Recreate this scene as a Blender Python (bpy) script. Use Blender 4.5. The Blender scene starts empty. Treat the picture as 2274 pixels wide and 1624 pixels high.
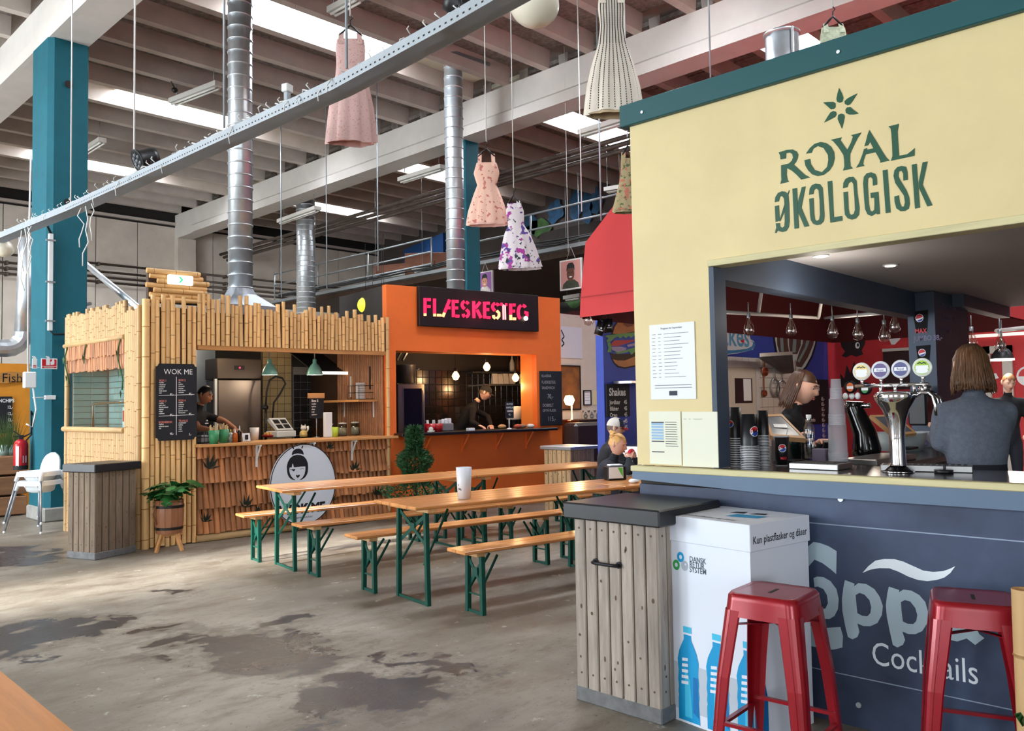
import bpy, bmesh, math, random
from mathutils import Vector, Matrix
random.seed(7)
SC = bpy.context.scene
C = SC.collection
PI = math.pi
rad = math.radians

# ---------------------------------------------------------------- camera
FPX, CX, CY, EYE = 1850.0, 1137.0, 812.0, 1.57
_y, _p, _r = rad(45.6), rad(2.6), rad(-0.95)
_f = Vector((math.sin(_y)*math.cos(_p), math.cos(_y)*math.cos(_p), math.sin(_p)))
_rt = Vector((math.cos(_y), -math.sin(_y), 0))
_up = _rt.cross(_f)
RT = math.cos(_r)*_rt + math.sin(_r)*_up
UP = -math.sin(_r)*_rt + math.cos(_r)*_up
FW = _f
CAM = Vector((0, 0, EYE))
cd = bpy.data.cameras.new('camera'); cam = bpy.data.objects.new('camera', cd); C.objects.link(cam)
cam.matrix_world = Matrix(((RT.x, UP.x, -FW.x, 0), (RT.y, UP.y, -FW.y, 0), (RT.z, UP.z, -FW.z, EYE), (0, 0, 0, 1)))
cd.sensor_width = 36; cd.lens = FPX/2274*36; cd.clip_start = .05; cd.clip_end = 200
SC.camera = cam

# ---------------------------------------------------------------- world, light, exposure
w = bpy.data.worlds.new('sky'); SC.world = w; w.use_nodes = True
w.node_tree.nodes['Background'].inputs[0].default_value = (.80, .90, 1, 1)
w.node_tree.nodes['Background'].inputs[1].default_value = 1.0
SC.view_settings.view_transform = 'Standard'; SC.view_settings.look = 'None'
SC.view_settings.gamma = 1; SC.view_settings.use_curve_mapping = False
SC.view_settings.exposure = 0.48
SC.cycles.max_bounces = 8; SC.cycles.diffuse_bounces = 4; SC.cycles.glossy_bounces = 4
SC.cycles.transparent_max_bounces = 8; SC.cycles.transmission_bounces = 6
SC.cycles.caustics_reflective = False; SC.cycles.caustics_refractive = False
SC.cycles.sample_clamp_indirect = 6

def area(name, loc, aim, sx, sy, power, col=(1, 1, 1)):
    d = bpy.data.lights.new(name, 'AREA'); d.shape = 'RECTANGLE'; d.size = sx; d.size_y = sy
    d.energy = power; d.color = col
    o = bpy.data.objects.new(name, d); C.objects.link(o); o.location = loc
    o.rotation_euler = Vector(aim).to_track_quat('-Z', 'Y').to_euler()
    return o
# daylight through the glazed gates of the west and south walls
GATES_W = [(-3.5, 3.6), (2.5, 3.6), (9.0, 4.6), (15.5, 4.6)]
for gy, gw in GATES_W:
    area('gate_daylight', (-8.85, gy, 3.1), (1, 0, 0), gw, 5.6, {-3.5: 130, 2.5: 150, 9.0: 520, 15.5: 1300}[gy], (.86, .94, 1))
area('gate_daylight', (-3.5, -8.85, 2.3), (0, 1, 0), 4.2, 4.0, 300, (.86, .94, 1))

sd_ = bpy.data.lights.new('low_sun', 'SUN'); sd_.energy = 11.0; sd_.angle = rad(3.5); sd_.color = (1, .96, .88)
so_ = bpy.data.objects.new('low_sun', sd_); C.objects.link(so_); so_.rotation_euler = Vector((math.cos(rad(22)), 0, -math.sin(rad(22)))).to_track_quat('-Z', 'Y').to_euler()
SUN_SLOT = (8.0, 1.25)     # unseen slot shaped to lay a sun strip on the floor: middle and width
SKY_E = 34.0      # brightness of the milky roof lights

def lamp(name, loc, power, col=(1, .62, .3), r=.03):
    d = bpy.data.lights.new(name, 'POINT'); d.energy = power; d.color = col; d.shadow_soft_size = r
    o = bpy.data.objects.new(name, d); C.objects.link(o); o.location = loc
    return o

# ---------------------------------------------------------------- from the photograph's pixels to the planes things stand on
def ray(x, y):
    return RT*((x-CX)/FPX) - UP*((y-CY)/FPX) + FW
def G(x, y, z=0):
    r = ray(x, y); return CAM + r*((z-EYE)/r.z)
def D(x, y, d):
    return CAM + ray(x, y)*d
def dep(p):
    return (Vector(p)-CAM).dot(FW)
class Fr:
    """a vertical working plane: origin, x along it, y into it"""
    def __init__(s, x, y, ang):
        s.o = Vector((x, y, 0)); s.a = rad(ang)
        s.x = Vector((math.cos(s.a), math.sin(s.a), 0)); s.y = Vector((-s.x.y, s.x.x, 0))
    def l(s, p):
        d = Vector(p)-s.o; return Vector((d.dot(s.x), d.dot(s.y), d.z))
    def w(s, x, y, z=0):
        return s.o+s.x*x+s.y*y+Vector((0, 0, z))
    def at(s, px, py, off=0):
        r = ray(px, py); t = (s.o+s.y*off-CAM).dot(s.y)/r.dot(s.y); return s.l(CAM+r*t)

# ---------------------------------------------------------------- materials
def lin(c):
    def f(u):
        u /= 255.; return u/12.92 if u <= .04045 else ((u+.055)/1.055)**2.4
    return tuple(f(x) for x in c)+(1,)
MATS = {}
def mat(name, col, rough=.5, metal=0, var=.0, scale=5, stretch=None, bump=0, bscale=40, rand=0, emit=0, trans=0, coat=0, ior=1.45, col2=None, alpha=1, sheen=0):
    if name in MATS: return MATS[name]
    m = bpy.data.materials.new(name); m.use_nodes = True; MATS[name] = m
    nt = m.node_tree; N = nt.nodes; L = nt.links; b = N['Principled BSDF']
    c = lin(col)
    b.inputs['Base Color'].default_value = c; b.inputs['Roughness'].default_value = rough
    b.inputs['Metallic'].default_value = metal; b.inputs['IOR'].default_value = ior
    if trans: b.inputs['Transmission Weight'].default_value = trans
    if coat: b.inputs['Coat Weight'].default_value = coat; b.inputs['Coat Roughness'].default_value = .15
    if alpha < 1: b.inputs['Alpha'].default_value = alpha
    if emit:
        b.inputs['Emission Color'].default_value = c; b.inputs['Emission Strength'].default_value = emit
    out = None
    if var or bump or rand:
        tc = N.new('ShaderNodeTexCoord'); mp = N.new('ShaderNodeMapping'); L.new(tc.outputs['Object'], mp.inputs[0])
        if stretch: mp.inputs['Scale'].default_value = stretch
        oi = N.new('ShaderNodeObjectInfo')
        cb = N.new('ShaderNodeVectorMath'); cb.operation = 'SCALE'; cb.inputs[3].default_value = 37
        vm = N.new('ShaderNodeVectorMath'); vm.operation = 'ADD'
        cx = N.new('ShaderNodeCombineXYZ'); L.new(oi.outputs['Random'], cx.inputs[0]); L.new(oi.outputs['Random'], cx.inputs[2])
        L.new(cx.outputs[0], cb.inputs[0]); L.new(mp.outputs[0], vm.inputs[0]); L.new(cb.outputs[0], vm.inputs[1])
    if var or rand:
        nz = N.new('ShaderNodeTexNoise'); nz.inputs['Scale'].default_value = scale; nz.inputs['Detail'].default_value = 6; nz.inputs['Roughness'].default_value = .6
        L.new(vm.outputs[0], nz.inputs[0])
        rp = N.new('ShaderNodeValToRGB')
        c2 = lin(col2) if col2 else tuple(x*(1-var) for x in c[:3])+(1,)
        c1 = c if col2 else tuple(min(1, x*(1+var*.6)) for x in c[:3])+(1,)
        rp.color_ramp.elements[0].position = .32; rp.color_ramp.elements[0].color = c2
        rp.color_ramp.elements[1].position = .68; rp.color_ramp.elements[1].color = c1
        L.new(nz.outputs[0], rp.inputs[0]); out = rp.outputs[0]
        if rand:
            mr = N.new('ShaderNodeMapRange'); mr.inputs[3].default_value = 1-rand; mr.inputs[4].default_value = 1+rand*.5
            L.new(oi.outputs['Random'], mr.inputs[0])
            mx = N.new('ShaderNodeVectorMath'); mx.operation = 'SCALE'; L.new(out, mx.inputs[0]); L.new(mr.outputs[0], mx.inputs[3]); out = mx.outputs[0]
        L.new(out, b.inputs['Base Color'])
    if bump:
        n2 = N.new('ShaderNodeTexNoise'); n2.inputs['Scale'].default_value = bscale; n2.inputs['Detail'].default_value = 4
        L.new(vm.outputs[0], n2.inputs[0])
        bp = N.new('ShaderNodeBump'); bp.inputs['Strength'].default_value = bump; bp.inputs['Distance'].default_value = .02
        L.new(n2.outputs[0], bp.inputs['Height']); L.new(bp.outputs[0], b.inputs['Normal'])
    return m
def emat(name, col, s):
    if name in MATS: return MATS[name]
    m = bpy.data.materials.new(name); m.use_nodes = True; MATS[name] = m
    b = m.node_tree.nodes['Principled BSDF']; c = lin(col)
    b.inputs['Base Color'].default_value = c; b.inputs['Roughness'].default_value = .4
    b.inputs['Emission Color'].default_value = c; b.inputs['Emission Strength'].default_value = s
    return m
def glassmat(name, col=(235, 245, 245), mix=.12, rough=.03):
    """thin clear pane: mostly lets light through, reflects a little"""
    if name in MATS: return MATS[name]
    m = bpy.data.materials.new(name); m.use_nodes = True; MATS[name] = m
    N = m.node_tree.nodes; L = m.node_tree.links; N.clear()
    o = N.new('ShaderNodeOutputMaterial'); t = N.new('ShaderNodeBsdfTransparent'); g = N.new('ShaderNodeBsdfGlossy'); x = N.new('ShaderNodeMixShader')
    t.inputs[0].default_value = lin(col); g.inputs[0].default_value = (1, 1, 1, 1); g.inputs[1].default_value = rough; x.inputs[0].default_value = mix
    L.new(t.outputs[0], x.inputs[1]); L.new(g.outputs[0], x.inputs[2]); L.new(x.outputs[0], o.inputs[0])
    return m

# ---------------------------------------------------------------- objects
def tag(o, label=None, cat=None, group=None, kind=None):
    if label: o['label'] = label
    if cat: o['category'] = cat
    if group: o['group'] = group
    if kind: o['kind'] = kind
    return o
def thing(name, label, cat, loc=(0, 0, 0), rz=0, group=None):
    o = bpy.data.objects.new(name, None); o.empty_display_size = .1; C.objects.link(o)
    o.location = loc; o.rotation_euler = (0, 0, rz)
    return tag(o, label, cat, group)
def copy_tree(o, parent=None):
    c = o.copy(); C.objects.link(c)
    if parent is not None: c.parent = parent
    for ch in list(o.children): copy_tree(ch, c)
    return c
def put(me, name, parent=None, loc=(0, 0, 0), rot=(0, 0, 0), scale=(1, 1, 1)):
    o = bpy.data.objects.new(name, me); C.objects.link(o)
    if parent is not None: o.parent = parent
    o.location = loc; o.rotation_euler = rot; o.scale = scale
    return o

class MB:
    def __init__(s): s.v = []; s.f = []; s.m = []; s.sm = []; s.mi = 0; s.T = None
    def add(s, vs, fs, smooth=False):
        n = len(s.v)
        if s.T is not None: vs = [s.T @ Vector(v) for v in vs]
        s.v += [tuple(v) for v in vs]
        for f in fs:
            s.f.append(tuple(i+n for i in f)); s.m.append(s.mi); s.sm.append(smooth)
        return s
    def box(s, x0, x1, y0, y1, z0, z1):
        v = [(x0, y0, z0), (x1, y0, z0), (x1, y1, z0), (x0, y1, z0), (x0, y0, z1), (x1, y0, z1), (x1, y1, z1), (x0, y1, z1)]
        return s.add(v, [(3, 2, 1, 0), (4, 5, 6, 7), (0, 1, 5, 4), (1, 2, 6, 5), (2, 3, 7, 6), (3, 0, 4, 7)])
    def cbox(s, x0, x1, y0, y1, z0, z1, c=.01):
        """box with chamfered edges all round"""
        X = (x0, x1); Y = (y0, y1); Z = (z0, z1); sg = (1, -1); v = []; idx = {}
        for i in (0, 1):
            for j in (0, 1):
                for k in (0, 1):
                    x, y, z = X[i], Y[j], Z[k]
                    for a in range(3):
                        p = [x+sg[i]*c, y+sg[j]*c, z+sg[k]*c]; p[a] = (x, y, z)[a]
                        idx[i, j, k, a] = len(v); v.append(p)
        f = []
        for a in range(3):
            b, d = (a+1) % 3, (a+2) % 3
            for e in (0, 1):
                q = []
                for (m, n) in ((0, 0), (1, 0), (1, 1), (0, 1)):
                    t = [0, 0, 0]; t[a] = e; t[b] = m; t[d] = n; q.append(idx[t[0], t[1], t[2], a])
                f.append(q if e else q[::-1])
            for m in (0, 1):
                for n in (0, 1):
                    t0 = [0, 0, 0]; t1 = [0, 0, 0]; t0[a] = 0; t1[a] = 1; t0[b] = t1[b] = m; t0[d] = t1[d] = n
                    q = [idx[(*t0, b)], idx[(*t1, b)], idx[(*t1, d)], idx[(*t0, d)]]
                    f.append(q if (m == n) ^ True else q[::-1])
        for i in (0, 1):
            for j in (0, 1):
                for k in (0, 1):
                    q = [idx[i, j, k, 0], idx[i, j, k, 1], idx[i, j, k, 2]]
                    f.append(q if (i+j+k) % 2 else q[::-1])
        return s.add(v, f)
    def bar(s, p, q, w, h, up=(0, 0, 1)):
        p = Vector(p); q = Vector(q); d = (q-p).normalized(); u = Vector(up)
        if abs(d.dot(u)) > .98: u = Vector((0, 1, 0)) if abs(d.y) < .9 else Vector((1, 0, 0))
        a = d.cross(u).normalized()*w/2; b = a.cross(d).normalized()*h/2
        v = [p-a-b, p+a-b, p+a+b, p-a+b, q-a-b, q+a-b, q+a+b, q-a+b]
        return s.add(v, [(0, 1, 2, 3), (7, 6, 5, 4), (4, 5, 1, 0), (5, 6, 2, 1), (6, 7, 3, 2), (7, 4, 0, 3)])
    def tube(s, pts, r, n=8, caps=True, smooth=True):
        pts = [Vector(p) for p in pts]; k = len(pts); rs = r if isinstance(r, (list, tuple)) else [r]*k
        v = []; u = None
        for i, p in enumerate(pts):
            t = (pts[min(i+1, k-1)]-pts[max(i-1, 0)]).normalized()
            if u is None:
                u = Vector((0, 0, 1)) if abs(t.z) < .9 else Vector((1, 0, 0))
            a = (u-t*u.dot(t))
            if a.length < 1e-5: a = t.orthogonal()
            a.normalize(); u = a; b = t.cross(a)
            for j in range(n):
                th = 2*PI*j/n; v.append(p+(a*math.cos(th)+b*math.sin(th))*rs[i])
        f = [(i*n+j, i*n+(j+1) % n, (i+1)*n+(j+1) % n, (i+1)*n+j) for i in range(k-1) for j in range(n)]
        s.add(v, f, smooth)
        if caps:
            s.add([], []); base = len(s.v)-len(v)
            for f2 in (tuple(base+j for j in range(n-1, -1, -1)), tuple(base+(k-1)*n+j for j in range(n))):
                s.f.append(f2); s.m.append(s.mi); s.sm.append(False)
        return s
    def cyl(s, p, q, r, r2=None, n=12, smooth=True): return s.tube([p, q], [r, r if r2 is None else r2], n, True, smooth)
    def lathe(s, prof, c=(0, 0, 0), n=20, mtx=None, smooth=True, a0=0, a1=2*PI):
        full = abs(a1-a0-2*PI) < 1e-6; v = []; m = n if full else n+1
        for (r, z) in prof:
            for j in range(m):
                t = a0+(a1-a0)*j/n; p = Vector((r*math.cos(t), r*math.sin(t), z))
                if mtx is not None: p = mtx @ p
                v.append(p+Vector(c))
        f = []
        for i in range(len(prof)-1):
            for j in range(n):
                k = (j+1) % m if full else j+1
                f.append((i*m+j, i*m+k, (i+1)*m+k, (i+1)*m+j))
        return s.add(v, f, smooth)
    def ball(s, c, r, n=12, k=8, mtx=None):
        rr = r if isinstance(r, (tuple, list)) else (r, r, r); v = []; c = Vector(c)
        for i in range(k+1):
            ph = PI*i/k
            for j in range(n):
                t = 2*PI*j/n; p = Vector((rr[0]*math.sin(ph)*math.cos(t), rr[1]*math.sin(ph)*math.sin(t), -rr[2]*math.cos(ph)))
                if mtx is not None: p = mtx @ p
                v.append(c+p)
        f = [(i*n+j, i*n+(j+1) % n, (i+1)*n+(j+1) % n, (i+1)*n+j) for i in range(k) for j in range(n)]
        return s.add(v, f, True)
    def prism(s, poly, fn, t0, t1):
        """2-D polygon extruded: fn(a, b, t) -> point"""
        n = len(poly); v = [fn(a, b, t0) for a, b in poly]+[fn(a, b, t1) for a, b in poly]
        return s.add(v, [tuple(range(n)), tuple(range(2*n-1, n-1, -1))]+[(i, i+n, (i+1) % n+n, (i+1) % n) for i in range(n)])
    def sheet(s, poly, fn, t=0):
        return s.add([fn(a, b, t) for a, b in poly], [tuple(range(len(poly)))])
    def ring(s, outer, inner, fn, t=0):
        n = len(outer); v = [fn(a, b, t) for a, b in outer]+[fn(a, b, t) for a, b in inner]
        return s.add(v, [(i, (i+1) % n, (i+1) % n+n, i+n) for i in range(n)])
    def grid(s, fn, nu, nv, smooth=True, closed=False):
        v = [fn(i/nu, j/nv) for i in range(nu+1) for j in range(nv+1)]
        f = [(i*(nv+1)+j, (i+1)*(nv+1)+j, (i+1)*(nv+1)+j+1, i*(nv+1)+j+1) for i in range(nu) for j in range(nv)]
        return s.add(v, f, smooth)
    def text(s, txt, fn, h, x=0, y=0, sx=1, bold=0, align='LEFT', t=0):
        """lettering as flat faces: fn(a, b, t) -> point, cap height h"""
        v, f = glyphs(txt, bold, align); k = h/.729
        return s.add([fn(x+a*k*sx, y+b*k, t) for a, b in v], f)
    def mesh(s, name, mats):
        me = bpy.data.meshes.new(name); me.from_pydata(s.v, [], s.f)
        for m in (mats if isinstance(mats, (list, tuple)) else [mats]): me.materials.append(m)
        me.polygons.foreach_set('material_index', s.m); me.polygons.foreach_set('use_smooth', s.sm)
        me.validate(); me.update(); return me
    def build(s, name, mats, parent=None, loc=(0, 0, 0), rot=(0, 0, 0)):
        bm = bmesh.new(); me = s.mesh(name, mats); bm.from_mesh(me); bmesh.ops.recalc_face_normals(bm, faces=bm.faces[:]); bm.to_mesh(me); bm.free()
        return put(me, name, parent, loc, rot)
_gl = {}
def glyphs(txt, bold, align):
    k = (txt, bold, align)
    if k in _gl: return _gl[k]
    cu = bpy.data.curves.new('t', 'FONT'); cu.body = txt; cu.size = 1; cu.offset = bold; cu.align_x = align; cu.resolution_u = 3
    o = bpy.data.objects.new('t', cu); C.objects.link(o); dg = bpy.context.evaluated_depsgraph_get()
    me = bpy.data.meshes.new_from_object(o.evaluated_get(dg))
    r = ([(v.co.x, v.co.y) for v in me.vertices], [tuple(p.vertices) for p in me.polygons])
    bpy.data.objects.remove(o); bpy.data.curves.remove(cu); bpy.data.meshes.remove(me)
    _gl[k] = r; return r
def XZ(y=0): return lambda a, b, t: (a, y+t, b)          # picture plane seen from -y
def ell(cx, cy, rx, ry, n=32, a0=0, a1=2*PI):
    return [(cx+rx*math.cos(a0+(a1-a0)*i/n), cy+ry*math.sin(a0+(a1-a0)*i/n)) for i in range(n if abs(a1-a0-2*PI) < 1e-6 else n+1)]
def stroke(pts, w):
    """2-D polyline as a ribbon polygon"""
    L = []; R = []; n = len(pts)
    for i, (x, y) in enumerate(pts):
        x0, y0 = pts[max(i-1, 0)]; x1, y1 = pts[min(i+1, n-1)]; dx, dy = x1-x0, y1-y0; d = math.hypot(dx, dy) or 1
        ww = w[i] if isinstance(w, (list, tuple)) else w
        L.append((x-dy/d*ww/2, y+dx/d*ww/2)); R.append((x+dy/d*ww/2, y-dx/d*ww/2))
    return L+R[::-1]
def rnd(a, b): return random.uniform(a, b)
# ================================================================ the hall
concrete_wall = mat('wall_concrete', (206, 196, 184), .85, var=.14, scale=1.2, bump=.1, bscale=30)
paint_white = mat('white_paint', (205, 200, 194), .6, var=.08, scale=2, bump=.05)
rib_paint = mat('rib_paint', (194, 183, 174), .8, var=.12, scale=2.5, rand=.06)
deck_wool = mat('wood_wool', (140, 129, 121), .95, var=.4, scale=14, bump=.5, bscale=60, rand=.08)
beam_paint = mat('beam_paint', (208, 202, 195), .7, var=.08, scale=1.5)
dark_gap = mat('dark_gap', (40, 36, 34), .9)
teal = mat('teal_paint', (0, 88, 102), .75, var=.12, scale=3, bump=.08, bscale=20)
steel = mat('galvanised_steel', (206, 212, 216), .36, .82, var=.12, scale=6)
steel_dark = mat('dark_steel', (60, 60, 62), .5, .6)
grey_metal = mat('grey_metal', (150, 154, 156), .45, .7)
white_plastic = mat('white_plastic', (228, 230, 230), .4)
black_plastic = mat('black_plastic', (22, 22, 25), .4)
black_rubber = mat('black_rubber', (18, 18, 18), .7)

def floor_material():
    m = bpy.data.materials.new('wet_concrete'); m.use_nodes = True
    N = m.node_tree.nodes; L = m.node_tree.links; b = N['Principled BSDF']
    geo = N.new('ShaderNodeNewGeometry')
    def noise(scale, det=5, rough=.6, stretch=None):
        n = N.new('ShaderNodeTexNoise'); n.inputs['Scale'].default_value = scale; n.inputs['Detail'].default_value = det; n.inputs['Roughness'].default_value = rough
        if stretch:
            mp = N.new('ShaderNodeMapping'); mp.inputs['Scale'].default_value = stretch; L.new(geo.outputs['Position'], mp.inputs[0]); L.new(mp.outputs[0], n.inputs[0])
        else: L.new(geo.outputs['Position'], n.inputs[0])
        return n.outputs[0]
    def math_(op, a, b_=None, c=None):
        n = N.new('ShaderNodeMath'); n.operation = op
        for i, x in enumerate((a, b_, c)):
            if x is None: continue
            if isinstance(x, (int, float)): n.inputs[i].default_value = x
            else: L.new(x, n.inputs[i])
        return n.outputs[0]
    def mix(f, a, c):
        n = N.new('ShaderNodeMix'); n.data_type = 'RGBA'
        L.new(f, n.inputs[0])
        for i, x in ((6, a), (7, c)):
            if isinstance(x, tuple): n.inputs[i].default_value = x
            else: L.new(x, n.inputs[i])
        return n.outputs[2]
    def ramp(x, lo, hi):
        n = N.new('ShaderNodeMapRange'); n.interpolation_type = 'SMOOTHSTEP'; n.inputs[1].default_value = lo; n.inputs[2].default_value = hi; L.new(x, n.inputs[0]); return n.outputs[0]
    base = mix(ramp(noise(.55, 6), .35, .65), lin((112, 103, 90)), lin((152, 144, 131)))
    base = mix(ramp(noise(2.2, 8, .7, (1, 2.2, 1)), .42, .72), base, lin((106, 94, 79)))
    base = mix(ramp(noise(28, 4, .7), .58, .74), base, lin((70, 62, 53)))
    base = mix(ramp(noise(6, 6, .7), .62, .68), base, lin((176, 169, 156)))
    # damp patches left by spilled water: each an ellipse on the slab with a ragged edge
    rag = math_('ADD', math_('MULTIPLY', noise(2.2, 8, .72, (.6, 1.4, 1)), 2.6), math_('MULTIPLY', noise(9, 5, .65), 1.2))
    def wnoise(scale, amt, prev):
        n = N.new('ShaderNodeTexNoise'); n.inputs['Scale'].default_value = scale; n.inputs['Detail'].default_value = 6; n.inputs['Roughness'].default_value = .65; L.new(geo.outputs['Position'], n.inputs[0])
        a = N.new('ShaderNodeVectorMath'); a.operation = 'SUBTRACT'; L.new(n.outputs['Color'], a.inputs[0]); a.inputs[1].default_value = (.5, .5, .5)
        m2 = N.new('ShaderNodeVectorMath'); m2.operation = 'MULTIPLY'; L.new(a.outputs[0], m2.inputs[0]); m2.inputs[1].default_value = (amt, amt, 0)
        d = N.new('ShaderNodeVectorMath'); d.operation = 'ADD'; L.new(prev, d.inputs[0]); L.new(m2.outputs[0], d.inputs[1]); return d.outputs[0]
    wpos = wnoise(5.5, .45, wnoise(1.3, 1.7, geo.outputs['Position']))
    total = None
    for c, a, e in (((120, 1408), (300, 1380), (120, 1450)), ((90, 1462), (112, 1452), (95, 1476)), ((560, 1440), (860, 1500), (500, 1490)), ((820, 1520), (1015, 1535), (820, 1575)),
                    ((40, 1232), (170, 1240), (40, 1262)), ((640, 1390), (700, 1398), (640, 1402)), ((390, 1312), (450, 1308), (390, 1322)), ((1000, 1180), (1110, 1170), (1000, 1200)), ((940, 1470), (1040, 1500), (940, 1490)), ((700, 1560), (860, 1585), (690, 1590))):
        pc, pa, pe = G(*c), G(*a), G(*e); va, ve = pa-pc, pe-pc
        sub = N.new('ShaderNodeVectorMath'); sub.operation = 'SUBTRACT'; L.new(wpos, sub.inputs[0]); sub.inputs[1].default_value = pc
        def dot(v):
            n = N.new('ShaderNodeVectorMath'); n.operation = 'DOT_PRODUCT'; L.new(sub.outputs[0], n.inputs[0]); n.inputs[1].default_value = v; return n.outputs['Value']
        # solve for coordinates along the two half-axes
        det = va.x*ve.y-va.y*ve.x
        u = dot(Vector((ve.y/det, -ve.x/det, 0))); v = dot(Vector((-va.y/det, va.x/det, 0)))
        r = math_('SQRT', math_('ADD', math_('MULTIPLY', u, u), math_('MULTIPLY', v, v)))
        k = math_('SUBTRACT', 1.05, r)
        total = k if total is None else math_('MAXIMUM', total, k)
    wet = ramp(math_('SUBTRACT', math_('MULTIPLY', math_('ADD', total, .0), 1.5), math_('SUBTRACT', rag, 1.45)), .0, .05)
    wet = math_('MULTIPLY', wet, ramp(total, -.4, .0))
    damp = math_('MULTIPLY', ramp(math_('SUBTRACT', math_('MULTIPLY', total, 1.5), math_('SUBTRACT', rag, 1.85)), -.1, .2), .5)
    col = mix(damp, base, lin((88, 78, 65)))
    col = mix(wet, col, lin((58, 56, 58)))
    L.new(col, b.inputs['Base Color'])
    ro = N.new('ShaderNodeMapRange'); ro.inputs[3].default_value = .50; ro.inputs[4].default_value = .30; L.new(wet, ro.inputs[0])
    L.new(math_('ADD', ro.outputs[0], math_('MULTIPLY', math_('SUBTRACT', noise(1.4, 5), .5), .35)), b.inputs['Roughness'])
    bp = N.new('ShaderNodeBump'); bp.inputs['Strength'].default_value = .25; bp.inputs['Distance'].default_value = .01
    L.new(noise(18, 6, .7), bp.inputs['Height']); L.new(bp.outputs[0], b.inputs['Normal'])
    return m
m_ = MB(); m_.box(-9, 20, -9, 26.2, -.2, 0)
floor = tag(m_.build('floor', floor_material()), kind='structure')

# ---- ceiling: concrete ribs over the beams, wood-wool deck panels between them, milky roof lights every fifth gap
RIB0, RP = 12.2, 1.04
BAYS = [(-9, 3.9), (4.36, 11.37), (11.86, 19.3)]
ROOF = [(-2.6, 1.2), (6.3, 9.1), (13.9, 16.6)]
gaps = [g for g in range(-22, 14)]
m_ = MB()
for g in gaps:
    y0, y1 = RIB0+RP*g, RIB0+RP*(g+1)
    cuts = [-9]
    if g % 5 == 4:
        for a, b in (ROOF if g > -6 else ROOF[1:]): cuts += [a, b]
    cuts.append(20)
    for a, b in zip(cuts[::2], cuts[1::2]): m_.box(a, b, y0, y1, 8.2, 8.3)
ceiling = tag(m_.build('ceiling', rib_paint), kind='structure')
for bi, (x0, x1) in enumerate(BAYS):
    r = MB(); L_ = x1-x0
    r.add([(0, -.08, 7.75), (0, .08, 7.75), (0, .12, 8.2), (0, -.12, 8.2), (L_, -.08, 7.75), (L_, .08, 7.75), (L_, .12, 8.2), (L_, -.12, 8.2)],
          [(0, 1, 2, 3), (7, 6, 5, 4), (0, 4, 5, 1), (1, 5, 6, 2), (2, 6, 7, 3), (3, 7, 4, 0)])
    me = r.mesh('ceiling_rib', rib_paint)
    for k in range(-22, 15): put(me, 'ceiling_rib', ceiling, (x0, RIB0+RP*k, 0))
    n = 3 if bi else 1
    p = MB(); p.box(.015, L_/n-.015, .1, RP-.1, 0, .08); pm = p.mesh('deck_panel', deck_wool)
    for g in gaps:
        if bi == 0 and g < 2: continue
        for j in range(n):
            xa = x0+L_/n*j; xb = x0+L_/n*(j+1)
            if g % 5 == 4 and xb > ROOF[bi][0]+.05 and xa < ROOF[bi][1]-.05: continue
            put(pm, 'deck_panel', ceiling, (xa, RIB0+RP*g, 8.06+rnd(0, .03)))
dome = emat('milky_dome', (236, 244, 255), SKY_E)
curb_m = mat('curb_white', (225, 218, 196), .7)
wi = 0
for g in gaps:
    if g % 5 != 4: continue
    for (a, b) in (ROOF if g > -6 else ROOF[1:]):
        y0, y1 = RIB0+RP*g+.11, RIB0+RP*(g+1)-.11; wi += 1
        c = MB()
        for q in ((a-.06, a, y0, y1), (b, b+.06, y0, y1), (a-.06, b+.06, y0-.05, y0), (a-.06, b+.06, y1, y1+.05)): c.box(*q, 8.04, 8.16)
        o = tag(c.build('window_%d' % wi, curb_m), kind='structure')
        c = MB(); c.box(a-.06, b+.06, y0-.05, y1+.05, 8.15, 8.19); c.build('pane', dome, o)
        # a deck strip closes what is left of the gap
        bi = ROOF.index((a, b)); x0, x1 = BAYS[bi]; L_ = (x1-x0)/3
        lo = max([x0+L_*j for j in range(4) if x0+L_*j <= a+.05]); hi = min([x0+L_*j for j in range(4) if x0+L_*j >= b-.05])
        if bi:
            for (u, v) in ((lo, a-.07), (b+.07, hi)):
                if v-u > .1:
                    c = MB(); c.box(u+.015, v, y0, y1, 8.07, 8.15); c.build('deck_panel', curb_m, ceiling)
for i, x in enumerate((3.9, 11.37)):
    c = MB(); c.box(x, x+.46, -9, 26.1, 7.0, 7.75)
    o = tag(c.build('beam', beam_paint), kind='structure')
    c = MB(); c.add([(x, -8, 7.0), (x, 25, 7.0), (x-.07, 24.6, 7.0), (x-.07, -8, 7.0), (x, -8, 7.26), (x, 25, 7.26), (x-.07, 24.6, 7.2), (x-.07, -8, 7.2)],
                    [(0, 1, 2, 3), (4, 5, 6, 7), (0, 1, 5, 4), (1, 2, 6, 5), (2, 3, 7, 6), (3, 0, 4, 7)])
    c.build('beam_flange', beam_paint, o)
# ---- columns
def column(x0, x1, y0, y1, h):
    c = MB(); k = .07
    c.prism([(x0+k, y0), (x1-.02, y0), (x1, y0+.02), (x1, y1), (x0, y1), (x0, y0+k)], lambda a, b, t: (a, b, t), .2, h)
    o = tag(c.build('column', teal), kind='structure')
    c = MB(); c.cbox(x0-.03, x1+.03, y0-.03, y1+.03, 0, .2, .02); c.build('column_plinth', mat('plinth_grey', (150, 148, 142), .8, var=.2, scale=8), o)
    return o
col1 = column(3.82, 4.36, 13.0, 13.75, 7.0)
for z in (6.35, 4.6): c = MB(); c.cyl((4.08, 13.01, z), (4.08, 12.985, z), .055, n=14); c.build('bolt_hole', dark_gap, col1)
column(11.38, 11.84, 12.45, 12.95, 7.0)
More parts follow.
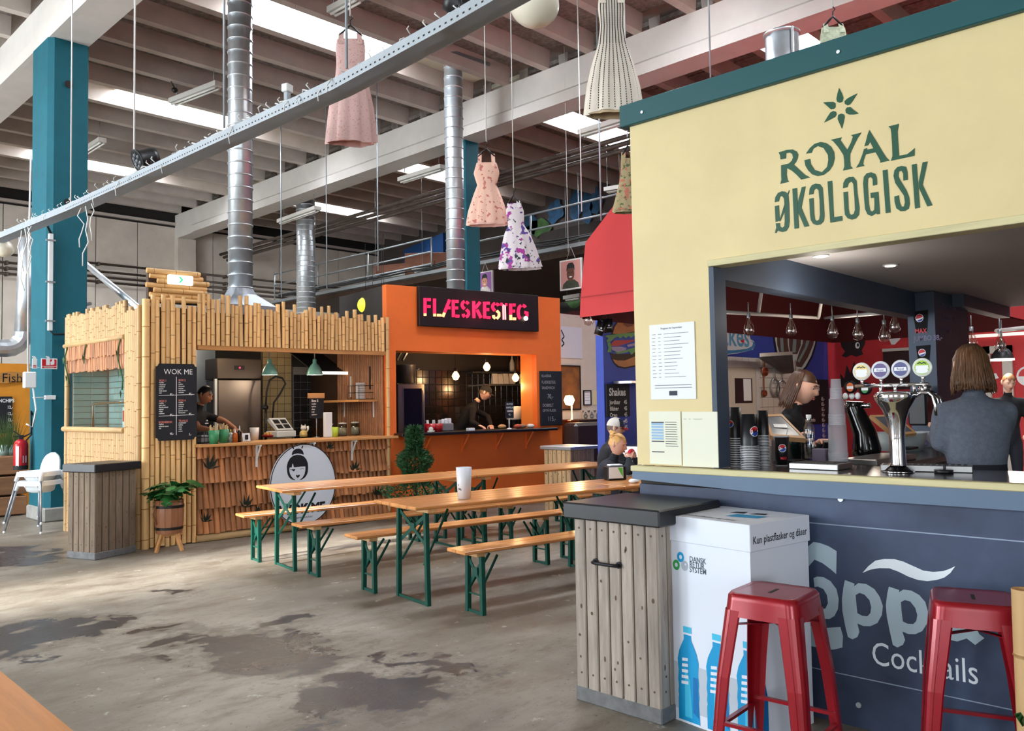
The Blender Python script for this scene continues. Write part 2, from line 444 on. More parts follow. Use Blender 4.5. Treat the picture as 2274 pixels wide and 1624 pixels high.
# ---- walls
def wall_panels(o, x0, x1, z0, z1, pitch, off):
    n = int((x1-x0)/pitch); p = MB(); p.box(.012, pitch-.012, 0, .06, z0, z1); pm = p.mesh('wall_panel', concrete_wall)
    for i in range(n): put(pm, 'wall_panel', o, (x0+i*pitch, off, 0))
c = MB(); c.box(-9, 20, 26.16, 26.4, 0, 8.3); wb = tag(c.build('wall_back', dark_gap), kind='structure')
wall_panels(wb, -2, 20, 0, 7.35, 1.22, 26.1)
c = MB(); c.box(-9, 20, 26.02, 26.15, 7.42, 7.5); c.build('ledge', rib_paint, wb)
c = MB(); c.cbox(11.35, 11.95, 25.85, 26.12, 0, 7.0, .01); c.build('pilaster', concrete_wall, wb)
c = MB(); c.box(19.3, 19.6, -9, 26.2, 0, 8.3); we = tag(c.build('wall_east', mat('dark_wall', (74, 66, 62), .9, var=.2, scale=1.5)), kind='structure')
def gate_wall(name, along, openings, lo, hi, fix):
    """a wall with glazed roller gates"""
    c = MB()
    def bx(a, b, z0, z1):
        if along == 'y': c.box(fix, fix+.15, a, b, z0, z1)
        else: c.box(a, b, fix, fix+.15, z0, z1)
    cur = lo
    if along == 'y':
        m, wd = SUN_SLOT; bx(lo, m-wd/2, 0, 8.3); bx(m+wd/2, hi, 0, 8.3); bx(m-wd/2, m+wd/2, 0, 3.0); bx(m-wd/2, m+wd/2, 6.6, 8.3); openings = []; cur = hi
    for (m, wd) in sorted(openings):
        bx(cur, m-wd/2, 0, 8.3); bx(m-wd/2, m+wd/2, 6.1, 8.3); bx(m-wd/2, m+wd/2, 0, .3); cur = m+wd/2
    if cur < hi: bx(cur, hi, 0, 8.3)
    return tag(c.build(name, concrete_wall), kind='structure')
gate_wall('wall_west', 'y', GATES_W, -9, 26.2, -9.15)
ww_ = [o for o in C.objects if o.name == 'wall_west'][0]
for gy, gw in GATES_W:
    c = MB(); c.box(-8.99, -8.93, gy-gw/2, gy+gw/2, .3, 5.9) if abs(gy-9) > .1 else c.box(-8.99, -8.93, 8.8, gy+gw/2, .3, 5.9); c.build('milky_pane', emat('gate_pane', (225, 238, 250), 1.0), ww_)
gate_wall('wall_south', 'x', [(-3.5, 4.2)], -9, 20, -9.15)
# pipes along the back wall
PB = Fr(0, 25.95, 0)
pipe_m = mat('rusty_pipe', (84, 72, 64), .6, .3, var=.3, scale=8)
for i, py in enumerate((589, 606, 618, 629)):
    z = PB.at(250, py).z; c = MB(); c.tube([(1, 25.93, z), (11.2, 25.93, z)], .035, 6)
    o = tag(c.build('wall_pipe', pipe_m), '%s of the thin dark pipes along the back wall' % ['top one', 'second from the top', 'third from the top', 'lowest one'][i], 'pipe', 'pipes along the back wall')
    z2 = PB.at(700, [612, 625, 638, 652][i]).z; c = MB(); c.tube([(12, 25.93, z), (19, 25.93, z)], .035, 6); c.build('pipe', pipe_m, o)
    for x in (3, 6.6, 9, 13, 16): c = MB(); c.box(x-.03, x+.03, 25.88, 26.1, z-.05, z+.05); c.build('clamp', pipe_m, o)
# ================================================================ bamboo wok stall
K = Fr(3.81, 9.61, -3.74)
bam = mat('bamboo', (234, 188, 126), .42, var=.16, scale=3, stretch=(1, 1, .25), rand=.22)
bam_daylit = mat('bamboo_daylit', (204, 166, 116), .5, var=.14, scale=3, stretch=(1, 1, .25), rand=.14)  # same bamboo with the side wall's daylight worked into its tone
bam_node = mat('bamboo_node', (150, 108, 58), .6)
bam_in = mat('bamboo_inside', (196, 150, 96), .8)
bam_half = mat('split_bamboo', (188, 124, 76), .45, var=.4, scale=4, stretch=(1, 1, .3), rand=.35)
dark_wood = mat('dark_wood', (70, 48, 34), .6, var=.25, scale=4, stretch=(.3, 3, 3))
board_wood = mat('board_wood', (196, 140, 84), .45, var=.2, scale=4, stretch=(.4, 5, 5))
chalk_black = mat('chalkboard', (24, 25, 32), .7, var=.2, scale=6)
chalk_white = mat('chalk_white', (235, 235, 232), .8)
chalk_red = mat('chalk_red', (205, 120, 110), .8)
inner_dark = mat('stall_dark', (46, 40, 36), .7)
brushed = mat('brushed_steel', (168, 166, 164), .32, .9, var=.1, scale=4)
def bamboo_mesh(L_, r, pitch, m, n=8, ph=0.):
    b = MB(); z = 0; zs = []; k = pitch*ph
    while k < L_-.03:
        if k > .03: zs.append(k)
        k += pitch
    prof = [(r, 0)]; segs = []
    def seg(a, bb, mi): segs.append((a, bb, mi))
    cur = 0
    for q in zs:
        seg((r, cur), (r*.985, q-.006), 0); seg((r*.985, q-.006), (r*1.09, q), 0); seg((r*1.09, q), (r*1.02, q+.007), 1); seg((r*1.02, q+.007), (r, q+.012), 0); cur = q+.012
    seg((r, cur), (r*.98, L_), 0)
    for a, bb, mi in segs:
        b.mi = mi; b.lathe([a, bb], n=n)
    b.mi = 2; b.lathe([(r*.98, L_), (r*.7, L_), (r*.7, L_-.04), (.001, L_-.04)], n=n, smooth=False)
    b.lathe([(.001, 0), (r, 0)], n=n, smooth=False)
    return b.mesh('bamboo_pole', [m, bam_node, bam_in])
ks = thing('bamboo_stall', 'bamboo clad wok stall with jagged pole parapet and serving hatch', 'food stall', K.o, K.a)
TALL = [bamboo_mesh(2.8, .03, p_, bam, 9, q_) for p_, q_ in ((.34, .3), (.27, .7), (.4, .5))]
SHORT = [bamboo_mesh(.55, .029, .2, bam, 8, q_) for q_ in (.25, .6, .9)]+[bamboo_mesh(.55, .029, .31, bam, 8, q_) for q_ in (.4, .8)]
TALLP = [bamboo_mesh(2.8, .028, .3, bam_daylit, 8, q_) for q_ in (.3, .7)]
SHORTP = [bamboo_mesh(.4, .028, .17, bam_daylit, 8, q_) for q_ in (.3, .6, .9)]
SLAT = [bamboo_mesh(1.3, .021, .22, bam_daylit, 6, q_) for q_ in (.2, .5, .8)]
put(TALL[0], 'bamboo_pole', ks, (.035, -.02, 0), scale=(1.45, 1.45, 1.01))
x = .105
while x < .60:
    r_ = rnd(.9, 1.1); put(random.choice(TALL), 'bamboo_pole', ks, (x, -.02+rnd(-.008, .004), rnd(0, .02)), (rnd(-.003, .003), rnd(-.004, .004), rnd(0, 6)), (r_*.92, r_*.92, rnd(.98, 1.03))); x += .0605*r_
x = .64; i = 0
while x < 3.25:
    r_ = rnd(.78, 1.05); top = 2.94-.10*(x-.6)/2.6+rnd(-.13, .035)
    put(SHORT[i % 5], 'bamboo_pole', ks, (x+.0, -.03, 2.32), (rnd(-.01, .01), rnd(-.02, .02), rnd(0, 6)), (r_*.93, r_*.93, (top-2.32)/.55)); x += .0590*r_*1.03; i += 1
put(TALL[1], 'bamboo_pole', ks, (3.27, -.05, 0), scale=(.85, .85, 1.0))
def LW(s, z, out=0): return (-.087*s-out, s, z)
s_ = .03
while s_ < .40: put(random.choice(TALLP), 'bamboo_pole', ks, LW(s_, 0, .02), (0, 0, rnd(0, 6)), (1, 1, rnd(.96, 1.0))); s_ += .055
while s_ < 2.25:
    put(random.choice(SHORTP), 'bamboo_pole', ks, LW(s_, 2.43, .02), (0, 0, rnd(0, 6)), (1, 1, rnd(.86, 1.06))); put(random.choice(SLAT), 'bamboo_slat', ks, LW(s_, 0, .01), (0, 0, rnd(0, 6))); s_ += .055
for s_ in [x_*.055+.42 for x_ in range(33)]: put(random.choice(SLAT), 'bamboo_slat', ks, LW(s_, 0, .012), (0, 0, rnd(0, 6)))
put(TALLP[0], 'bamboo_pole', ks, LW(2.26, 0, .02), scale=(1.2, 1.2, 1))
for z, s0, s1, r_ in ((1.33, .38, 2.32, .035), (2.42, .38, 2.3, .03)):
    c = MB(); c.tube([LW(s0, z, .04), LW(s1, z, .04)], r_, 8); c.build('rail_pole', bam_daylit, ks)
# side window: pane, hanging split-bamboo fringe, vines, tiled kitchen behind
c = MB(); c.add([LW(.4, 1.35), LW(2.24, 1.35), LW(2.24, 2.4), LW(.4, 2.4)], [(0, 1, 2, 3)]); c.build('window_pane', glassmat('clear_pane', (225, 240, 240), .14), ks)
tile_m = MB(); tile_m.lathe([(.026, 0), (.024, .22)], n=6, a0=PI*.5, a1=PI*1.5); tile_m = tile_m.mesh('fringe_tile', bam_half)
for row, (z, n) in enumerate(((2.22, 33), (2.06, 33))):
    for i in range(n): put(tile_m, 'fringe_tile', ks, LW(.42+i*.055, z+rnd(-.012, .012), .03-row*.02), (0, rnd(-.04, .04), rnd(-.1, .1)))
vine = mat('vine_green', (44, 82, 40), .6, var=.3, scale=9)
for s0, zs in ((.45, 1.7), (2.15, 1.9), (1.5, 2.05)):
    c = MB(); pts = [LW(s0+.08*math.sin(i*1.1), 2.4-i*.12, .06) for i in range(int((2.4-zs)/.12)+1)]; c.tube(pts, .008, 5)
    for p in pts[1::2]:
        a = rnd(-1, 1); c.add([(p[0]-.02, p[1], p[2]), (p[0]-.03, p[1]+.04*a, p[2]-.03), (p[0]-.02, p[1]+.03*a, p[2]-.1), (p[0]-.01, p[1]-.02, p[2]-.04)], [(0, 1, 2, 3)])
    c.build('vine', vine, ks)
tw = MB(); tw.box(-.16, .28, 2.2, 2.24, .9, 2.45); tw = tw.build('tiled_wall', mat('grout_grey', (92, 98, 98), .8), ks)
t = MB(); t.cbox(.003, .217, -.008, .0, .003, .077, .003); tm = t.mesh('tile', mat('mint_tile', (158, 190, 186), .15, var=.08, rand=.1, coat=.4))
for i in range(2):
    for j in range(18): put(tm, 'tile', tw, (-.16+i*.22, 2.2, .98+j*.08))
for i in range(9):
    for j in range(18): put(tm, 'tile', tw, (.26, .15+i*.22, .98+j*.08), (0, 0, PI/2))
c = MB(); c.box(.262, .29, .1, 2.2, .9, 2.45); c.build('grout_backing', MATS['grout_grey'], tw)
c = MB(); c.tube([LW(1.75, 1.35, -.12), LW(1.75, 1.62, -.12), LW(1.72, 1.66, -.12), LW(.72, 1.66, -.14), LW(.66, 1.6, -.14)], .018, 8); c.build('tap', mat('chrome', (225, 228, 232), .08, 1), ks)
c = MB(); c.box(-.02, .0, .5, .62, 1.36, 1.6); c.mi = 1; c.box(-.024, -.02, .52, .60, 1.43, 1.56); c.build('notice', [white_plastic, mat('red_print', (196, 40, 44), .6)], ks)
# carcass
c = MB(); c.box(.03, .62, .012, .05, 0, 2.75); c.box(.62, 3.3, .0, .04, 2.3, 2.72); c.build('front_board', dark_wood, ks)
c = MB(); c.box(.03, 3.3, .06, 2.2, 2.62, 2.68); c.build('roof_panel', inner_dark, ks)
c = MB(); c.box(.62, 3.28, -.04, .06, 2.27, 2.32); c.build('lintel', board_wood, ks)
c = MB(); c.box(.0, 3.4, 2.25, 2.32, 0, 2.7); kb = c.build('rear_wall', inner_dark, ks)
c = MB(); c.box(3.30, 3.36, .05, 2.3, 0, 2.7); ki = c.build('inner_wall', dark_wood, ks)
pm = bamboo_mesh(1.5, .026, .37, mat('bamboo_brown', (158, 104, 66), .5, var=.25, rand=.25), 7, .4)
for i in range(24): put(pm, 'bamboo_pole', ki, (3.28, .1+i*.052, 1.0), (0, 0, rnd(0, 6)))
c = MB(); c.box(.62, 3.3, .05, .09, 0, 1.1); c.build('front_panel', dark_wood, ks)
c = MB(); c.cbox(.58, 3.34, -.2, .42, 1.115, 1.15, .006); c.build('counter_top', board_wood, ks)
wbr = mat('bracket_white', (226, 226, 224), .5)
for px in (574, 694, 786):
    a = K.at(px, 1000, -.12); c = MB(); c.box(a.x-.012, a.x+.012, -.19, -.06, 1.095, 1.115); c.box(a.x-.012, a.x+.012, -.075, -.06, .84, 1.1); c.bar((a.x, -.17, 1.1), (a.x, -.07, .93), .012, .02); c.build('bracket', wbr, ks)
ht = MB(); ht.lathe([(.039, 0), (.037, .06), (.028, .36)], n=8, a0=PI, a1=2*PI); ht.lathe([(.026, .002), (.039, 0)], n=8, a0=PI, a1=2*PI); ht = ht.mesh('bamboo_tile', bam_half)
for j, zb in enumerate((.97, .68, .38, .09)):
    for i in range(40):
        if j == 0 and 0: continue
        hh = .155/.34 if j == 0 else rnd(.97, 1.0)
        put(ht, 'bamboo_tile', ks, (.65+i*.0672, -.035-.006*(i % 2), zb+rnd(-.010, .010)), (-.15, rnd(-.01, .01), rnd(-.1, .1)), (1, 1, hh))
c = MB(); c.tube([(.6, -.03, .045), (3.28, -.03, .045)], .045, 8); c.build('base_pole', bam_daylit, ks)
leafm = mat('dark_leaf', (28, 40, 30), .6)
for px, py, sc in ((465, 1028, 1.3), (730, 990, .8), (785, 1035, 1.1), (545, 1115, 1.2), (455, 1150, .9), (835, 1090, 1.1), (570, 1130, .6), (735, 1105, .7)):
    a = K.at(px, py, -.06); c = MB()
    for th in (-1.2, -.6, 0, .5, 1.1): 
        d = (math.sin(th+.3), math.cos(th+.3)); L_ = .1*sc
        c.add([(a.x, -.06, a.z-.06*sc), (a.x+d[0]*L_*.5-d[1]*.018*sc, -.085, a.z-.06*sc+d[1]*L_*.6+d[0]*.018), (a.x+d[0]*L_, -.1, a.z-.06*sc+d[1]*L_*1.5), (a.x+d[0]*L_*.5+d[1]*.018*sc, -.08, a.z-.06*sc+d[1]*L_*.5)], [(0, 1, 2, 3)])
    c.build('leaf_spray', leafm, ks)
# exit lamp on a raft of poles
rf = thing('bamboo_raft', 'short raft of horizontal bamboo poles standing on the stall roof behind the exit lamp', 'bamboo raft', K.w(0, 0, 2.82), K.a)
bm_ = [bamboo_mesh(.62, .03, .25, bam, 8, q) for q in (.3, .7)]
for i, (x0, L_) in enumerate(((.14, 1.06), (.12, 1.12), (.16, 1.0), (.06, 1.14), (.18, .98), (.1, 1.0), (.06, 1.0))):
    put(bm_[i % 2], 'bamboo_pole', rf, (x0+(0 if i < 3 else .02), .1+.02*(i % 2), .03+i*.055), (0, PI/2, 0), (1, 1, L_))
c = MB(); c.box(.12, .8, .16, .24, 0, .38); c.build('backing', dark_wood, rf)
ex = thing('exit_lamp', 'white emergency exit lamp with green arrow on the bamboo raft', 'exit sign', K.w(0, 0, 3.03), K.a)
a, b = K.at(374, 612, .02), K.at(428, 631, .02)
c = MB(); c.cbox(a.x, b.x, .0, .06, .0, .11, .006); c.build('housing', emat('exit_white', (238, 246, 240), .8), ex)
c = MB(); mx = (a.x+b.x)/2; c.prism([(mx-.03, .02), (mx-.012, .02), (mx+.02, .055), (mx-.012, .09), (mx-.03, .09), (mx-.0, .055)], XZ(-.004), 0, .003); c.build('arrow', emat('exit_green', (20, 190, 120), .9), ex)
# menu board
mb = thing('menu_board', 'black chalk menu board with notched corners hung on the tall bamboo panel', 'menu board', K.w(0, -.07, 0), K.a)
x0, x1, z0, z1 = .125, .59, 1.21, 2.09; q = .035
def notch(cx, cz, a0): return [(cx+q*math.cos(a0-i*PI/8), cz+q*math.sin(a0-i*PI/8)) for i in range(5)]
poly = notch(x0, z1, 0)[::-1]+notch(x1, z1, -PI/2)[::-1]
poly = [(x0+q, z1)]+[(x1-q, z1), (x1-q*.7, z1-q*.7), (x1, z1-q), (x1, z0+q), (x1-q*.7, z0+q*.7), (x1-q, z0), (x0+q, z0), (x0+q*.7, z0+q*.7), (x0, z0+q), (x0, z1-q), (x0+q*.7, z1-q*.7)]
c = MB(); c.prism(poly, XZ(0), -.02, .0); c.build('board', chalk_black, mb)
T_ = XZ(-.0215)
c = MB(); c.text('WOK ME', T_, .062, x0+.085, z1-.12, .95, .0)
xm = (x0+x1)/2-.005
c.sheet(stroke([(xm, z1-.15), (xm, z0+.06)], .006), T_); c.sheet(stroke([(x0+.03, z1-.365), (x1-.03, z1-.355)], .005), T_); c.sheet(stroke([(x0+.03, z1-.60), (x1-.03, z1-.59)], .005), T_)
for bx, bz, items, pr_ in ((x0+.03, z1-.2, ('-nudler', '-oksekod', '-gulerod', '-porre', '-soja sauce', '-aeg'), '85,-'), (xm+.02, z1-.195, ('-ris', '-kylling', '-broccoli', '-ananas', '-sod sauce', '-cashew'), '85,-'),
                   (x0+.03, z1-.435, ('-nudler', '-pak choi', '-bambusskud', '-spinat', '-rejer', '-cashew'), '85,-'), (xm+.02, z1-.43, ('-nudler', '-gulerod', '-kinakal', '-porre', '-peanut sauce', '-koriander'), '85,-'),
                   (x0+.03, z1-.675, ('-kylling', '-peanut sauce', '-ris'), '40,-'), (xm+.02, z1-.665, ('-grontsager', '-kylling', '-okse', '-rejer', '-sauce'), '5,-')):
    for i, it in enumerate(items): c.text(it, T_, .016, bx, bz-.012-i*.0235-.012, .9, .02)
    c.text(pr_, T_, .026, bx+.125, bz-.165 if len(items) > 4 else bz-.14, .8, .02)
c.build('chalk_writing', chalk_white, mb)
c = MB()
for tx, bx, bz in (('BOX 1', x0+.035, z1-.2), ('BOX 2', xm+.025, z1-.195), ('BOX 3', x0+.035, z1-.435), ('BOX 4', xm+.025, z1-.43), ('BORNEBOX', x0+.03, z1-.675), ('TILVALG', xm+.025, z1-.665)): c.text(tx, T_, .024, bx, bz-.005, .85, .03)
c.build('chalk_headings', chalk_red, mb)
# round sign
rs = thing('round_sign', 'round white sign with a winking black-haired face on the split bamboo front', 'sign', K.w(0, -.16, 0), K.a)
cxs, czs, rx, rz = 1.915, .59, .455, .51
c = MB(); c.prism(ell(cxs, czs, rx, rz, 48), XZ(0), -.015, .01); c.build('disc', mat('sign_white', (206, 212, 222), .5), rs)
ink = mat('ink_black', (14, 15, 22), .55)
c = MB(); T_ = XZ(-.0165)
c.ring(ell(cxs, czs, rx, rz, 48), ell(cxs, czs, rx*.975, rz*.978, 48), T_)
def sg(pts): return [((560+x/7.38), (960+y/7.38)) for x, y in pts]
def kp(pts, off=-.1765): 
    out = []
    for x, y in sg(pts): p = K.at(x, y, off); out.append((p.x, p.z))
    return out
for poly in ([(650, 380), (652, 345), (668, 310), (695, 285), (730, 272), (770, 270), (805, 282), (830, 310), (845, 350), (843, 372), (800, 356), (745, 350), (700, 358)],
             [(650, 238), (668, 230), (690, 270), (675, 284)], [(822, 220), (838, 226), (822, 272), (803, 264)],
             [(572, 640), (568, 560), (585, 490), (620, 430), (670, 388), (730, 372), (790, 375), (850, 400), (890, 450), (912, 510), (918, 580), (915, 620), (870, 562), (800, 565), (690, 578), (680, 560), (668, 515), (655, 530), (650, 575), (612, 585), (608, 625)],
             [(572, 640), (608, 625), (618, 680), (640, 725), (675, 765), (715, 785), (690, 787), (640, 772), (600, 735), (580, 690)],
             [(915, 620), (872, 565), (872, 620), (858, 690), (825, 745), (775, 785), (820, 775), (870, 740), (900, 690), (912, 650)],
             [(650, 608), (710, 606), (700, 625), (688, 642), (668, 640), (655, 622)], [(625, 608), (655, 618), (650, 624), (622, 616)],
             [(780, 606), (815, 592), (855, 598), (853, 604), (815, 600), (783, 612)],
             [(718, 705), (735, 700), (748, 712), (762, 698), (778, 700), (782, 715), (765, 740), (745, 750), (725, 735)]):
    c.sheet(kp(poly), T_)
c.text('WOK ME', T_, .115, cxs-.335, .235, .98, .05)
c.text('Asian street kitchen', T_, .03, cxs-.2, .165, .95)
c.build('print', ink, rs)
# ================================================================ inside the wok stall
def on(px, py, z):
    p = G(px, py, z); return p, dep(p)/FPX
def kl(px, py, off): return K.at(px, py, off)
ceram = mat('white_ceramic', (225, 222, 214), .25, coat=.4)
fr = thing('fridge', 'tall brown-reflecting steel fridge with a small red display at the back of the wok stall', 'fridge', K.w(0, 0, 0), K.a)
a, b = kl(484, 820, 1.5), kl(580, 820, 1.5); top = kl(530, 797, 1.5).z; mid = kl(530, 842, 1.5).z
c = MB(); c.cbox(a.x, b.x, 1.5, 2.2, .06, mid-.01, .01); c.build('door', mat('fridge_steel', (128, 116, 108), .3, .7), fr)  # steel tinted brown, the dark reflection is put into its colour
c = MB(); c.cbox(a.x-.02, b.x, 1.48, 2.2, mid, top, .01); o = c.build('head_panel', mat('fridge_head', (88, 76, 68), .4, .5), fr)
d0 = kl(532, 817, 1.47); c = MB(); c.box(d0.x-.07, d0.x+.07, 1.465, 1.48, d0.z-.03, d0.z+.03); c.build('display', black_plastic, fr)
c = MB(); c.ball((d0.x, 1.46, d0.z), .012, 6, 4); c.build('indicator', emat('red_led', (255, 30, 60), 6), fr)
c = MB(); c.box(a.x-.045, a.x-.01, 1.5, 1.54, .3, mid); c.build('edge_trim', mat('light_trim', (220, 222, 224), .4), fr)
co = thing('steel_door', 'blue-grey steel door left of the fridge in the wok stall', 'door', K.w(0, 0, 0), K.a)
c = MB(); c.box(.32, kl(478, 850, 1.9).x, 1.9, 1.98, 0, 2.4); c.build('leaf', mat('door_bluegrey', (112, 122, 134), .4, .4), co)
# cream tiles and dark tiles on the rear wall
ct = MB(); ct.cbox(.003, .117, -.012, 0, .003, .117, .004); cream_t = ct.mesh('tile', mat('cream_tile', (206, 180, 132), .2, rand=.12, coat=.3)); dark_t = ct.mesh('tile', mat('black_tile', (38, 34, 34), .15, rand=.2, coat=.4))
c = MB(); p0, p1 = kl(583, 930, 2.2), kl(642, 930, 2.2); c.box(p0.x, p1.x+.05, 2.2, 2.25, 1.0, 2.5); g1 = c.build('tile_backing', mat('grout_brown', (110, 90, 62), .8), ks)
for i in range(int((p1.x-p0.x)/.12)+1):
    for j in range(12): put(cream_t, 'tile', g1, (p0.x+i*.12, 2.2, 1.02+j*.12))
c = MB(); q0, q1 = kl(652, 930, 2.2), kl(795, 930, 2.2); c.box(q0.x, q1.x, 2.2, 2.25, .9, 2.2); g2 = c.build('tile_backing', mat('grout_light', (150, 146, 140), .8), ks)
for i in range(int((q1.x-q0.x)/.12)+1):
    for j in range(9): put(dark_t, 'tile', g2, (q0.x+i*.12, 2.2, 1.0+j*.12))
hd = thing('extractor_hood', 'slatted steel extractor hood with a lit edge in the wok stall', 'hood', K.w(0, 0, 0), K.a)
a, b = kl(705, 828, 1.0), kl(795, 828, 1.0)
c = MB(); c.box(a.x, b.x+.1, 1.0, 1.05, a.z-.02, a.z+.02); c.build('lit_edge', emat('hood_light', (250, 246, 236), 1.4), hd)
c = MB(); c.add([(a.x, 1.05, a.z), (b.x+.1, 1.05, a.z), (b.x+.1, 2.1, a.z+.45), (a.x, 2.1, a.z+.45)], [(0, 1, 2, 3)]); c.build('shell', steel_dark, hd)
for i in range(14): 
    xx = a.x+(b.x-a.x+.1)*i/14+.02; c = MB(); c.bar((xx, 1.06, a.z-.005), (xx, 2.05, a.z+.42), .03, .012); c.build('slat', brushed, hd)
fa = thing('spray_tap', 'black spring spray tap arching over the sink of the wok stall', 'tap', K.w(0, 0, 0), K.a)
pts = [kl(*q, 1.2) for q in ((590, 905), (592, 870), (598, 845), (612, 836), (627, 840), (634, 852), (622, 875), (608, 895), (605, 930))]
c = MB(); c.tube(pts, .014, 6); c.build('hose', black_rubber, fa)
c = MB(); p = pts[0]; c.cyl(p, (p.x, p.y, 1.0), .02, n=8); c.cyl((p.x-.05, p.y, p.z), (p.x+.03, p.y, p.z), .03, n=8); c.build('spray_head', black_plastic, fa)
# pendant lamps
mint = mat('mint_enamel', (122, 178, 160), .3, coat=.5)
lampin = emat('lamp_inner', (255, 240, 215), 2.5)
def wok_lamp(px, top, bot, lab):
    p = kl(px, bot, .35); k = dep(K.w(p.x, p.y, p.z))/FPX; zt = kl(px, top, .35).z
    t = thing('pendant_lamp', lab, 'lamp', K.w(p.x, p.y, p.z), K.a, 'mint pendant lamps in the wok stall')
    R = 17.5*k; h = 26*k
    c = MB(); c.lathe([(R, 0), (R*.97, h*.16), (R*.8, h*.5), (R*.52, h*.82), (R*.28, h*.98), (R*.26, h*1.0), (R*.26, h*1.32), (R*.16, h*1.36), (.002, h*1.36)], n=24); c.build('shade', mint, t)
    c = MB(); c.lathe([(R*.95, .004), (R*.75, h*.4), (R*.2, h*.8), (.002, h*.8)], n=20); c.build('lining', lampin, t)
    c = MB(); c.cyl((0, 0, h*1.36), (0, 0, 2.6-p.z), .009, n=6); c.build('rod', grey_metal, t)
    lamp('wok_lamp_light', K.w(p.x, p.y, p.z-.05), 6, (1, .85, .65), .05)
wok_lamp(599, 800, 833, 'mint enamel pendant lamp nearer the menu board over the wok counter')
wok_lamp(699, 800, 833, 'mint enamel pendant lamp nearer the orange stall over the wok counter')
lamp('stall_light', K.w(1.4, 1.2, 2.4), 11, (1, .82, .6), .15)
# things on the wok counter
CZ = 1.15
jar_glass = glassmat('jar_glass', (232, 238, 236), .12)
rice = mat('rice_filling', (222, 208, 178), .8, var=.2, scale=60)
green_cup = mat('green_cup', (60, 140, 92), .4)
def cup(name, lab, cat, px, py, z, w, h, m, group=None, taper=.8, fill=None, loc=None):
    p, k = on(px, py, z) if loc is None else loc; R = w*k/2; H = h*k
    t = thing(name, lab, cat, p, K.a, group); c = MB()
    c.lathe([(.001, 0), (R*taper, 0), (R, H), (R*.93, H), (R*taper*.9, .006), (.001, .006)], n=20); c.build('body', m, t)
    if fill:
        c = MB(); c.lathe([(.001, H*.8), (R*.86, H*.8)], n=16); c.build('filling', fill, t)
    return t, R, H
stick = mat('wood_stick', (214, 176, 128), .6)
for px, py, lab in ((475, 986, 'green cup full of wooden cutlery beside the black caddy on the wok counter'), (497, 984, 'green cup of chopsticks beside the spotted bottle on the wok counter')):
    t, R, H = cup('cutlery_cup', lab, 'cup', px, py, CZ, 23, 30, green_cup, 'green cutlery cups')
    for i in range(7):
        a = i*.9; c = MB(); c.bar((R*.5*math.cos(a), R*.5*math.sin(a), .01), (R*.75*math.cos(a+.3), R*.75*math.sin(a+.3), H+rnd(.03, .09)), .012, .004); c.build('stick', stick, t)
p, k = on(452, 985, CZ); t = thing('napkin_caddy', 'black wire caddy holding a white bottle at the left end of the wok counter', 'caddy', p, K.a)
c = MB(); W, H = 25*k, 26*k
for z in (.01, H*.5, H): c.tube([(-W/2, -.08, z), (W/2, -.08, z), (W/2, .08, z), (-W/2, .08, z), (-W/2, -.08, z)], .004, 5)
for x in (-W/2, -W/6, W/6, W/2):
    for y in (-.08, .08): c.cyl((x, y, 0), (x, y, H), .004, n=5)
c.box(-W/2, W/2, -.08, .08, 0, .008); c.build('wire_frame', black_plastic, t)
c = MB(); c.cbox(-W*.4, W*.4, -.06, .07, .01, H*.7, .01); c.build('filler', mat('grey_napkins', (150, 150, 152), .8), t)
p, k = on(453, 972, CZ); t = thing('white_bottle', 'white squeeze bottle standing in the black caddy', 'bottle', (p.x, p.y, CZ+.01), K.a)
c = MB(); c.lathe([(.001, 0), (.035, 0), (.035, .17), (.03, .2), (.012, .21), (.012, .24), (.001, .24)], n=14); c.build('body', white_plastic, t)
def bottle(lab, px, py, w, h, m, mcap, grp=None):
    p, k = on(px, py, CZ); R = w*k/2; H = h*k; t = thing('sauce_bottle', lab, 'bottle', p, K.a, grp); c = MB()
    c.lathe([(.001, 0), (R, 0), (R, H*.62), (R*.8, H*.7), (R*.3, H*.74), (.001, H*.74)], n=14); c.build('body', m, t)
    c = MB(); c.lathe([(R*.4, H*.73), (R*.35, H*.8), (R*.12, H), (.001, H)], n=12); c.build('cap', mcap, t); return t
bottle('squeeze bottle of orange chilli sauce on the wok counter', 522, 983, 11, 30, mat('chilli', (190, 92, 30), .3), white_plastic)
bottle('small squeeze bottle of dark soy sauce with white cap on the wok counter', 532, 982, 9, 36, mat('soy', (40, 24, 18), .25), white_plastic)
t = bottle('white bottle with dark cow spots beside the green cups', 512, 983, 11, 30, mat('spotted', (225, 220, 210), .4, var=.9, scale=30), mat('gold', (200, 160, 80), .3, .8))
p, k = on(546, 980, CZ); t = thing('folded_cards', 'small white and black folded card on the wok counter', 'card', p, K.a)
c = MB(); c.add([(-.05, -.03, 0), (.05, -.03, 0), (.05, 0, .1), (-.05, 0, .1), (.05, .04, 0), (-.05, .04, 0)], [(0, 1, 2, 3), (3, 2, 4, 5)]); c.mi = 1; c.box(-.02, .02, -.028, -.02, .02, .08); c.build('card', [white_plastic, ink], t)
cup('milky_cup', 'frosted white plastic cup on the wok counter', 'cup', 565, 978, CZ, 21, 28, mat('frosted_plastic', (214, 206, 198), .35))
p, k = on(597, 972, CZ); t = thing('red_dish', 'shallow red dish with snacks beside the till', 'dish', p, K.a)
c = MB(); c.lathe([(.001, .005), (.07, .005), (.1, .03), (.095, .035), (.065, .012), (.001, .012)], n=20); c.build('bowl', mat('red_enamel', (176, 30, 36), .3), t)
c = MB(); 
for i in range(8): c.ball((rnd(-.05, .05), rnd(-.05, .05), .03+rnd(0, .03)), .025, 6, 4)
c.build('snacks', mat('snack_tan', (214, 160, 96), .7), t)['kind'] = 'stuff'
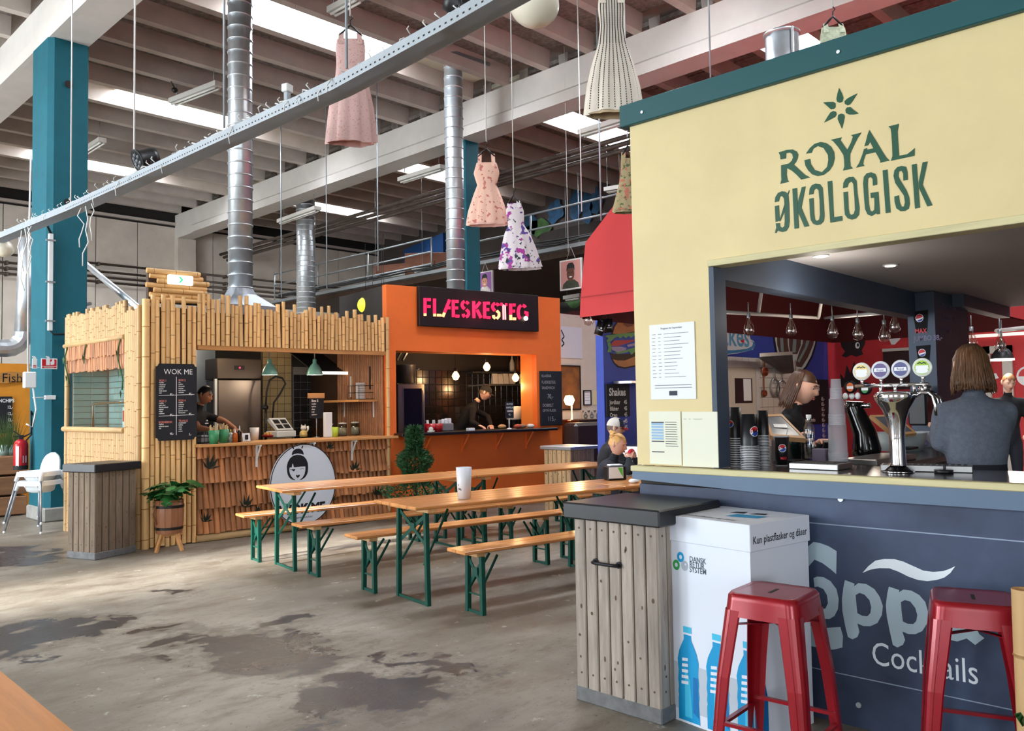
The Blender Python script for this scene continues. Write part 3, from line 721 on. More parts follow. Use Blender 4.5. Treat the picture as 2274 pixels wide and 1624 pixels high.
p, k = on(625, 971, CZ); t = thing('cash_register', 'white electronic till with a raised display on the wok counter', 'cash register', p, K.a+.15)
W = 50*k; c = MB(); c.cbox(-W/2, W/2, -.13, .2, 0, .09, .012); c.build('body', white_plastic, t)
c = MB(); c.add([(-W*.42, -.1, .1), (W*.42, -.1, .1), (W*.42, .1, .27), (-W*.42, .1, .27), (-W*.42, -.06, .09), (W*.42, -.06, .09), (W*.42, .16, .24), (-W*.42, .16, .24)], [(0, 1, 2, 3), (4, 5, 6, 7), (0, 1, 5, 4), (2, 3, 7, 6), (0, 3, 7, 4), (1, 2, 6, 5)]); o = c.build('keypad', white_plastic, t)
for i in range(2):
    for j in range(2):
        u0, u1 = -W*.34+i*W*.38, -W*.34+i*W*.38+W*.3; v0, v1 = .12+j*.4, .12+j*.4+.32
        c = MB(); c.add([(u, -.1+.2*v-.003, .1+.17*v+.003) for u, v in ((u0, v0), (u1, v0), (u1, v1), (u0, v1))], [(0, 1, 2, 3)]); c.build('key_group', steel_dark, o)
p, k = on(644, 970, CZ); t = thing('card_reader', 'black card payment terminal beside the white till', 'card reader', p, K.a)
c = MB(); c.cbox(-.035, .035, -.05, .05, 0, .12, .01); c.build('body', black_plastic, t); c = MB(); c.box(-.025, .025, -.054, -.05, .07, .11); c.build('screen', white_plastic, t)
p, k = on(674, 971, CZ); t = thing('lucky_cat', 'small gold and white waving cat figurine on the wok counter', 'figurine', p, K.a)
gold = mat('gold_ceramic', (222, 188, 112), .25, coat=.5, var=.3, scale=14)
c = MB(); c.lathe([(.001, 0), (.05, 0), (.056, .03), (.05, .07), (.03, .095), (.001, .1)], n=16); c.build('body', gold, t)
c = MB(); c.ball((0, 0, .125), (.042, .036, .036), 14, 8); 
for s in (-1, 1): c.lathe([(.015, 0), (.001, .03)], c=(s*.026, 0, .15), n=6)
c.build('head', ceram, t); c = MB(); c.tube([(.045, -.01, .07), (.06, -.02, .11), (.055, -.02, .15)], [.012, .014, .016], 8); c.build('raised_paw', ceram, t)
p, k = on(703, 972, CZ); t = thing('menu_stand', 'small black chalk menu on a steel stand with a kraft clip on the wok counter', 'menu stand', p, K.a)
z0, z1 = kl(700, 930, 0).z-CZ, kl(700, 884, 0).z-CZ; c = MB(); c.cyl((0, 0, 0), (0, 0, z0), .008, n=6); c.lathe([(.001, 0), (.04, 0), (.04, .01), (.001, .012)], n=14); c.build('stand', brushed, t)
c = MB(); c.box(-.105, .105, -.012, 0, z0, z1); c.build('board', chalk_black, t)
c = MB(); T_ = XZ(-.0135); c.text('Box 5', T_, .035, -.08, z1-.05, .9, .03)
for i, s in enumerate(('nudler', 'kylling', 'okse', 'soja', 'cashew')): c.text(s, T_, .02, -.08, z1-.085-i*.036, 1, .02)
c.build('chalk_writing', chalk_white, t); c = MB(); c.box(-.115, .115, -.02, .03, z1, z1+.07); c.build('kraft_top', mat('kraft', (176, 128, 84), .8), t)
for i, (px, py) in enumerate(((731, 970), (761, 968), (789, 966))):
    t, R, H = cup('rice_jar', 'clip jar of %s on the wok counter' % ['rice nearest the menu stand', 'noodles between the other two jars', 'grain nearest the grass pot'][i], 'jar', px, py, CZ, 20, 26, jar_glass, 'clip jars on the wok counter', 1.0)
    c = MB(); c.lathe([(.001, .008), (R*.92, .008), (R*.92, H*.66), (.001, H*.66)], n=16); c.build('filling', rice, t)
    c = MB(); c.lathe([(R*.9, H), (R*.95, H*1.1), (.001, H*1.14)], n=16); c.build('lid', ceram, t)
IZ = .95
kb_ = thing('kitchen_bench', 'dark work bench behind the wok counter', 'bench', K.w(0, 0, 0), K.a)
c = MB(); c.box(1.2, 3.25, 1.5, 2.2, IZ-.05, IZ); c.build('worktop', brushed, kb_); c = MB(); c.box(1.25, 3.2, 1.55, 2.15, .1, IZ-.05); c.build('cabinet', steel_dark, kb_)
p = kl(773, 945, 1.8); t = thing('steel_bowls', 'nested pile of steel bowls behind the jars in the wok stall', 'bowls', K.w(p.x, 1.8, IZ), K.a)
for i in range(5): c = MB(); c.lathe([(.03, .03+i*.055), (.13, .08+i*.055), (.135, .085+i*.055), (.13, .09+i*.055)], n=18); c.build('bowl', brushed, t)
p = kl(750, 952, .2); cup('lime_cup', 'lime green paper cup behind the clip jars', 'cup', 0, 0, 0, 17, 22, mat('lime_cup', (176, 200, 60), .5), loc=(K.w(p.x, .28, CZ), 11.4/FPX))
p = kl(728, 960, .3); t = thing('towel_dispenser', 'tall white paper stand beside the small menu stand', 'dispenser', K.w(p.x, .3, CZ), K.a)
c = MB(); c.cbox(-.055, .055, -.03, .03, 0, .34, .006); c.build('paper', white_plastic, t)
t, R, H = cup('grass_pot', 'turquoise pot of green grass at the right end of the wok counter', 'potted plant', 837, 965, CZ, 24, 22, mat('turquoise', (96, 196, 210), .4), taper=.75)
gm = mat('grass_green', (70, 130, 50), .6, var=.4, scale=30)
c = MB()
for i in range(160):
    a, r0, l = rnd(0, 6.28), rnd(0, R*.8), rnd(.07, .15); b = (r0*math.cos(a), r0*math.sin(a), H*.8); tip = (b[0]*2.2+rnd(-.03, .03), b[1]*2.2+rnd(-.03, .03), H*.8+l)
    c.add([(b[0]-.004, b[1], b[2]), (b[0]+.004, b[1], b[2]), tip], [(0, 1, 2)])
c.build('grass', gm, t)['kind'] = 'stuff'
sh = thing('wall_shelf', 'small wooden shelf with wire basket on the inner bamboo wall of the wok stall', 'shelf', K.w(0, 0, 0), K.a)
z = kl(815, 888, .5).z
c = MB(); c.box(2.95, 3.29, .2, 1.3, z-.03, z); c.build('plank', board_wood, sh)
for y in (.3, 1.1): c = MB(); c.box(3.25, 3.28, y-.01, y+.01, z-.25, z-.03); c.build('bracket', wbr, sh)
c = MB()
for zz in (z+.01, z+.1, z+.2): c.tube([(3.02, .3, zz), (3.26, .3, zz), (3.26, .6, zz), (3.02, .6, zz), (3.02, .3, zz)], .004, 5)
for y in (.3, .4, .5, .6): c.cyl((3.02, y, z), (3.02, y, z+.2), .004, n=5)
c.build('wire_basket', black_plastic, sh)
def paper(name, lab, cat, fr, off, px0, py0, px1, py1, m, lines=8, frame=None, th=.006):
    a, b = fr.at(px0, py0, off), fr.at(px1, py1, off); t = thing(name, lab, cat, fr.w(0, off, 0), fr.a)
    x0, x1, z0, z1 = min(a.x, b.x), max(a.x, b.x), min(a.z, b.z), max(a.z, b.z)
    c = MB(); c.box(x0, x1, -th, 0, z0, z1); c.build('sheet', m, t)
    if frame:
        c = MB(); f = .018
        for q in ((x0-f, x1+f, z1, z1+f), (x0-f, x1+f, z0-f, z0), (x0-f, x0, z0, z1), (x1, x1+f, z0, z1)): c.box(q[0], q[1], -th-.012, .004, q[2], q[3])
        c.build('frame', frame, t)
    if lines:
        c = MB(); n = lines
        for i in range(n):
            zz = z1-(z1-z0)*(.1+.8*i/n); c.sheet([(x0+(x1-x0)*.12, zz), (x0+(x1-x0)*rnd(.5, .88), zz), (x0+(x1-x0)*.88, zz-.004), (x0+(x1-x0)*.12, zz-.004)], XZ(-th-.0012))
        c.build('print', ink, t)
    return t, x0, x1, z0, z1
paper_m = mat('paper_white', (232, 234, 236), .7)
paper('clipboard', 'white clipboard sheet of pictures leaning above the wok shelf', 'clipboard', K, .55, 790, 850, 818, 886, paper_m, 6)
paper('framed_notice', 'black framed notice on the inner bamboo wall of the wok stall', 'frame', K, .4, 822, 817, 841, 862, paper_m, 5, black_plastic)
paper('white_notice', 'plain white sheet hanging beside the clipboard', 'paper', K, .9, 777, 836, 789, 882, paper_m, 0)

# ================================================================ orange roast pork stall
O = Fr(7.09, 9.39, -9)
orange = mat('orange_paint', (234, 114, 44), .55, var=.1, scale=1.5, bump=.06, bscale=14)
os_ = thing('orange_stall', 'orange painted food stall with a wide hatch under a black lit sign', 'food stall', O.o, O.a)
c = MB(); W = 3.17; H = 3.27; x0, x1, z0, z1 = .14, 2.66, 1.17, 2.34
for q in ((0, x0, 0, H), (x1, W, 0, H), (x0, x1, 0, z0), (x0, x1, z1, H)): c.box(q[0], q[1], 0, .12, q[2], q[3])
c.build('front_wall', orange, os_)
c = MB(); c.box(x1, x1+.06, .12, .42, z0, z1); c.box(x0, x1, .12, .42, z1, z1+.05); c.build('hatch_lining', mat('orange_lining', (226, 132, 60), .5), os_)
c = MB(); c.prism([(W-.02, .12), (W, .12), (3.78, .95), (3.78, 1.65), (3.72, 1.65), (3.72, .98)], lambda a, b, t: (a, b, t), 0, 2.66); c.build('side_wall', orange, os_)
c = MB(); c.prism([(W-.06, .12), (W-.03, .12), (3.71, 1.0), (3.71, 1.6), (3.69, 1.6), (3.69, 1.02)], lambda a, b, t: (a, b, t), 0, 2.62); c.build('side_lining', inner_dark, os_)
c = MB(); c.box(0.03, .1, .12, 1.6, 0, H); c.build('side_wall', inner_dark, os_)
c = MB(); c.box(0.03, 3.78, 1.55, 1.65, 0, 2.66); ob = c.build('rear_wall', inner_dark, os_)
c = MB(); c.prism([(.1, .12), (W-.05, .12), (3.7, 1.0), (3.7, 1.6), (.1, 1.6)], lambda a, b, t: (a, b, t), 2.62, 2.66); c.build('roof_panel', inner_dark, os_)
for i in range(24):
    for j in range(9): put(dark_t, 'tile', ob, (.75+i*.122, 1.55, 1.05+j*.122))
c = MB(); c.cbox(.1, 2.88, -.24, .4, 1.135, 1.175, .006); c.build('counter_top', mat('black_worktop', (20, 19, 20), .3), os_)
for px in (947, 1031, 1107, 1173):
    a = O.at(px, 985, -.05); c = MB(); c.box(a.x-.014, a.x+.014, -.2, -.0, 1.12, 1.135); c.box(a.x-.014, a.x+.014, -.018, 0, .86, 1.12); c.bar((a.x, -.18, 1.12), (a.x, -.01, .92), .014, .02); c.build('bracket', orange, os_)
sn = thing('lit_sign', 'black sign box with glowing red stencil letters on top of the orange stall', 'sign', O.w(0, 0, 0), O.a)
c = MB(); c.cbox(.49, 2.67, -.07, .0, 2.70, 3.275, .006); c.build('box', mat('sign_black', (12, 10, 12), .5), sn)
def sp(x, y):
    p = O.at(920+x/8.121, 630+y/8.121, -.072); return (p.x, p.z)
red_l = emat('red_glow', (255, 28, 70), 1.5); hot_l = emat('hot_glow', (255, 170, 110), 1.6)
def seg_arc(cx, cy, rx, ry, a0, a1, n=7): return [(cx+rx*math.cos(rad(a0+(a1-a0)*i/n)), cy+ry*math.sin(rad(a0+(a1-a0)*i/n))) for i in range(n+1)]
STR = [[(190, 262), (192, 535)], [(228, 290), (295, 292)], [(232, 413), (290, 415)], [(362, 272), (364, 540)], [(634, 290), (545, 520)], [(600, 438), (648, 438)], [(700, 294), (702, 605)], [(738, 322), (795, 324)], [(738, 440), (785, 441)], [(742, 585), (808, 588)],
       seg_arc(910, 385, 50, 62, 262, 120)+[(905, 455)], [(930, 335), (955, 345), (972, 368)], [(935, 470), (975, 510), (978, 555), (955, 590), (930, 600)], [(905, 600), (885, 580), (880, 548)],
       [(1068, 318), (1074, 622)], [(1185, 335), (1095, 450)], [(1130, 475), (1200, 618)], [(1264, 330), (1268, 628)], [(1298, 352), (1358, 354)], [(1300, 470), (1345, 471)], [(1306, 612), (1368, 616)],
       seg_arc(1460, 418, 50, 60, 262, 130)+[(1450, 490)], [(1478, 365), (1505, 378), (1515, 402)], [(1552, 372), (1590, 374)], [(1638, 378), (1672, 380)],
       [(1734, 362), (1736, 560)], [(1772, 385), (1822, 387)], [(1774, 496), (1812, 498)], seg_arc(1930, 520, 58, 122, 265, 110, 9), [(1955, 395), (1985, 405), (2000, 430)], [(1985, 520), (2030, 525), (2030, 590)]]
HOT = [[(192, 540), (194, 582)], [(365, 545), (366, 592)], [(408, 570), (485, 572)], [(543, 525), (512, 600)], [(1485, 490), (1525, 530), (1525, 590), (1485, 635)], [(1460, 632), (1430, 605), (1425, 570)], [(1600, 378), (1605, 650)], [(1635, 385), (1642, 650)], [(1737, 565), (1738, 658)], [(1775, 635), (1832, 638)]]
def neon(name, L_, m, w):
    for s_ in L_: c = MB(); c.prism([sp(*q) for q in stroke(s_, w)], XZ(-.07), -.010, .002); c.build(name, m, sn)
neon('glowing_letter_stroke', STR, red_l, 50); neon('warm_letter_stroke', [h for h in HOT if h[0][0] not in (1600, 1635)], hot_l, 46); neon('thin_letter_stroke', [h for h in HOT if h[0][0] in (1600, 1635)], emat('pale_glow', (255, 150, 150), 1.4), 22)
p = sp(2000, 630); c = MB(); c.ball((p[0], -.09, p[1]), .035, 10, 6); c.build('bare_bulb', emat('bulb_white', (255, 220, 190), 5), sn)
lamp('sign_glow', O.w(1.6, -.25, 3.0), 2.5, (1, .08, .15), .2)
# chalk board on the right of the hatch
cb = thing('price_board', 'black chalk price board on the orange wall right of the hatch', 'menu board', O.w(0, 0, 0), O.a)
a, b = O.at(1199, 824, -.03), O.at(1250, 944, -.03)
c = MB(); c.cbox(a.x, b.x, -.03, -.005, b.z, a.z, .006); c.build('board', chalk_black, cb); T_ = XZ(-.0315)
c = MB()
for s, h, dz, dx in (('KLASSISK', .045, .10, .03), ('FLÆSKESTEG', .045, .20, .03), ('SANDWICH', .045, .29, .03), ('70,-', .075, .44, .14), ('DOBBELT', .048, .57, .04), ('OP PÅ FLÆSK', .042, .65, .04), ('115,-', .075, .80, .14)): c.text(s, T_, h, a.x+dx, a.z-dz, .8, .0)
c.build('chalk_writing', mat('chalk_dim', (170, 168, 166), .9), cb)
# inside the orange stall
bulb_e = emat('filament_glow', (255, 176, 92), 14); bulb_g = emat('bulb_warm', (255, 196, 120), 5)
def bulb(px, py, lab, off=.5, grp='bare bulbs in the orange stall'):
    p = O.at(px, py, off); w_ = O.w(p.x, off, p.z); t = thing('bare_bulb', lab, 'lamp', w_, O.a, grp); R = .06
    c = MB(); c.lathe([(.001, -R), (R*.6, -R*.8), (R, 0), (R*.8, R*.6), (R*.4, R*1.1), (R*.36, R*1.3)], n=16); c.build('globe', bulb_g, t)
    c = MB(); c.lathe([(R*.38, R*1.25), (R*.4, R*2.2), (.008, R*2.4)], n=10); c.build('holder', black_plastic, t)
    c = MB(); c.cyl((0, 0, R*2.3), (0, 0, 2.62-p.z), .006, n=5); c.build('cord', black_rubber, t)
    lamp('bulb_light', w_-Vector((0, 0, .14)), 6, (1, .6, .28), .05)
bulb(1012, 836, 'lowest bare glowing bulb nearest the oven in the orange stall'); bulb(1081, 816, 'highest bare glowing bulb above the cook with the cap'); bulb(1145, 840, 'bare glowing bulb nearest the right edge of the orange hatch')
c = MB(); p = kl(914, 907, 0)
pan = thing('stock_pot', 'large steel stock pot on top of the oven in the orange stall', 'pot', O.w(O.at(903, 850, 1.1).x, 1.12, O.at(903, 851, 1.1).z), O.a)
R = 22*12.6/FPX; c = MB(); c.lathe([(.001, 0), (R, 0), (R, .28), (R*1.04, .285), (R*.96, .285), (R*.95, .02)], n=24); c.build('body', brushed, pan); c = MB(); c.tube([(R, -.06, .2), (R+.06, -.05, .22), (R+.06, .05, .22), (R, .06, .2)], .012, 6); c.build('handle', brushed, pan)
ov = thing('oven', 'steel oven with a dark glass door under the stock pot', 'oven', O.w(0, 0, 0), O.a)
a, b = O.at(883, 853, .9), O.at(943, 853, .9); c = MB(); c.cbox(max(a.x, .12), b.x, .9, 1.5, .8, a.z, .01); c.build('casing', mat('oven_steel', (140, 126, 112), .3, .8), ov)
c = MB(); c.box(max(a.x, .12)+.1, b.x-.06, .885, .9, .98, a.z-.07); c.build('glass_door', mat('oven_glass', (20, 14, 10), .08), ov)
c = MB(); c.bar((b.x-.04, .87, 1.0), (b.x-.04, .87, a.z-.1), .02, .02); c.build('handle', brushed, ov)
hd = thing('grease_hood', 'slatted steel grease hood above the oven in the orange stall', 'hood', O.w(0, 0, 0), O.a)
c = MB(); c.box(.12, .95, .9, 1.5, 2.42, 2.6); c.build('shell', steel_dark, hd)
for i in range(7): c = MB(); c.bar((.16+i*.1, .92, 2.26+i*.0), (.3+i*.1, 1.0, 2.42), .03, .03); c.build('slat', brushed, hd)
shf = thing('rear_shelf', 'steel wall shelf behind the cook in the orange stall', 'shelf', O.w(0, 0, 0), O.a)
z1 = O.at(1130, 853, 1.3).z; z2 = O.at(1130, 826, 1.3).z
c = MB(); c.box(2.55, 3.69, 1.28, 1.54, z1-.03, z1); c.build('plank', brushed, shf); c = MB(); c.box(2.3, 3.69, 1.28, 1.54, z2-.03, z2); c.build('plank', steel_dark, shf)
bagm = mat('paper_bag', (226, 218, 206), .8, var=.1, scale=8)
for i, (px, lab) in enumerate(((1098, 'white paper bag at the left end of the rear shelf'), (1110, 'second white paper bag from the left on the rear shelf'), (1122, 'third white paper bag on the rear shelf'), (1136, 'white paper bag next to the right bulb on the rear shelf'), (1160, 'white paper bag at the right end of the rear shelf'))):
    p = O.at(px, 840, 1.4); t = thing('paper_bag', lab, 'bag', O.w(p.x, 1.4, z1), O.a, 'paper bags on the rear shelf'); c = MB(); h = rnd(.17, .2); c.add([(-.05, -.04, 0), (.05, -.04, 0), (.05, .04, 0), (-.05, .04, 0), (-.052, -.01, h), (.052, -.012, h), (.052, .012, h), (-.052, .01, h)], [(0, 1, 5, 4), (1, 2, 6, 5), (2, 3, 7, 6), (3, 0, 4, 7), (0, 1, 2, 3), (4, 5, 6, 7)]); c.build('paper', bagm, t)
for px, col, lab in ((1137, (190, 188, 184), 'steel shaker on the upper rear shelf'), (1150, (110, 60, 40), 'clear bottle of brown sauce on the upper rear shelf'), (1162, (200, 130, 40), 'bottle of yellow oil on the upper rear shelf')):
    p = O.at(px, 800, 1.4); t = thing('shelf_bottle', lab, 'bottle', O.w(p.x, 1.4, z2), O.a); c = MB(); c.lathe([(.001, 0), (.045, 0), (.045, .16), (.016, .24), (.016, .28), (.001, .28)], n=12); c.build('body', mat('bottle_%d' % px, col, .3), t)
OZ = 1.175
def oon(px, off, z=OZ): p = O.at(px, 955, off); return O.w(p.x, off, z)
for px, lab in ((956, 'red saucepan with utensils on the left of the orange stall counter'), (970, 'red saucepan of sauces beside the grey basket on the orange stall counter')):
    t = thing('red_saucepan', lab, 'pot', oon(px, .1), O.a, 'red pots on the black counter'); c = MB(); c.lathe([(.001, 0), (.085, 0), (.09, .12), (.082, .12), (.08, .01), (.001, .01)], n=20); c.build('body', mat('red_enamel2', (170, 24, 30), .3), t)
    for i in range(4): c = MB(); a = i*1.6; c.bar((.04*math.cos(a), .04*math.sin(a), .03), (.07*math.cos(a), .07*math.sin(a), .17), .025, .006); c.build('utensil', white_plastic, t)
t = thing('wire_basket', 'grey basket of napkins on the orange stall counter', 'basket', oon(988, .12), O.a)
c = MB(); c.cbox(-.11, .11, -.08, .08, 0, .12, .015); c.build('basket', mat('basket_grey', (120, 116, 118), .5), t)
for i in range(3): c = MB(); c.cbox(-.09+i*.06, -.04+i*.06, -.06, .06, .1, .17+i*.01, .008); c.build('napkin', paper_m, t)
t = thing('garlic_dish', 'small white dish with a white bulb on the black counter', 'dish', oon(957, -.1), O.a); c = MB(); c.lathe([(.001, .0), (.05, 0), (.055, .025), (.05, .025), (.001, .012)], n=14); c.ball((0, 0, .045), .035, 10, 6); c.build('dish', ceram, t)
t = thing('receipt_block', 'small white block on the middle of the black counter', 'box', oon(1045, -.05), O.a); c = MB(); c.cbox(-.055, .055, -.04, .04, 0, .04, .005); c.build('block', paper_m, t)
t = thing('price_stand', 'small black chalk sign on a white post on the black counter', 'menu stand', oon(1131, -.08), O.a)
c = MB(); c.cyl((0, 0, 0), (0, 0, .2), .01, n=8); c.lathe([(.001, 0), (.04, 0), (.03, .015), (.001, .02)], n=12); c.build('post', white_plastic, t); c = MB(); c.box(-.075, .075, -.02, -.005, .17, .42); c.build('board', chalk_black, t)
c = MB()
for i, s in enumerate(('EN POSE', 'HAPPELIN', 'CRISPER', '45,-')): c.text(s, XZ(-.0215), .03, 0, .37-i*.053, .75, .01, 'CENTER')
c.build('chalk_writing', chalk_white, t)
p = oon(1143, .75, 1.0); t = thing('roll_holder', 'white drum of kitchen roll beside the cook', 'paper roll', (p.x, p.y, 1.3), O.a); c = MB(); c.lathe([(.001, 0), (.13, 0), (.135, .02), (.135, .2), (.12, .22), (.001, .22)], n=24); c.build('drum', ceram, t)
c = MB(); c.cyl((0, 0, -.32), (0, 0, 0), .03, n=8); c.build('stand', steel_dark, t)
t = thing('worktable', 'steel work table in front of the cook in the orange stall', 'table', O.w(0, 0, 0), O.a); c = MB(); c.box(1.5, 3.0, .45, .66, .93, .98); c.build('worktop', brushed, t); c = MB()
for x in (1.55, 2.95):
    for y in (.48, .63): c = MB(); c.box(x-.02, x+.02, y-.02, y+.02, 0, .93); c.build('leg', brushed, t)
for i, px in enumerate((1115, 1150, 1160, 1178)):
    t = thing('bread_roll', ['round bread roll on a tray behind the price stand', 'bread roll beside the white drum', 'dark bread roll under the right bulb', 'white cloth bundle at the right end of the black counter'][i], 'bread', oon(px, .0 if i else .2), O.a, 'rolls on the black counter'); c = MB(); c.ball((0, 0, .035), (.07, .06, .035), 12, 6); c.build('crust', mat('roll_%d' % i, ((196, 150, 100), (170, 70, 50), (150, 110, 80), (220, 214, 206))[i], .7), t)
lamp('stall_light', O.w(1.6, 1.0, 2.5), 4, (1, .7, .42), .1)
# ================================================================ beer tables and benches
pine = mat('lacquered_pine', (216, 146, 84), .28, var=.26, scale=3, stretch=(.35, 5, 5), rand=.14, coat=.35)
pine_raw = mat('raw_batten', (222, 176, 122), .5, var=.2, scale=4, stretch=(2, .5, 2), rand=.1)
green_iron = mat('green_iron', (16, 74, 62), .4, .2)
def end_frame(c_leg, root, x, hw, zt, tall, sgn):
    for s in (-1, 1):
        c = MB(); c.bar((x, s*hw, 0), (x, s*hw*.92, zt), .034, .034); c.build('leg', green_iron, root)
    lo = zt*.62 if tall else zt*.45; c = MB(); c.bar((x, -hw, lo), (x, hw*.9, zt-.02), .006, .03); c.bar((x+.012*sgn, hw, lo), (x+.012*sgn, -hw*.9, zt-.02), .006, .03)
    c.cbox(x-.006, x+.012, -.035, .035, (lo+zt)/2-.035, (lo+zt)/2+.03, .003); c.build('cross_brace', green_iron, root)
    c = MB(); c.bar((x, -hw, .012), (x, hw, .012), .02, .02); c.build('foot_bar', green_iron, root)
    if not tall: c = MB(); c.bar((x, -hw, zt*.33), (x, hw, zt*.33), .012, .012); c.build('foot_bar', green_iron, root)
    for s in (-.75, .75):
        c = MB(); c.bar((x, s*hw, zt*.42), (x+sgn*(.26 if tall else .17), s*hw*.7, zt-.01), .01, .018); c.build('strut', green_iron, root)
def make_table(name, L_, W, n, zt, hw, lab, cat, grp, tall):
    t = thing(name, lab, cat, (0, 0, 0), 0, grp); pw = W/n
    p = MB(); p.cbox(0, L_, .002, pw-.002, zt-.027, zt, .006); pm = p.mesh('plank', pine)
    for i in range(n): put(pm, 'plank', t, (rnd(-.004, .004), -W/2+i*pw, 0))
    for x, s in ((.17, 1), (L_-.17, -1)):
        c = MB(); c.cbox(x-.04, x+.04, -W/2+.04, W/2-.04, zt-.062, zt-.027, .004); c.build('batten', pine_raw, t)
        end_frame(None, t, x, hw, zt-.06, tall, s)
    return t
TA = rad(-9)
tproto = make_table('beer_table', 2.2, .70, 5, .79, .235, '', 'table', 'folding beer tables', True)
bproto = make_table('beer_bench', 2.2, .25, 2, .49, .10, '', 'bench', 'folding beer benches', False)
def place(proto, x, y, i, lab, first=[True, True]):
    k = 0 if proto is tproto else 1
    o = proto if first[k] else copy_tree(proto); first[k] = False
    o.location = (x+math.cos(TA)*2.215*i, y+math.sin(TA)*2.215*i, 0); o.rotation_euler = (0, 0, TA); o['label'] = lab; return o
place(tproto, 4.14, 7.39, 0, 'lacquered pine folding table standing in front of the round white sign')
place(tproto, 4.14, 7.39, 1, 'lacquered pine folding table set end to end before the orange stall')
place(tproto, 4.09, 5.35, 0, 'lacquered pine folding table with the white plastic cup standing on it')
place(tproto, 4.09, 5.35, 1, 'lacquered pine folding table with the napkin dispenser at the eating woman')
place(bproto, 4.13, 7.95, 0, 'narrow pine bench closest to the split bamboo front of the wok stall')
place(bproto, 4.13, 7.95, 1, 'narrow pine bench closest to the orange wall of the pork stall')
place(bproto, 4.12, 6.85, 0, 'narrow pine bench between the two table rows, on the side of the round sign table')
place(bproto, 4.12, 6.85, 1, 'narrow pine bench the man in the cap sits on')
place(bproto, 4.06, 5.90, 0, 'narrow pine bench behind the table that holds the white plastic cup')
place(bproto, 4.06, 5.90, 1, 'narrow pine bench the blonde eating woman sits on')
place(bproto, 4.15, 4.68, 0, 'narrow pine bench in front of the cup table, nearest the grey litter bin')
place(bproto, 4.15, 4.68, 1, 'narrow pine bench mostly hidden behind the grey litter bin with the black lid')
# the corner of another table beside the camera
o = copy_tree(tproto); o.location = (.70-.35, 3.15, 0); o.rotation_euler = (0, 0, rad(-91)); o['label'] = 'bright pine table of which only one corner shows at the bottom left'
o.location = (.74-.35, 2.97, 0)
t = thing('plastic_cup', 'tall white translucent plastic cup standing on the pine table', 'cup', G(1031, 1108, .79), 0)
k = 6.95/FPX; c = MB(); c.lathe([(.001, .002), (14*k, .002), (17.5*k, 69*k), (16.6*k, 69*k), (13.2*k, .012), (.001, .012)], n=24); cw = c.build('body', mat('cup_milky', (232, 232, 236), .3, trans=.15), t)
c = MB(); R = 15.6*k
for s, z, h in (('R', .11, .016), ('YAL', .075, .018)): c.text(s, lambda a, b, t_: (R*math.sin(a/R-2.3)*1.0, -R*math.cos(a/R-2.3), b), h, .03, z, .9, .03)
c.build('print', ink, t)
p = G(1366, 1066, .79); t = thing('napkin_dispenser', 'black napkin dispenser with a white and green card on the table at the blonde woman', 'dispenser', p, rad(-28))
c = MB(); c.cbox(-.10, .10, -.06, .06, 0, .14, .01); c.build('body', black_plastic, t); c = MB(); c.box(-.09, .06, -.066, -.06, .02, .13); c.mi = 1; c.add([(-.0, -.0675, .125), (.055, -.0675, .125), (.055, -.0675, .03), (.03, -.0675, .07)], [(0, 1, 2, 3)]); c.build('card', [white_plastic, mat('leaf_green', (90, 180, 70), .5)], t)
c = MB(); c.cbox(-.07, .07, -.04, .04, .14, .155, .005); c.build('napkins', paper_m, t)
p = G(1408, 1073, .79); t = thing('crumpled_napkin', 'crumpled white napkin beside the black dispenser', 'napkin', p); c = MB(); c.ball((0, 0, .02), (.06, .05, .022), 9, 5); c.build('paper', paper_m, t)

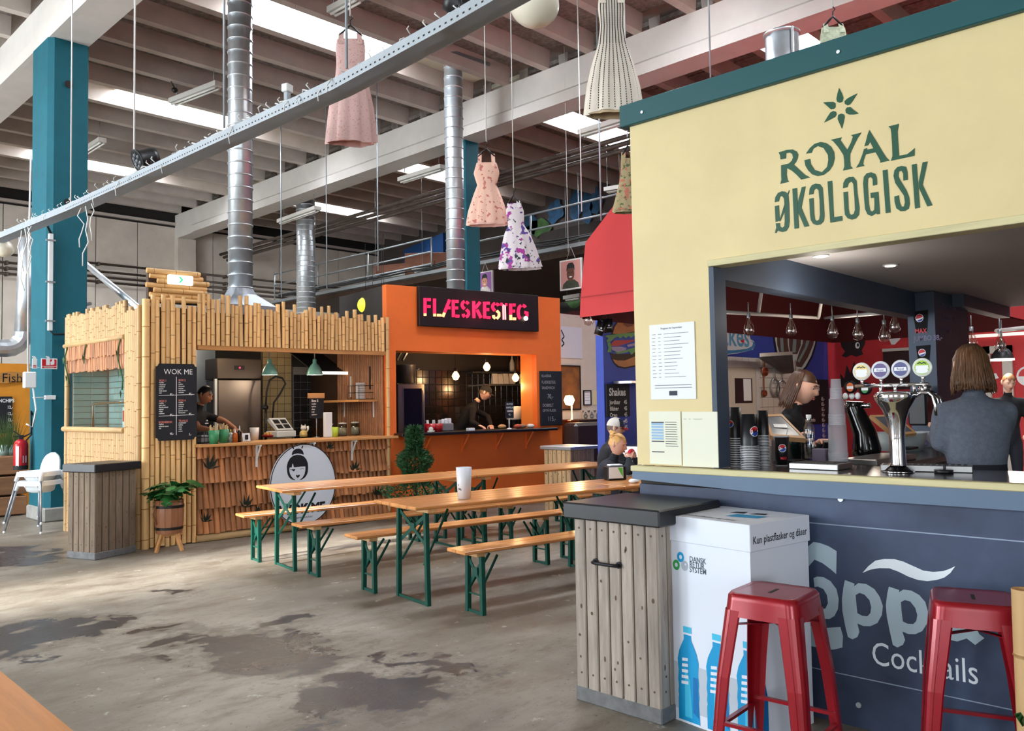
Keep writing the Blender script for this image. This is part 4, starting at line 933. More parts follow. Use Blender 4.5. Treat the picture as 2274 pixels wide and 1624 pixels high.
# ================================================================ wooden litter bins
grey_plank = mat('weathered_plank', (166, 154, 142), .75, var=.3, scale=5, stretch=(6, 6, .6), rand=.2, bump=.15, bscale=30)
brown_plank = mat('brown_plank', (124, 106, 88), .75, var=.3, scale=5, stretch=(6, 6, .6), rand=.2)
tan_plank = mat('tan_plank', (196, 164, 122), .7, var=.3, scale=5, stretch=(6, 6, .6), rand=.2)
lid_black = mat('black_lid', (26, 27, 32), .35, var=.25, scale=9)
def bin_(lab, loc, rz, W, Dp, H, n, nd, pm_, lidm, handle, lid_h=.085, over=.04, slot=False):
    """front face on local y=0, x from 0 to W"""
    t = thing('litter_bin', lab, 'litter bin', loc, rz)
    c = MB(); c.box(.02, W-.02, .02, Dp-.02, .06, H-lid_h); c.build('inner_box', inner_dark, t)
    c = MB(); c.cbox(-.004, W+.004, -.004, Dp+.004, 0, .075, .006); c.build('plinth', mat('bin_plinth', (112, 112, 112), .8, var=.3, scale=12), t)
    zb = .07
    for side, num in ((0, n), (1, nd), (2, n), (3, nd)):
        L_ = W if side % 2 == 0 else Dp; pw = L_/num
        for i in range(num):
            p = MB(); p.cbox(.004, pw-.004, 0, .022, zb, H-lid_h, .005); p.mi = 1
            for z in (zb+.08, H-lid_h-.05): p.cyl((pw*.5, .001, z), (pw*.5, -.002, z), .006, n=6)
            for kk in range(random.randint(1, 3)): p.sheet(ell(pw*rnd(.3, .7), rnd(zb+.1, H-.2), rnd(.004, .009), rnd(.006, .016), 8), XZ(-.0012))
            me = p.mesh('plank', [pm_, mat('knot_brown', (92, 74, 58), .8)])
            if side == 0: put(me, 'plank', t, (i*pw, 0, 0))
            elif side == 1: put(me, 'plank', t, (W, i*pw, 0), (0, 0, PI/2))
            elif side == 2: put(me, 'plank', t, (W-i*pw, Dp, 0), (0, 0, PI))
            else: put(me, 'plank', t, (0, Dp-i*pw, 0), (0, 0, -PI/2))
    c = MB(); c.cbox(-over, W+over, -over, Dp+over, H-lid_h, H, .008); c.build('lid', lidm, t)
    if handle:
        c = MB(); hz = H-.30; hx = W*.42; c.tube([(hx-.075, .0, hz), (hx-.075, -.03, hz), (hx-.055, -.035, hz), (hx+.055, -.035, hz), (hx+.075, -.03, hz), (hx+.075, 0, hz)], .009, 8)
        for s in (-1, 1): c.cyl((hx+s*.075, -.008, hz), (hx+s*.075, .0, hz), .018, n=10)
        c.build('handle', mat('iron_black', (30, 30, 34), .45, .5), t)
    if slot:
        c = MB(); c.box(W*.2, W*.55, -.003, .01, H-.2, H-.18); c.build('slot_handle', black_plastic, t)
    return t
bin_('grey weathered plank litter bin with thick black lid beside the white recycling box', (3.42, 2.91, 0), rad(-90), .535, .49, 1.04, 7, 6, grey_plank, lid_black, True)
bin_('brown plank litter bin with black lid before the side window of the wok stall', (3.21, 9.30, 0), rad(20), .52, .42, 1.0, 6, 5, brown_plank, lid_black, False)
p = G(1264, 993, .97)
p = D(1266, 1000, 11.3); bin_('pale tan plank litter bin with steel lid behind the rear table by the orange stall', (p.x, p.y, 0), rad(-2), .5, .5, .97, 6, 6, tan_plank, mat('zinc_lid', (176, 178, 180), .35, .7), False, .05)

# ================================================================ recycling box
BX = Fr(3.535, 2.42, -97.4)
rb = thing('recycling_box', 'white cardboard bottle recycling box with blue bottle prints beside the grey bin', 'box', BX.o, BX.a)
card = mat('white_card', (222, 228, 240), .6); W, Dp = .52, .48
c = MB(); c.box(.008, W-.008, .008, Dp-.008, 0, .9); c.build('carton', card, rb)
c = MB(); c.cbox(0, W, 0, Dp, .875, 1.0, .003); c.build('lid', card, rb)
bl1 = mat('print_blue', (0, 150, 206), .5); bl2 = mat('print_blue_light', (64, 188, 226), .5); bl3 = mat('print_blue_dark', (0, 110, 176), .5); gry = mat('print_grey', (168, 178, 190), .5); grn = mat('print_green', (52, 160, 84), .5)
def bp(x, y, off=.0): q = BX.at(1240+x/2.879, 1060+y/2.879, off); return (q.x, q.z)
T_ = XZ(.0065)
c = MB(); c.mi = 0
c.sheet([(.008, .06), (.008, .285), (W-.008, .285), (W-.008, .06)], XZ(.0072))
c.build('print_band', mat('print_band', (186, 196, 208), .6), rb)
def bottle_print(x0, flip=1, clip=(0.012, W-.012), zoff=0):
    bodyp = [(0, .0), (.0, .10), (.004, .115), (0, .13), (.004, .16), (0, .19), (.005, .235), (.0, .29), (.012, .335), (.03, .37), (.042, .392), (.042, .415), (.088, .415), (.088, .392), (.10, .37), (.118, .335), (.13, .29), (.125, .235), (.13, .19), (.126, .16), (.13, .13), (.126, .1), (.13, 0)]
    cl = lambda q: [(min(max(x0+a, clip[0]), clip[1]), .012+b+zoff) for a, b in q]
    c = MB(); c.sheet(cl(bodyp), XZ(.006)); c.build('bottle_print', bl1, rb)
    c = MB(); c.sheet(cl([(.04, .425), (.09, .425), (.09, .455), (.04, .455)]), XZ(.006)); c.build('bottle_cap_print', bl2, rb); c = MB(); c.sheet(cl([(.04, .02), (.085, .02), (.075, .2), (.045, .26)]), XZ(.0052)); c.build('bottle_highlight', bl2, rb)
    c = MB(); c.sheet(cl([(.09, .05), (.124, .03), (.122, .22), (.095, .22)]), XZ(.0052)); c.build('bottle_shadow_print', bl3, rb)
    c = MB()
    for i in range(5): c.sheet(cl([(.03-.002*i, .3-i*.028), (.065, .305-i*.028), (.065, .29-i*.028), (.03-.002*i, .285-i*.028)]), XZ(.0045))
    c.build('bottle_ribs', card, rb)
bottle_print(-.10); bottle_print(.07); bottle_print(.245); bottle_print(.42, clip=(.012, W-.012))
c = MB()
for (x, y, r_, m_i) in ((775, 512, 22, 0), (748, 562, 22, 1), (801, 568, 22, 2)):
    a = bp(x, y); e = bp(x+r_, y); r2 = (e[0]-a[0]); c.mi = m_i; r3 = r2*1.15
    if m_i == 2: c.sheet(ell(a[0], a[1], r2, r3, 20), T_); c.mi = 3; c.sheet(ell(a[0]+r2*.3, a[1]+r3*.3, r2*.22, r3*.22, 10), XZ(.0055))
    else: c.ring(ell(a[0], a[1], r2, r3, 20), ell(a[0], a[1], r2*.42, r3*.42, 20), T_)
c.mi = 4
for s, y in (('DANSK', 540), ('RETUR', 574), ('SYSTEM', 606)):
    a = bp(832, y); c.text(s, T_, .027, a[0], a[1], .82, .01)
c.build('logo_print', [bl1, grn, gry, card, mat('print_dark', (70, 84, 96), .6)], rb)
# text on the shaded lid side and top
c = MB(); c.text('Kun plastflasker og dåser', lambda a, b, t: (W+.001, .02+a, b), .036, 0, .91, .86, .008); c.build('side_lettering', ink, rb); c = MB()
c.text('Kun plastflasker og dåser', lambda a, b, t: (.06+a, .06+b, 1.0012), .03, 0, 0, .8, .01); c.build('lid_print', ink, rb)
c = MB(); c.sheet([(.26, .16), (.42, .2), (.42, .28), (.26, .26)], lambda a, b, t: (a, b, 1.0013)); c.mi = 1; c.sheet([(.2, .28), (.27, .3), (.25, .36), (.2, .33)], lambda a, b, t: (a, b, 1.0014)); c.sheet([(.3, .3), (.38, .32), (.36, .37), (.31, .35)], lambda a, b, t: (a, b, 1.0014)); c.build('top_print', [bl1, ink], rb)
c = MB()
c.sheet([(.0, .0), (.1, .0), (.1, .19), (.08, .27), (.05, .32), (.02, .3), (.0, .26)], lambda a, b, t: (W-.007, .01+a, .01+b)); c.build('side_bottle_print', bl3, rb)

# ================================================================ red metal stools
red_metal = mat('red_metal', (150, 10, 28), .3, .25, var=.15, scale=5, coat=.35)
def stool(lab, x, y, rz):
    t = thing('bar_stool', lab, 'stool', (x, y, 0), rz, 'red metal stools at the bar'); h = .765; s = .152
    def rr(r, k, n=5):
        out = []
        for q, (sx, sy) in enumerate(((1, 1), (-1, 1), (-1, -1), (1, -1))):
            for i in range(n+1):
                a = PI/2*(q+i/n); out.append((sx*(r-k)+k*math.cos(a), sy*(r-k)+k*math.sin(a)))
        return out
    c = MB(); rings = [(rr(s*.80, .035), h-.004), (rr(s*.93, .045), h), (rr(s, .05), h-.014), (rr(s*1.01, .05), h-.03), (rr(s*1.06, .05), h-.095)]
    v = [(a, b, z) for r_, z in rings for a, b in r_]; n = len(rings[0][0])
    f = [(i*n+j, i*n+(j+1) % n, (i+1)*n+(j+1) % n, (i+1)*n+j) for i in range(len(rings)-1) for j in range(n)]
    c.add(v, f, True); c.add([(a, b, h-.004) for a, b in rings[0][0]], [tuple(range(n))]); c.build('seat', red_metal, t)
    c = MB(); c.cbox(-.045, .045, -.008, .008, h-.008, h-.0025, .002); c.build('grip_slot', inner_dark, t)
    for sx in (-1, 1):
        for sy in (-1, 1):
            c = MB(); prof = []
            def sec(z, cxx, w_, r_):
                pts = [(cxx-w_, cxx), (cxx-w_*.5, cxx)]+[(cxx-r_+r_*math.sin(a), cxx-r_+r_*math.cos(a)) for a in (0, PI/8, PI/4, 3*PI/8, PI/2)]+[(cxx, cxx-w_*.5), (cxx, cxx-w_)]
                return [(sx*a, sy*b, z) for a, b in pts]
            secs = [sec(h-.07, s*1.045, .075, .04), sec(h*.55, s*1.24, .062, .034), sec(.01, s*1.42, .045, .024)]
            m_ = len(secs[0]); v = sum(secs, []); f = [(i*m_+j, i*m_+j+1, (i+1)*m_+j+1, (i+1)*m_+j) for i in range(2) for j in range(m_-1)]
            inner = [(x_-sx*.006, y_-sy*.006, z) for x_, y_, z in v]; k = len(v)
            f2 = [tuple(q+k for q in reversed(ff)) for ff in f]
            c.add(v+inner, f+f2+[(i*m_, (i+1)*m_, (i+1)*m_+k, i*m_+k) for i in range(2)]+[(i*m_+m_-1, (i+1)*m_+m_-1, (i+1)*m_+m_-1+k, i*m_+m_-1+k) for i in range(2)], False); c.build('leg', red_metal, t)
            c = MB(); q = s*1.4; c.cyl((sx*q*.93, sy*q*.93, 0), (sx*q*.93, sy*q*.93, .018), .022, n=8); c.build('foot_cap', black_rubber, t)
    q = s*1.31
    for i, (a, b) in enumerate((((-q, -q), (q, -q)), ((q, -q), (q, q)), ((q, q), (-q, q)), ((-q, q), (-q, -q)))):
        z = .205 if i % 2 == 0 else .235; c = MB(); c.bar((a[0]*.95, a[1]*.95, z), (b[0]*.95, b[1]*.95, z), .02, .014); c.build('foot_rail', red_metal, t)
    c = MB(); z = h-.13; q = s*1.0; c.bar((-q, -q, z), (q, q, z), .024, .004); c.bar((-q, q, z-.004), (q, -q, z-.004), .024, .004); c.build('cross_brace', red_metal, t)
    return t
stool('glossy red metal bar stool standing before the white recycling box', 3.30, 1.71, rad(4))
stool('glossy red metal bar stool standing before the dark cocktail poster', 3.71, 1.06, rad(19))

# ================================================================ plants
leaf_g = mat('leaf_monstera', (46, 104, 50), .35, var=.4, scale=10, rand=.35)
def leaf_mesh(L_, Wd, lobes=4):
    """a notched tropical leaf folded along its rib"""
    m = MB(); pts = []
    for i in range(lobes*2+1):
        u = i/(lobes*2); w_ = Wd*math.sin(PI*min(1, u*.9+.1))**.7*(1 if i % 2 == 0 else .62); pts.append((u*L_, w_))
    v = [(0, 0, 0)]; 
    rib = [(u*L_/8, 0, .06*L_*math.sin(PI*u/8)-.16*L_*(u/8)**2) for u in range(9)]
    v = rib+[(x_, w_, .06*L_*math.sin(PI*x_/L_)-.16*L_*(x_/L_)**2-.25*w_) for x_, w_ in pts]+[(x_, -w_, .06*L_*math.sin(PI*x_/L_)-.16*L_*(x_/L_)**2-.25*w_) for x_, w_ in pts]
    f = []
    for i in range(8):
        f += [(i, i+1, 9+i+1, 9+i), (i+1, i, 18+i, 18+i+1)]
    return m.add(v, f, True)
p = Vector((3.99, 9.30, 0)); t = thing('potted_monstera', 'leafy green plant in a brown barrel tub on a wooden stand by the bamboo panel', 'potted plant', p, 0)
tubm = mat('tub_brown', (150, 98, 66), .5, var=.25, scale=3, stretch=(4, 4, .5))
c = MB()
for i in range(14):
    a0, a1 = 2*PI*i/14+.01, 2*PI*(i+1)/14-.01
    c.lathe([(.135, .19), (.15, .30), (.155, .42), (.15, .56), (.14, .56)], n=2, a0=a0, a1=a1)
c.lathe([(.13, .2), (.145, .55), (.001, .52)], n=16); c.build('tub', tubm, t)
c = MB()
for z, r_ in ((.235, .147), (.475, .16)): c.lathe([(r_, z), (r_, z+.03)], n=24)
c.build('hoop', mat('hoop_black', (40, 38, 38), .4, .7), t)
for a in (.4, 1.97, 3.54, 5.1):
    c = MB(); c.bar((.10*math.cos(a), .10*math.sin(a), .2), (.19*math.cos(a), .19*math.sin(a), 0), .03, .03); c.build('leg', board_wood, t)
c = MB(); c.bar((-.12, -.06, .18), (.12, -.06, .18), .03, .03); c.bar((-.06, .12, .18), (.06, -.12, .18), .03, .03); c.build('stand_rail', board_wood, t)
c = MB(); c.tube([(-.15, -.03, .3), (-.2, -.03, .42), (-.16, -.03, .5)], .01, 5); c.build('side_handle', tubm, t)
lm = [leaf_mesh(.17, .07).mesh('leaf', leaf_g), leaf_mesh(.21, .085, 4).mesh('leaf', leaf_g), leaf_mesh(.14, .06).mesh('leaf', leaf_g)]
for i in range(46):
    a = i*2.4; r0 = .02+.13*((i % 9)/9); h = .60+.17*rnd(0, 1)*(1-r0*2.2); q = (r0*math.cos(a), r0*math.sin(a), h)
    if i % 3 == 0: c = MB(); c.tube([(q[0]*.3, q[1]*.3, .54), q], .005, 5); c.build('stem', leaf_g, t)
    put(lm[i % 3], 'leaf', t, q, (rnd(-.5, .5), rnd(-.3, .75), a+rnd(-.5, .5)))
q = (.19, -.06, .76); c = MB(); c.tube([(.04, 0, .55), (.12, -.03, .7), q], .006, 5); c.build('stem', leaf_g, t); put(lm[1], 'leaf', t, q, (.3, .3, -.3), (1, 1.2, 1))
# cone shaped conifer before the orange stall
p = D(922, 1100, 11.1); t = thing('conifer', 'bushy cone shaped conifer in front of the orange stall', 'tree', (p.x, p.y, 0), 0)
con = mat('conifer_green', (46, 92, 52), .7, var=.5, scale=9)
c = MB(); c.cyl((0, 0, .2), (0, 0, 1.1), .02, n=6); c.build('trunk', dark_wood, t); c = MB(); c.lathe([(.001, 0), (.13, 0), (.16, .26), (.14, .26), (.001, .22)], n=16); c.build('pot', black_plastic, t)
c = MB()
for i in range(5200):
    u = rnd(0, 1)**.8; z = .28+u*1.0; R = (.30 if z < .48 else .17 if z < .95 else .13)*(1-.75*max(0, (u-.62)/.38)**1.3)*(1+.3*math.sin(z*16+1))+.02
    if z < .5: R *= 1.1
    a = rnd(0, 6.283); r_ = R*math.sqrt(rnd(.15, 1)); b = Vector((r_*math.cos(a), r_*math.sin(a), z)); d = Vector((math.cos(a)+rnd(-.7, .7), math.sin(a)+rnd(-.7, .7), rnd(-.2, 1.1))).normalized()*rnd(.03, .075); s_ = d.cross(Vector((rnd(-1, 1), rnd(-1, 1), rnd(-1, 1)))).normalized()*.012
    c.add([b-s_, b+s_, b+d], [(0, 1, 2)])
c.build('needles', con, t)['kind'] = 'stuff'

# ================================================================ high chairs by the column
hc_white = mat('chair_white', (232, 236, 240), .35); leg_grey = mat('leg_grey', (158, 166, 176), .35, .6)
def high_chair(lab, x, y, rz, dz, sc=1.0):
    t = thing('high_chair', lab, 'high chair', (x, y, dz), rz, 'stacked high chairs')
    c = MB()
    def rr(rx, ry, cx=0): return [(cx+rx*math.copysign(abs(math.cos(a))**.5, math.cos(a)), ry*math.copysign(abs(math.sin(a))**.5, math.sin(a))) for a in [2*PI*i/24 for i in range(24)]]
    rings = [(rr(.10, .09, .02), .50), (rr(.14, .13, .01), .52), (rr(.16, .155), .60), (rr(.165, .16), .66), (rr(.21, .20), .665), (rr(.215, .205), .65), (rr(.22, .21), .60)]
    v = [(a, b, z) for r_, z in rings for a, b in r_]; n = 24
    c.add(v, [(i*n+j, i*n+(j+1) % n, (i+1)*n+(j+1) % n, (i+1)*n+j) for i in range(len(rings)-1) for j in range(n)], True); c.add([(a, b, .50) for a, b in rings[0][0]], [tuple(range(n))]); c.build('seat', hc_white, t)
    c = MB(); v = []
    for i in range(9):
        for j in range(9):
            u, w_ = i/8, j/8*2-1; z = .62+.27*u; yy = w_*(.15*math.sqrt(max(.0, 1-(u*.985)**3))+.0); v.append((.17+.06*u+.02*(1-w_*w_)-.02, yy, z))
    f = [(i*9+j, i*9+j+1, (i+1)*9+j+1, (i+1)*9+j) for i in range(8) for j in range(8)]
    c.add(v, f, True); c.add([(a+.022, b, z) for a, b, z in v], f, True); c.build('backrest', hc_white, t)
    c = MB()
    for w_ in (-.09, .09): c.prism([(-.16, .645), (-.05, .66), (-.05, .60), (-.16, .58)], lambda a, b, tt: (a, tt, b), w_-.01, w_+.01)
    c.build('tray_clip', hc_white, t)
    for sx in (-1, 1):
        for sy in (-1, 1):
            c = MB(); c.tube([(sx*.17, sy*.165, .655), (sx*.20, sy*.19, .54)], [.03, .024], 8); c.build('leg_socket', hc_white, t)
            c = MB(); c.cyl((sx*.19, sy*.18, .57), (sx*.285, sy*.275, .03), .0135, n=8); o = c.build('leg', leg_grey, t)
            c = MB(); c.ball((sx*.288, sy*.278, .016), .018, 8, 5); c.build('foot_cap', hc_white, o)
hx, hy = 3.52, 12.2
high_chair('lower white plastic high chair of the stack beside the teal column', hx, hy, rad(32), 0)
high_chair('upper white plastic high chair nested on the other beside the teal column', hx, hy, rad(32), .12)

# ================================================================ what hangs on the teal column
CF = Fr(3.82, 13.0, 0); CL = Fr(3.82, 13.0, 90)
red_s = mat('sign_red', (196, 24, 36), .5)
def safety(lab, fr, x0, y0, x1, y1, off, pic):
    a, b = fr.at(x0, y0, off), fr.at(x1, y1, off); t = thing('safety_sign', lab, 'sign', fr.w(0, off, 0), fr.a); xa, xb = sorted((a.x, b.x)); zb, za = sorted((a.z, b.z))
    c = MB(); c.cbox(xa, xb, -.008, 0, zb, za, .002); c.build('plate', white_plastic, t); w_, h_ = xb-xa, za-zb
    c = MB(); c.sheet([(xa+.012, zb+.26*h_), (xb-.012, zb+.26*h_), (xb-.012, za-.012), (xa+.012, za-.012)], XZ(-.009)); c.sheet([(xa+.012, zb+.012), (xb-.012, zb+.012), (xb-.012, zb+.22*h_), (xa+.012, zb+.22*h_)], XZ(-.009)); c.build('red_field', red_s, t)
    c = MB(); mx = xa+w_*.42; mz = zb+.36*h_; c.sheet([(mx-.025, mz), (mx+.025, mz), (mx+.025, mz+.1), (mx+.008, mz+.125), (mx-.03, mz+.13), (mx-.03, mz+.11), (mx-.012, mz+.105), (mx-.025, mz+.09)], XZ(-.0095))
    if pic: 
        fx = xa+w_*.68; c.sheet([(fx-.02, mz), (fx+.025, mz+.01), (fx+.03, mz+.05), (fx+.01, mz+.11), (fx-.005, mz+.06), (fx-.025, mz+.045)], XZ(-.0095))
    c.text('Brandslukker', XZ(-.0095), .022, (xa+xb)/2, zb+.07*h_, .8, 0, 'CENTER'); c.build('symbols', white_plastic, t)
safety('red and white fire extinguisher sign with flame on the broad face of the teal column', CF, 91, 796, 127, 820, -.01, True)
safety('narrow red extinguisher sign on the edge of the teal column', CF, 71, 797, 82, 819, -.06, False)
a, b = CF.at(113, 519, -.03), CF.at(119, 735, -.03); t = thing('cable_trunking', 'white vertical cable trunking on the teal column', 'trunking', CF.w(0, 0, 0), 0)
c = MB(); c.cbox(a.x-.03, a.x+.03, -.05, 0, b.z, a.z, .006); c.build('duct', white_plastic, t)
for u in (.07, .5, .9): z = a.z+(b.z-a.z)*u; c = MB(); c.box(a.x-.06, a.x+.06, -.055, 0, z-.012, z+.012); c.build('strap', grey_metal, t)
e = CF.at(90, 505, -.03); c = MB(); c.tube([(a.x, -.03, a.z), (a.x-.05, -.03, a.z+.12), (e.x, -.03, e.z+.02), (e.x-.12, -.06, e.z+.04)], .018, 8); c.build('cable', black_rubber, t)
e = CF.at(158, 741, -.03); c = MB(); c.tube([(a.x, -.03, b.z), (a.x+.05, -.03, b.z-.05), (e.x, -.03, e.z), (e.x+.1, -.05, e.z+.02)], .012, 6); c.build('cable', black_rubber, t)
a, b = CF.at(53, 826, -.06), CF.at(79, 862, -.06); t = thing('junction_box', 'pale grey electrical box on the edge of the teal column', 'electrical box', CF.w(0, 0, 0), 0)
c = MB(); c.cbox(a.x, b.x, -.1, -.0, b.z, a.z, .01); c.build('housing', white_plastic, t); z2 = CF.at(65, 345, -.06).z
c = MB(); c.tube([(a.x+.06, -.03, a.z), (a.x+.05, -.03, 3.6), (a.x+.07, -.03, z2), (a.x+.03, -.03, z2+.05)], .012, 6); c.tube([(a.x+.12, -.05, b.z), (a.x+.16, -.05, b.z-.3), (a.x+.12, -.05, b.z-.55), (a.x+.04, -.05, b.z-.5)], .012, 6); c.build('cable', white_plastic, t)
e = CF.at(108, 883, -.04); c = MB(); c.tube([(a.x+.12, -.04, e.z), (e.x-.02, -.04, e.z)], .01, 6); c.cbox(e.x-.05, e.x+.09, -.06, -.0, e.z-.03, e.z+.03, .006); c.build('socket', white_plastic, t)
p = D(46, 1043, 12.1); t = thing('fire_extinguisher', 'red fire extinguisher with black hose hanging at the foot of the teal column', 'fire extinguisher', p, 0)
c = MB(); R = .095; c.lathe([(.001, 0), (R*.9, 0), (R, .02), (R, .36), (R*.8, .41), (R*.3, .44), (.001, .44)], n=20); c.build('cylinder', mat('extinguisher_red', (176, 24, 34), .3), t)
c = MB(); c.lathe([(R+.001, .0), (R+.001, .06)], n=20); c.build('base_ring', black_rubber, t); c = MB(); c.box(-.03, .03, -.02, .02, .44, .5); c.bar((-.02, 0, .5), (-.10, 0, .56), .02, .012); c.bar((-.02, 0, .48), (-.1, 0, .48), .02, .012); c.build('valve', steel_dark, t)
c = MB(); c.tube([(.03, 0, .47), (.12, -.02, .52), (.16, -.03, .75), (.12, -.03, .85), (.13, -.02, .5), (.05, -.06, .42)], .011, 6); c.build('hose', black_rubber, t)
c = MB(); c.sheet([(-.02+i, z) for i, z in ((-.01, .05), (.02, .05), (.02, .34), (-.01, .34))], lambda a, b, tt: (a-.05, -math.sqrt(max(0, R*R*1.03-(a-.05)**2)), b)); c.sheet([(.0, .1), (.05, .1), (.05, .2), (.0, .2)], lambda a, b, tt: (a, -math.sqrt(R*R*1.03-a*a), b)); c.build('label_print', white_plastic, t)
# ================================================================ behind the column: fish stall, planter, ventilation
FS = Fr(0, 15.4, 0); yel = mat('ochre_paint', (214, 140, 40), .55, var=.1)
a, b = FS.at(-60, 806), FS.at(66, 1000); t = thing('fish_stall', 'ochre yellow fish stall behind the teal column', 'food stall', FS.w(0, 0, 0), 0)
c = MB(); c.box(1.2, 4.5, 0, .15, 0, a.z); c.build('front_wall', yel, t)
p, q = FS.at(0, 828), FS.at(58, 852); c = MB(); c.prism([(1.5, q.z+.02), (p.x+.1, q.z), (4.0, q.z+.03), (4.34, q.z+.06), (4.36, p.z-.01), (4.0, p.z+.02), (p.x, p.z), (1.5, p.z)], XZ(0), -.04, 0); c.build('name_plank', mat('name_plank', (186, 132, 66), .6, var=.3, scale=4, stretch=(.3, 3, 3)), t)
p = FS.at(2, 849); c = MB(); c.text('Fish', XZ(-.0415), .15, p.x, p.z, .95, .0); c.text('& Chips', XZ(-.0415), .15, p.x+.42, p.z+.02, .95, .0); c.build('lettering', ink, t)
p, q = FS.at(-10, 881), FS.at(25, 962); c = MB(); c.cbox(p.x-.4, q.x, -.05, 0, q.z, p.z, .008); o = c.build('chalk_board', chalk_black, t); p = FS.at(-2, 894); c = MB(); c.text("NCHIPS", XZ(-.0515), .06, p.x-.02, p.z, .8, .02); c.build('chalk_writing', chalk_white, t)
for i in range(4): c = MB(); c.text('12,-', XZ(-.0515), .05, FS.at(14, 905+i*14).x, FS.at(14, 908+i*14).z, .8, .02); c.build('chalk_price', chalk_white, t)
crate = mat('crate_wood', (150, 108, 76), .7, var=.3, scale=3, stretch=(.4, 4, 4), rand=.2)
PF = Fr(0, 14.2, 0); a = PF.at(62, 1010); t = thing('wooden_planter', 'stack of broad brown wooden boards forming a planter left of the teal column', 'planter', PF.w(0, 0, 0), 0)
zt = a.z
for i in range(3): c = MB(); c.cbox(1.6, a.x, 0, .5, .02+i*(zt/3), .0+(i+1)*(zt/3)-.01, .012); c.build('board', crate, t)
for px, lab in ((10, 'glass vase of tall green reeds at the far end of the planter'), (25, 'glass vase of tall reeds nearest the fire extinguisher')):
    p = PF.at(px, 1005, .15); t = thing('reed_vase', lab, 'vase', (p.x, PF.o.y+.15, zt), 0, 'vases on the planter')
    c = MB(); c.lathe([(.001, 0), (.07, 0), (.08, .05), (.07, .13), (.06, .16)], n=14); c.build('vase', mat('vase_glass', (170, 200, 190), .1, trans=.6), t)
    c = MB()
    for i in range(70):
        x_, y_ = rnd(-.05, .05), rnd(-.05, .05); h = rnd(.35, .75); d = (x_*3+rnd(-.1, .1), y_*3+rnd(-.1, .1)); c.add([(x_-.006, y_, .02), (x_+.006, y_, .02), (x_+d[0], y_+d[1], h)], [(0, 1, 2)])
    c.build('reeds', mat('reed_green', (84, 110, 58), .7, var=.4, scale=20), t)['kind'] = 'stuff'
VP_ = Fr(0, 16.5, 0)
t = thing('vent_pipe', 'silver ventilation pipe with elbow and fan box behind the teal column', 'ventilation duct', (0, 0, 0), 0)
pts = [VP_.at(*q) for q in ((62, 530), (58, 640), (52, 738))]; P3 = [Vector((q.x, 16.5, q.z)) for q in pts]; R = .15
c = MB(); c.tube(P3, R, 14); c.build('pipe', steel, t)
e0 = P3[-1]; arc = [e0+Vector((-.28*(1-math.cos(u)), 0, -.28*math.sin(u)-.02)) for u in (0, .4, .8, 1.2, PI/2)]; e1 = arc[-1]; arc2 = [e1+Vector((-.1-.2*math.sin(u), 0, -.2*(1-math.cos(u)))) for u in (0, .5, 1.0, PI/2)]
c = MB(); c.tube([P3[-1]]+arc+arc2, R*1.02, 14, smooth=False); c.build('elbow', steel, t)
e2 = arc2[-1]; c = MB(); c.cbox(e2.x-.3, e2.x+.45, 16.3, 16.75, e2.z-.5, e2.z-.08, .01); c.build('fan_box', mat('fan_grey', (96, 100, 106), .5, .4), t)
c = MB(); c.box(4.0, 4.3, 16.2, 16.8, 2.2, 5.2) if 0 else c.box(3.9, 4.25, 17.4, 17.9, 2.0, 5.6); c.build('shaft', concrete_wall, t)
# ================================================================ the yellow bar in the right foreground
R_ = Fr(4.01, 2.91, -88.96)
cream = mat('cream_paint', (216, 197, 146), .55, var=.07, scale=2, bump=.12, bscale=9)
teal_trim = mat('dark_teal_trim', (14, 76, 80), .45)
slate = mat('slate_blue', (62, 74, 92), .55, var=.08, scale=3)
board_blue = mat('board_blue', (92, 112, 136), .5, var=.06)
strip_wood = mat('strip_wood', (206, 196, 150), .55, var=.15, scale=4, stretch=(.5, 6, 6))
worktop_dark = mat('bar_worktop', (58, 52, 50), .22, coat=.3)
grey_ceil = mat('bar_ceiling', (176, 172, 172), .8)
bar = thing('bar_stall', 'cream yellow bar stall with dark green lettering above a wide serving hatch', 'bar', R_.o, R_.a)
c = MB(); XE = 4.2
for q in ((0, .5, 1.2, 3.24), (.5, XE, 2.33, 3.24)): c.box(q[0], q[1], 0, .09, q[2], q[3])
c.build('facade', cream, bar)
c = MB(); c.cbox(-.05, XE, -.035, .10, 3.205, 3.335, .004); c.build('fascia', teal_trim, bar)
c = MB()
for px, py in ((1425, 249), (1861, 115)): a = R_.at(px, py, -.04); c.cyl((a.x, -.036, a.z), (a.x, -.042, a.z), .009, n=10)
c.build('fascia_screw', white_plastic, bar)
c = MB(); c.cbox(.5, XE, -.012, .10, 2.302, 2.338, .003); c.build('head_strip', strip_wood, bar)
c = MB(); c.box(.5, .53, .0, .13, 1.2, 2.3); c.build('jamb', slate, bar)
c = MB(); c.add([(0, -.055, 1.165), (XE, -.055, 1.165), (XE, -.055, 1.085), (.9, -.055, 1.085), (0, -.055, 1.12), (0, .0, 1.165), (XE, .0, 1.165), (XE, .0, 1.085), (.9, .0, 1.085), (0, .0, 1.12)], [(0, 1, 2, 3, 4), (5, 6, 7, 8, 9), (0, 1, 6, 5), (2, 3, 8, 7), (3, 4, 9, 8), (0, 4, 9, 5)]); c.build('counter_board', board_blue, bar)
c = MB(); c.cbox(-.01, XE, -.062, .0, 1.165, 1.197, .004); c.build('counter_edge', strip_wood, bar)
c = MB(); c.box(.5, XE, .0, .62, 1.165, 1.196); c.build('counter_top', worktop_dark, bar)
c = MB(); c.box(.0, XE, .03, .6, .0, 1.16); c.build('counter_carcass', inner_dark, bar)
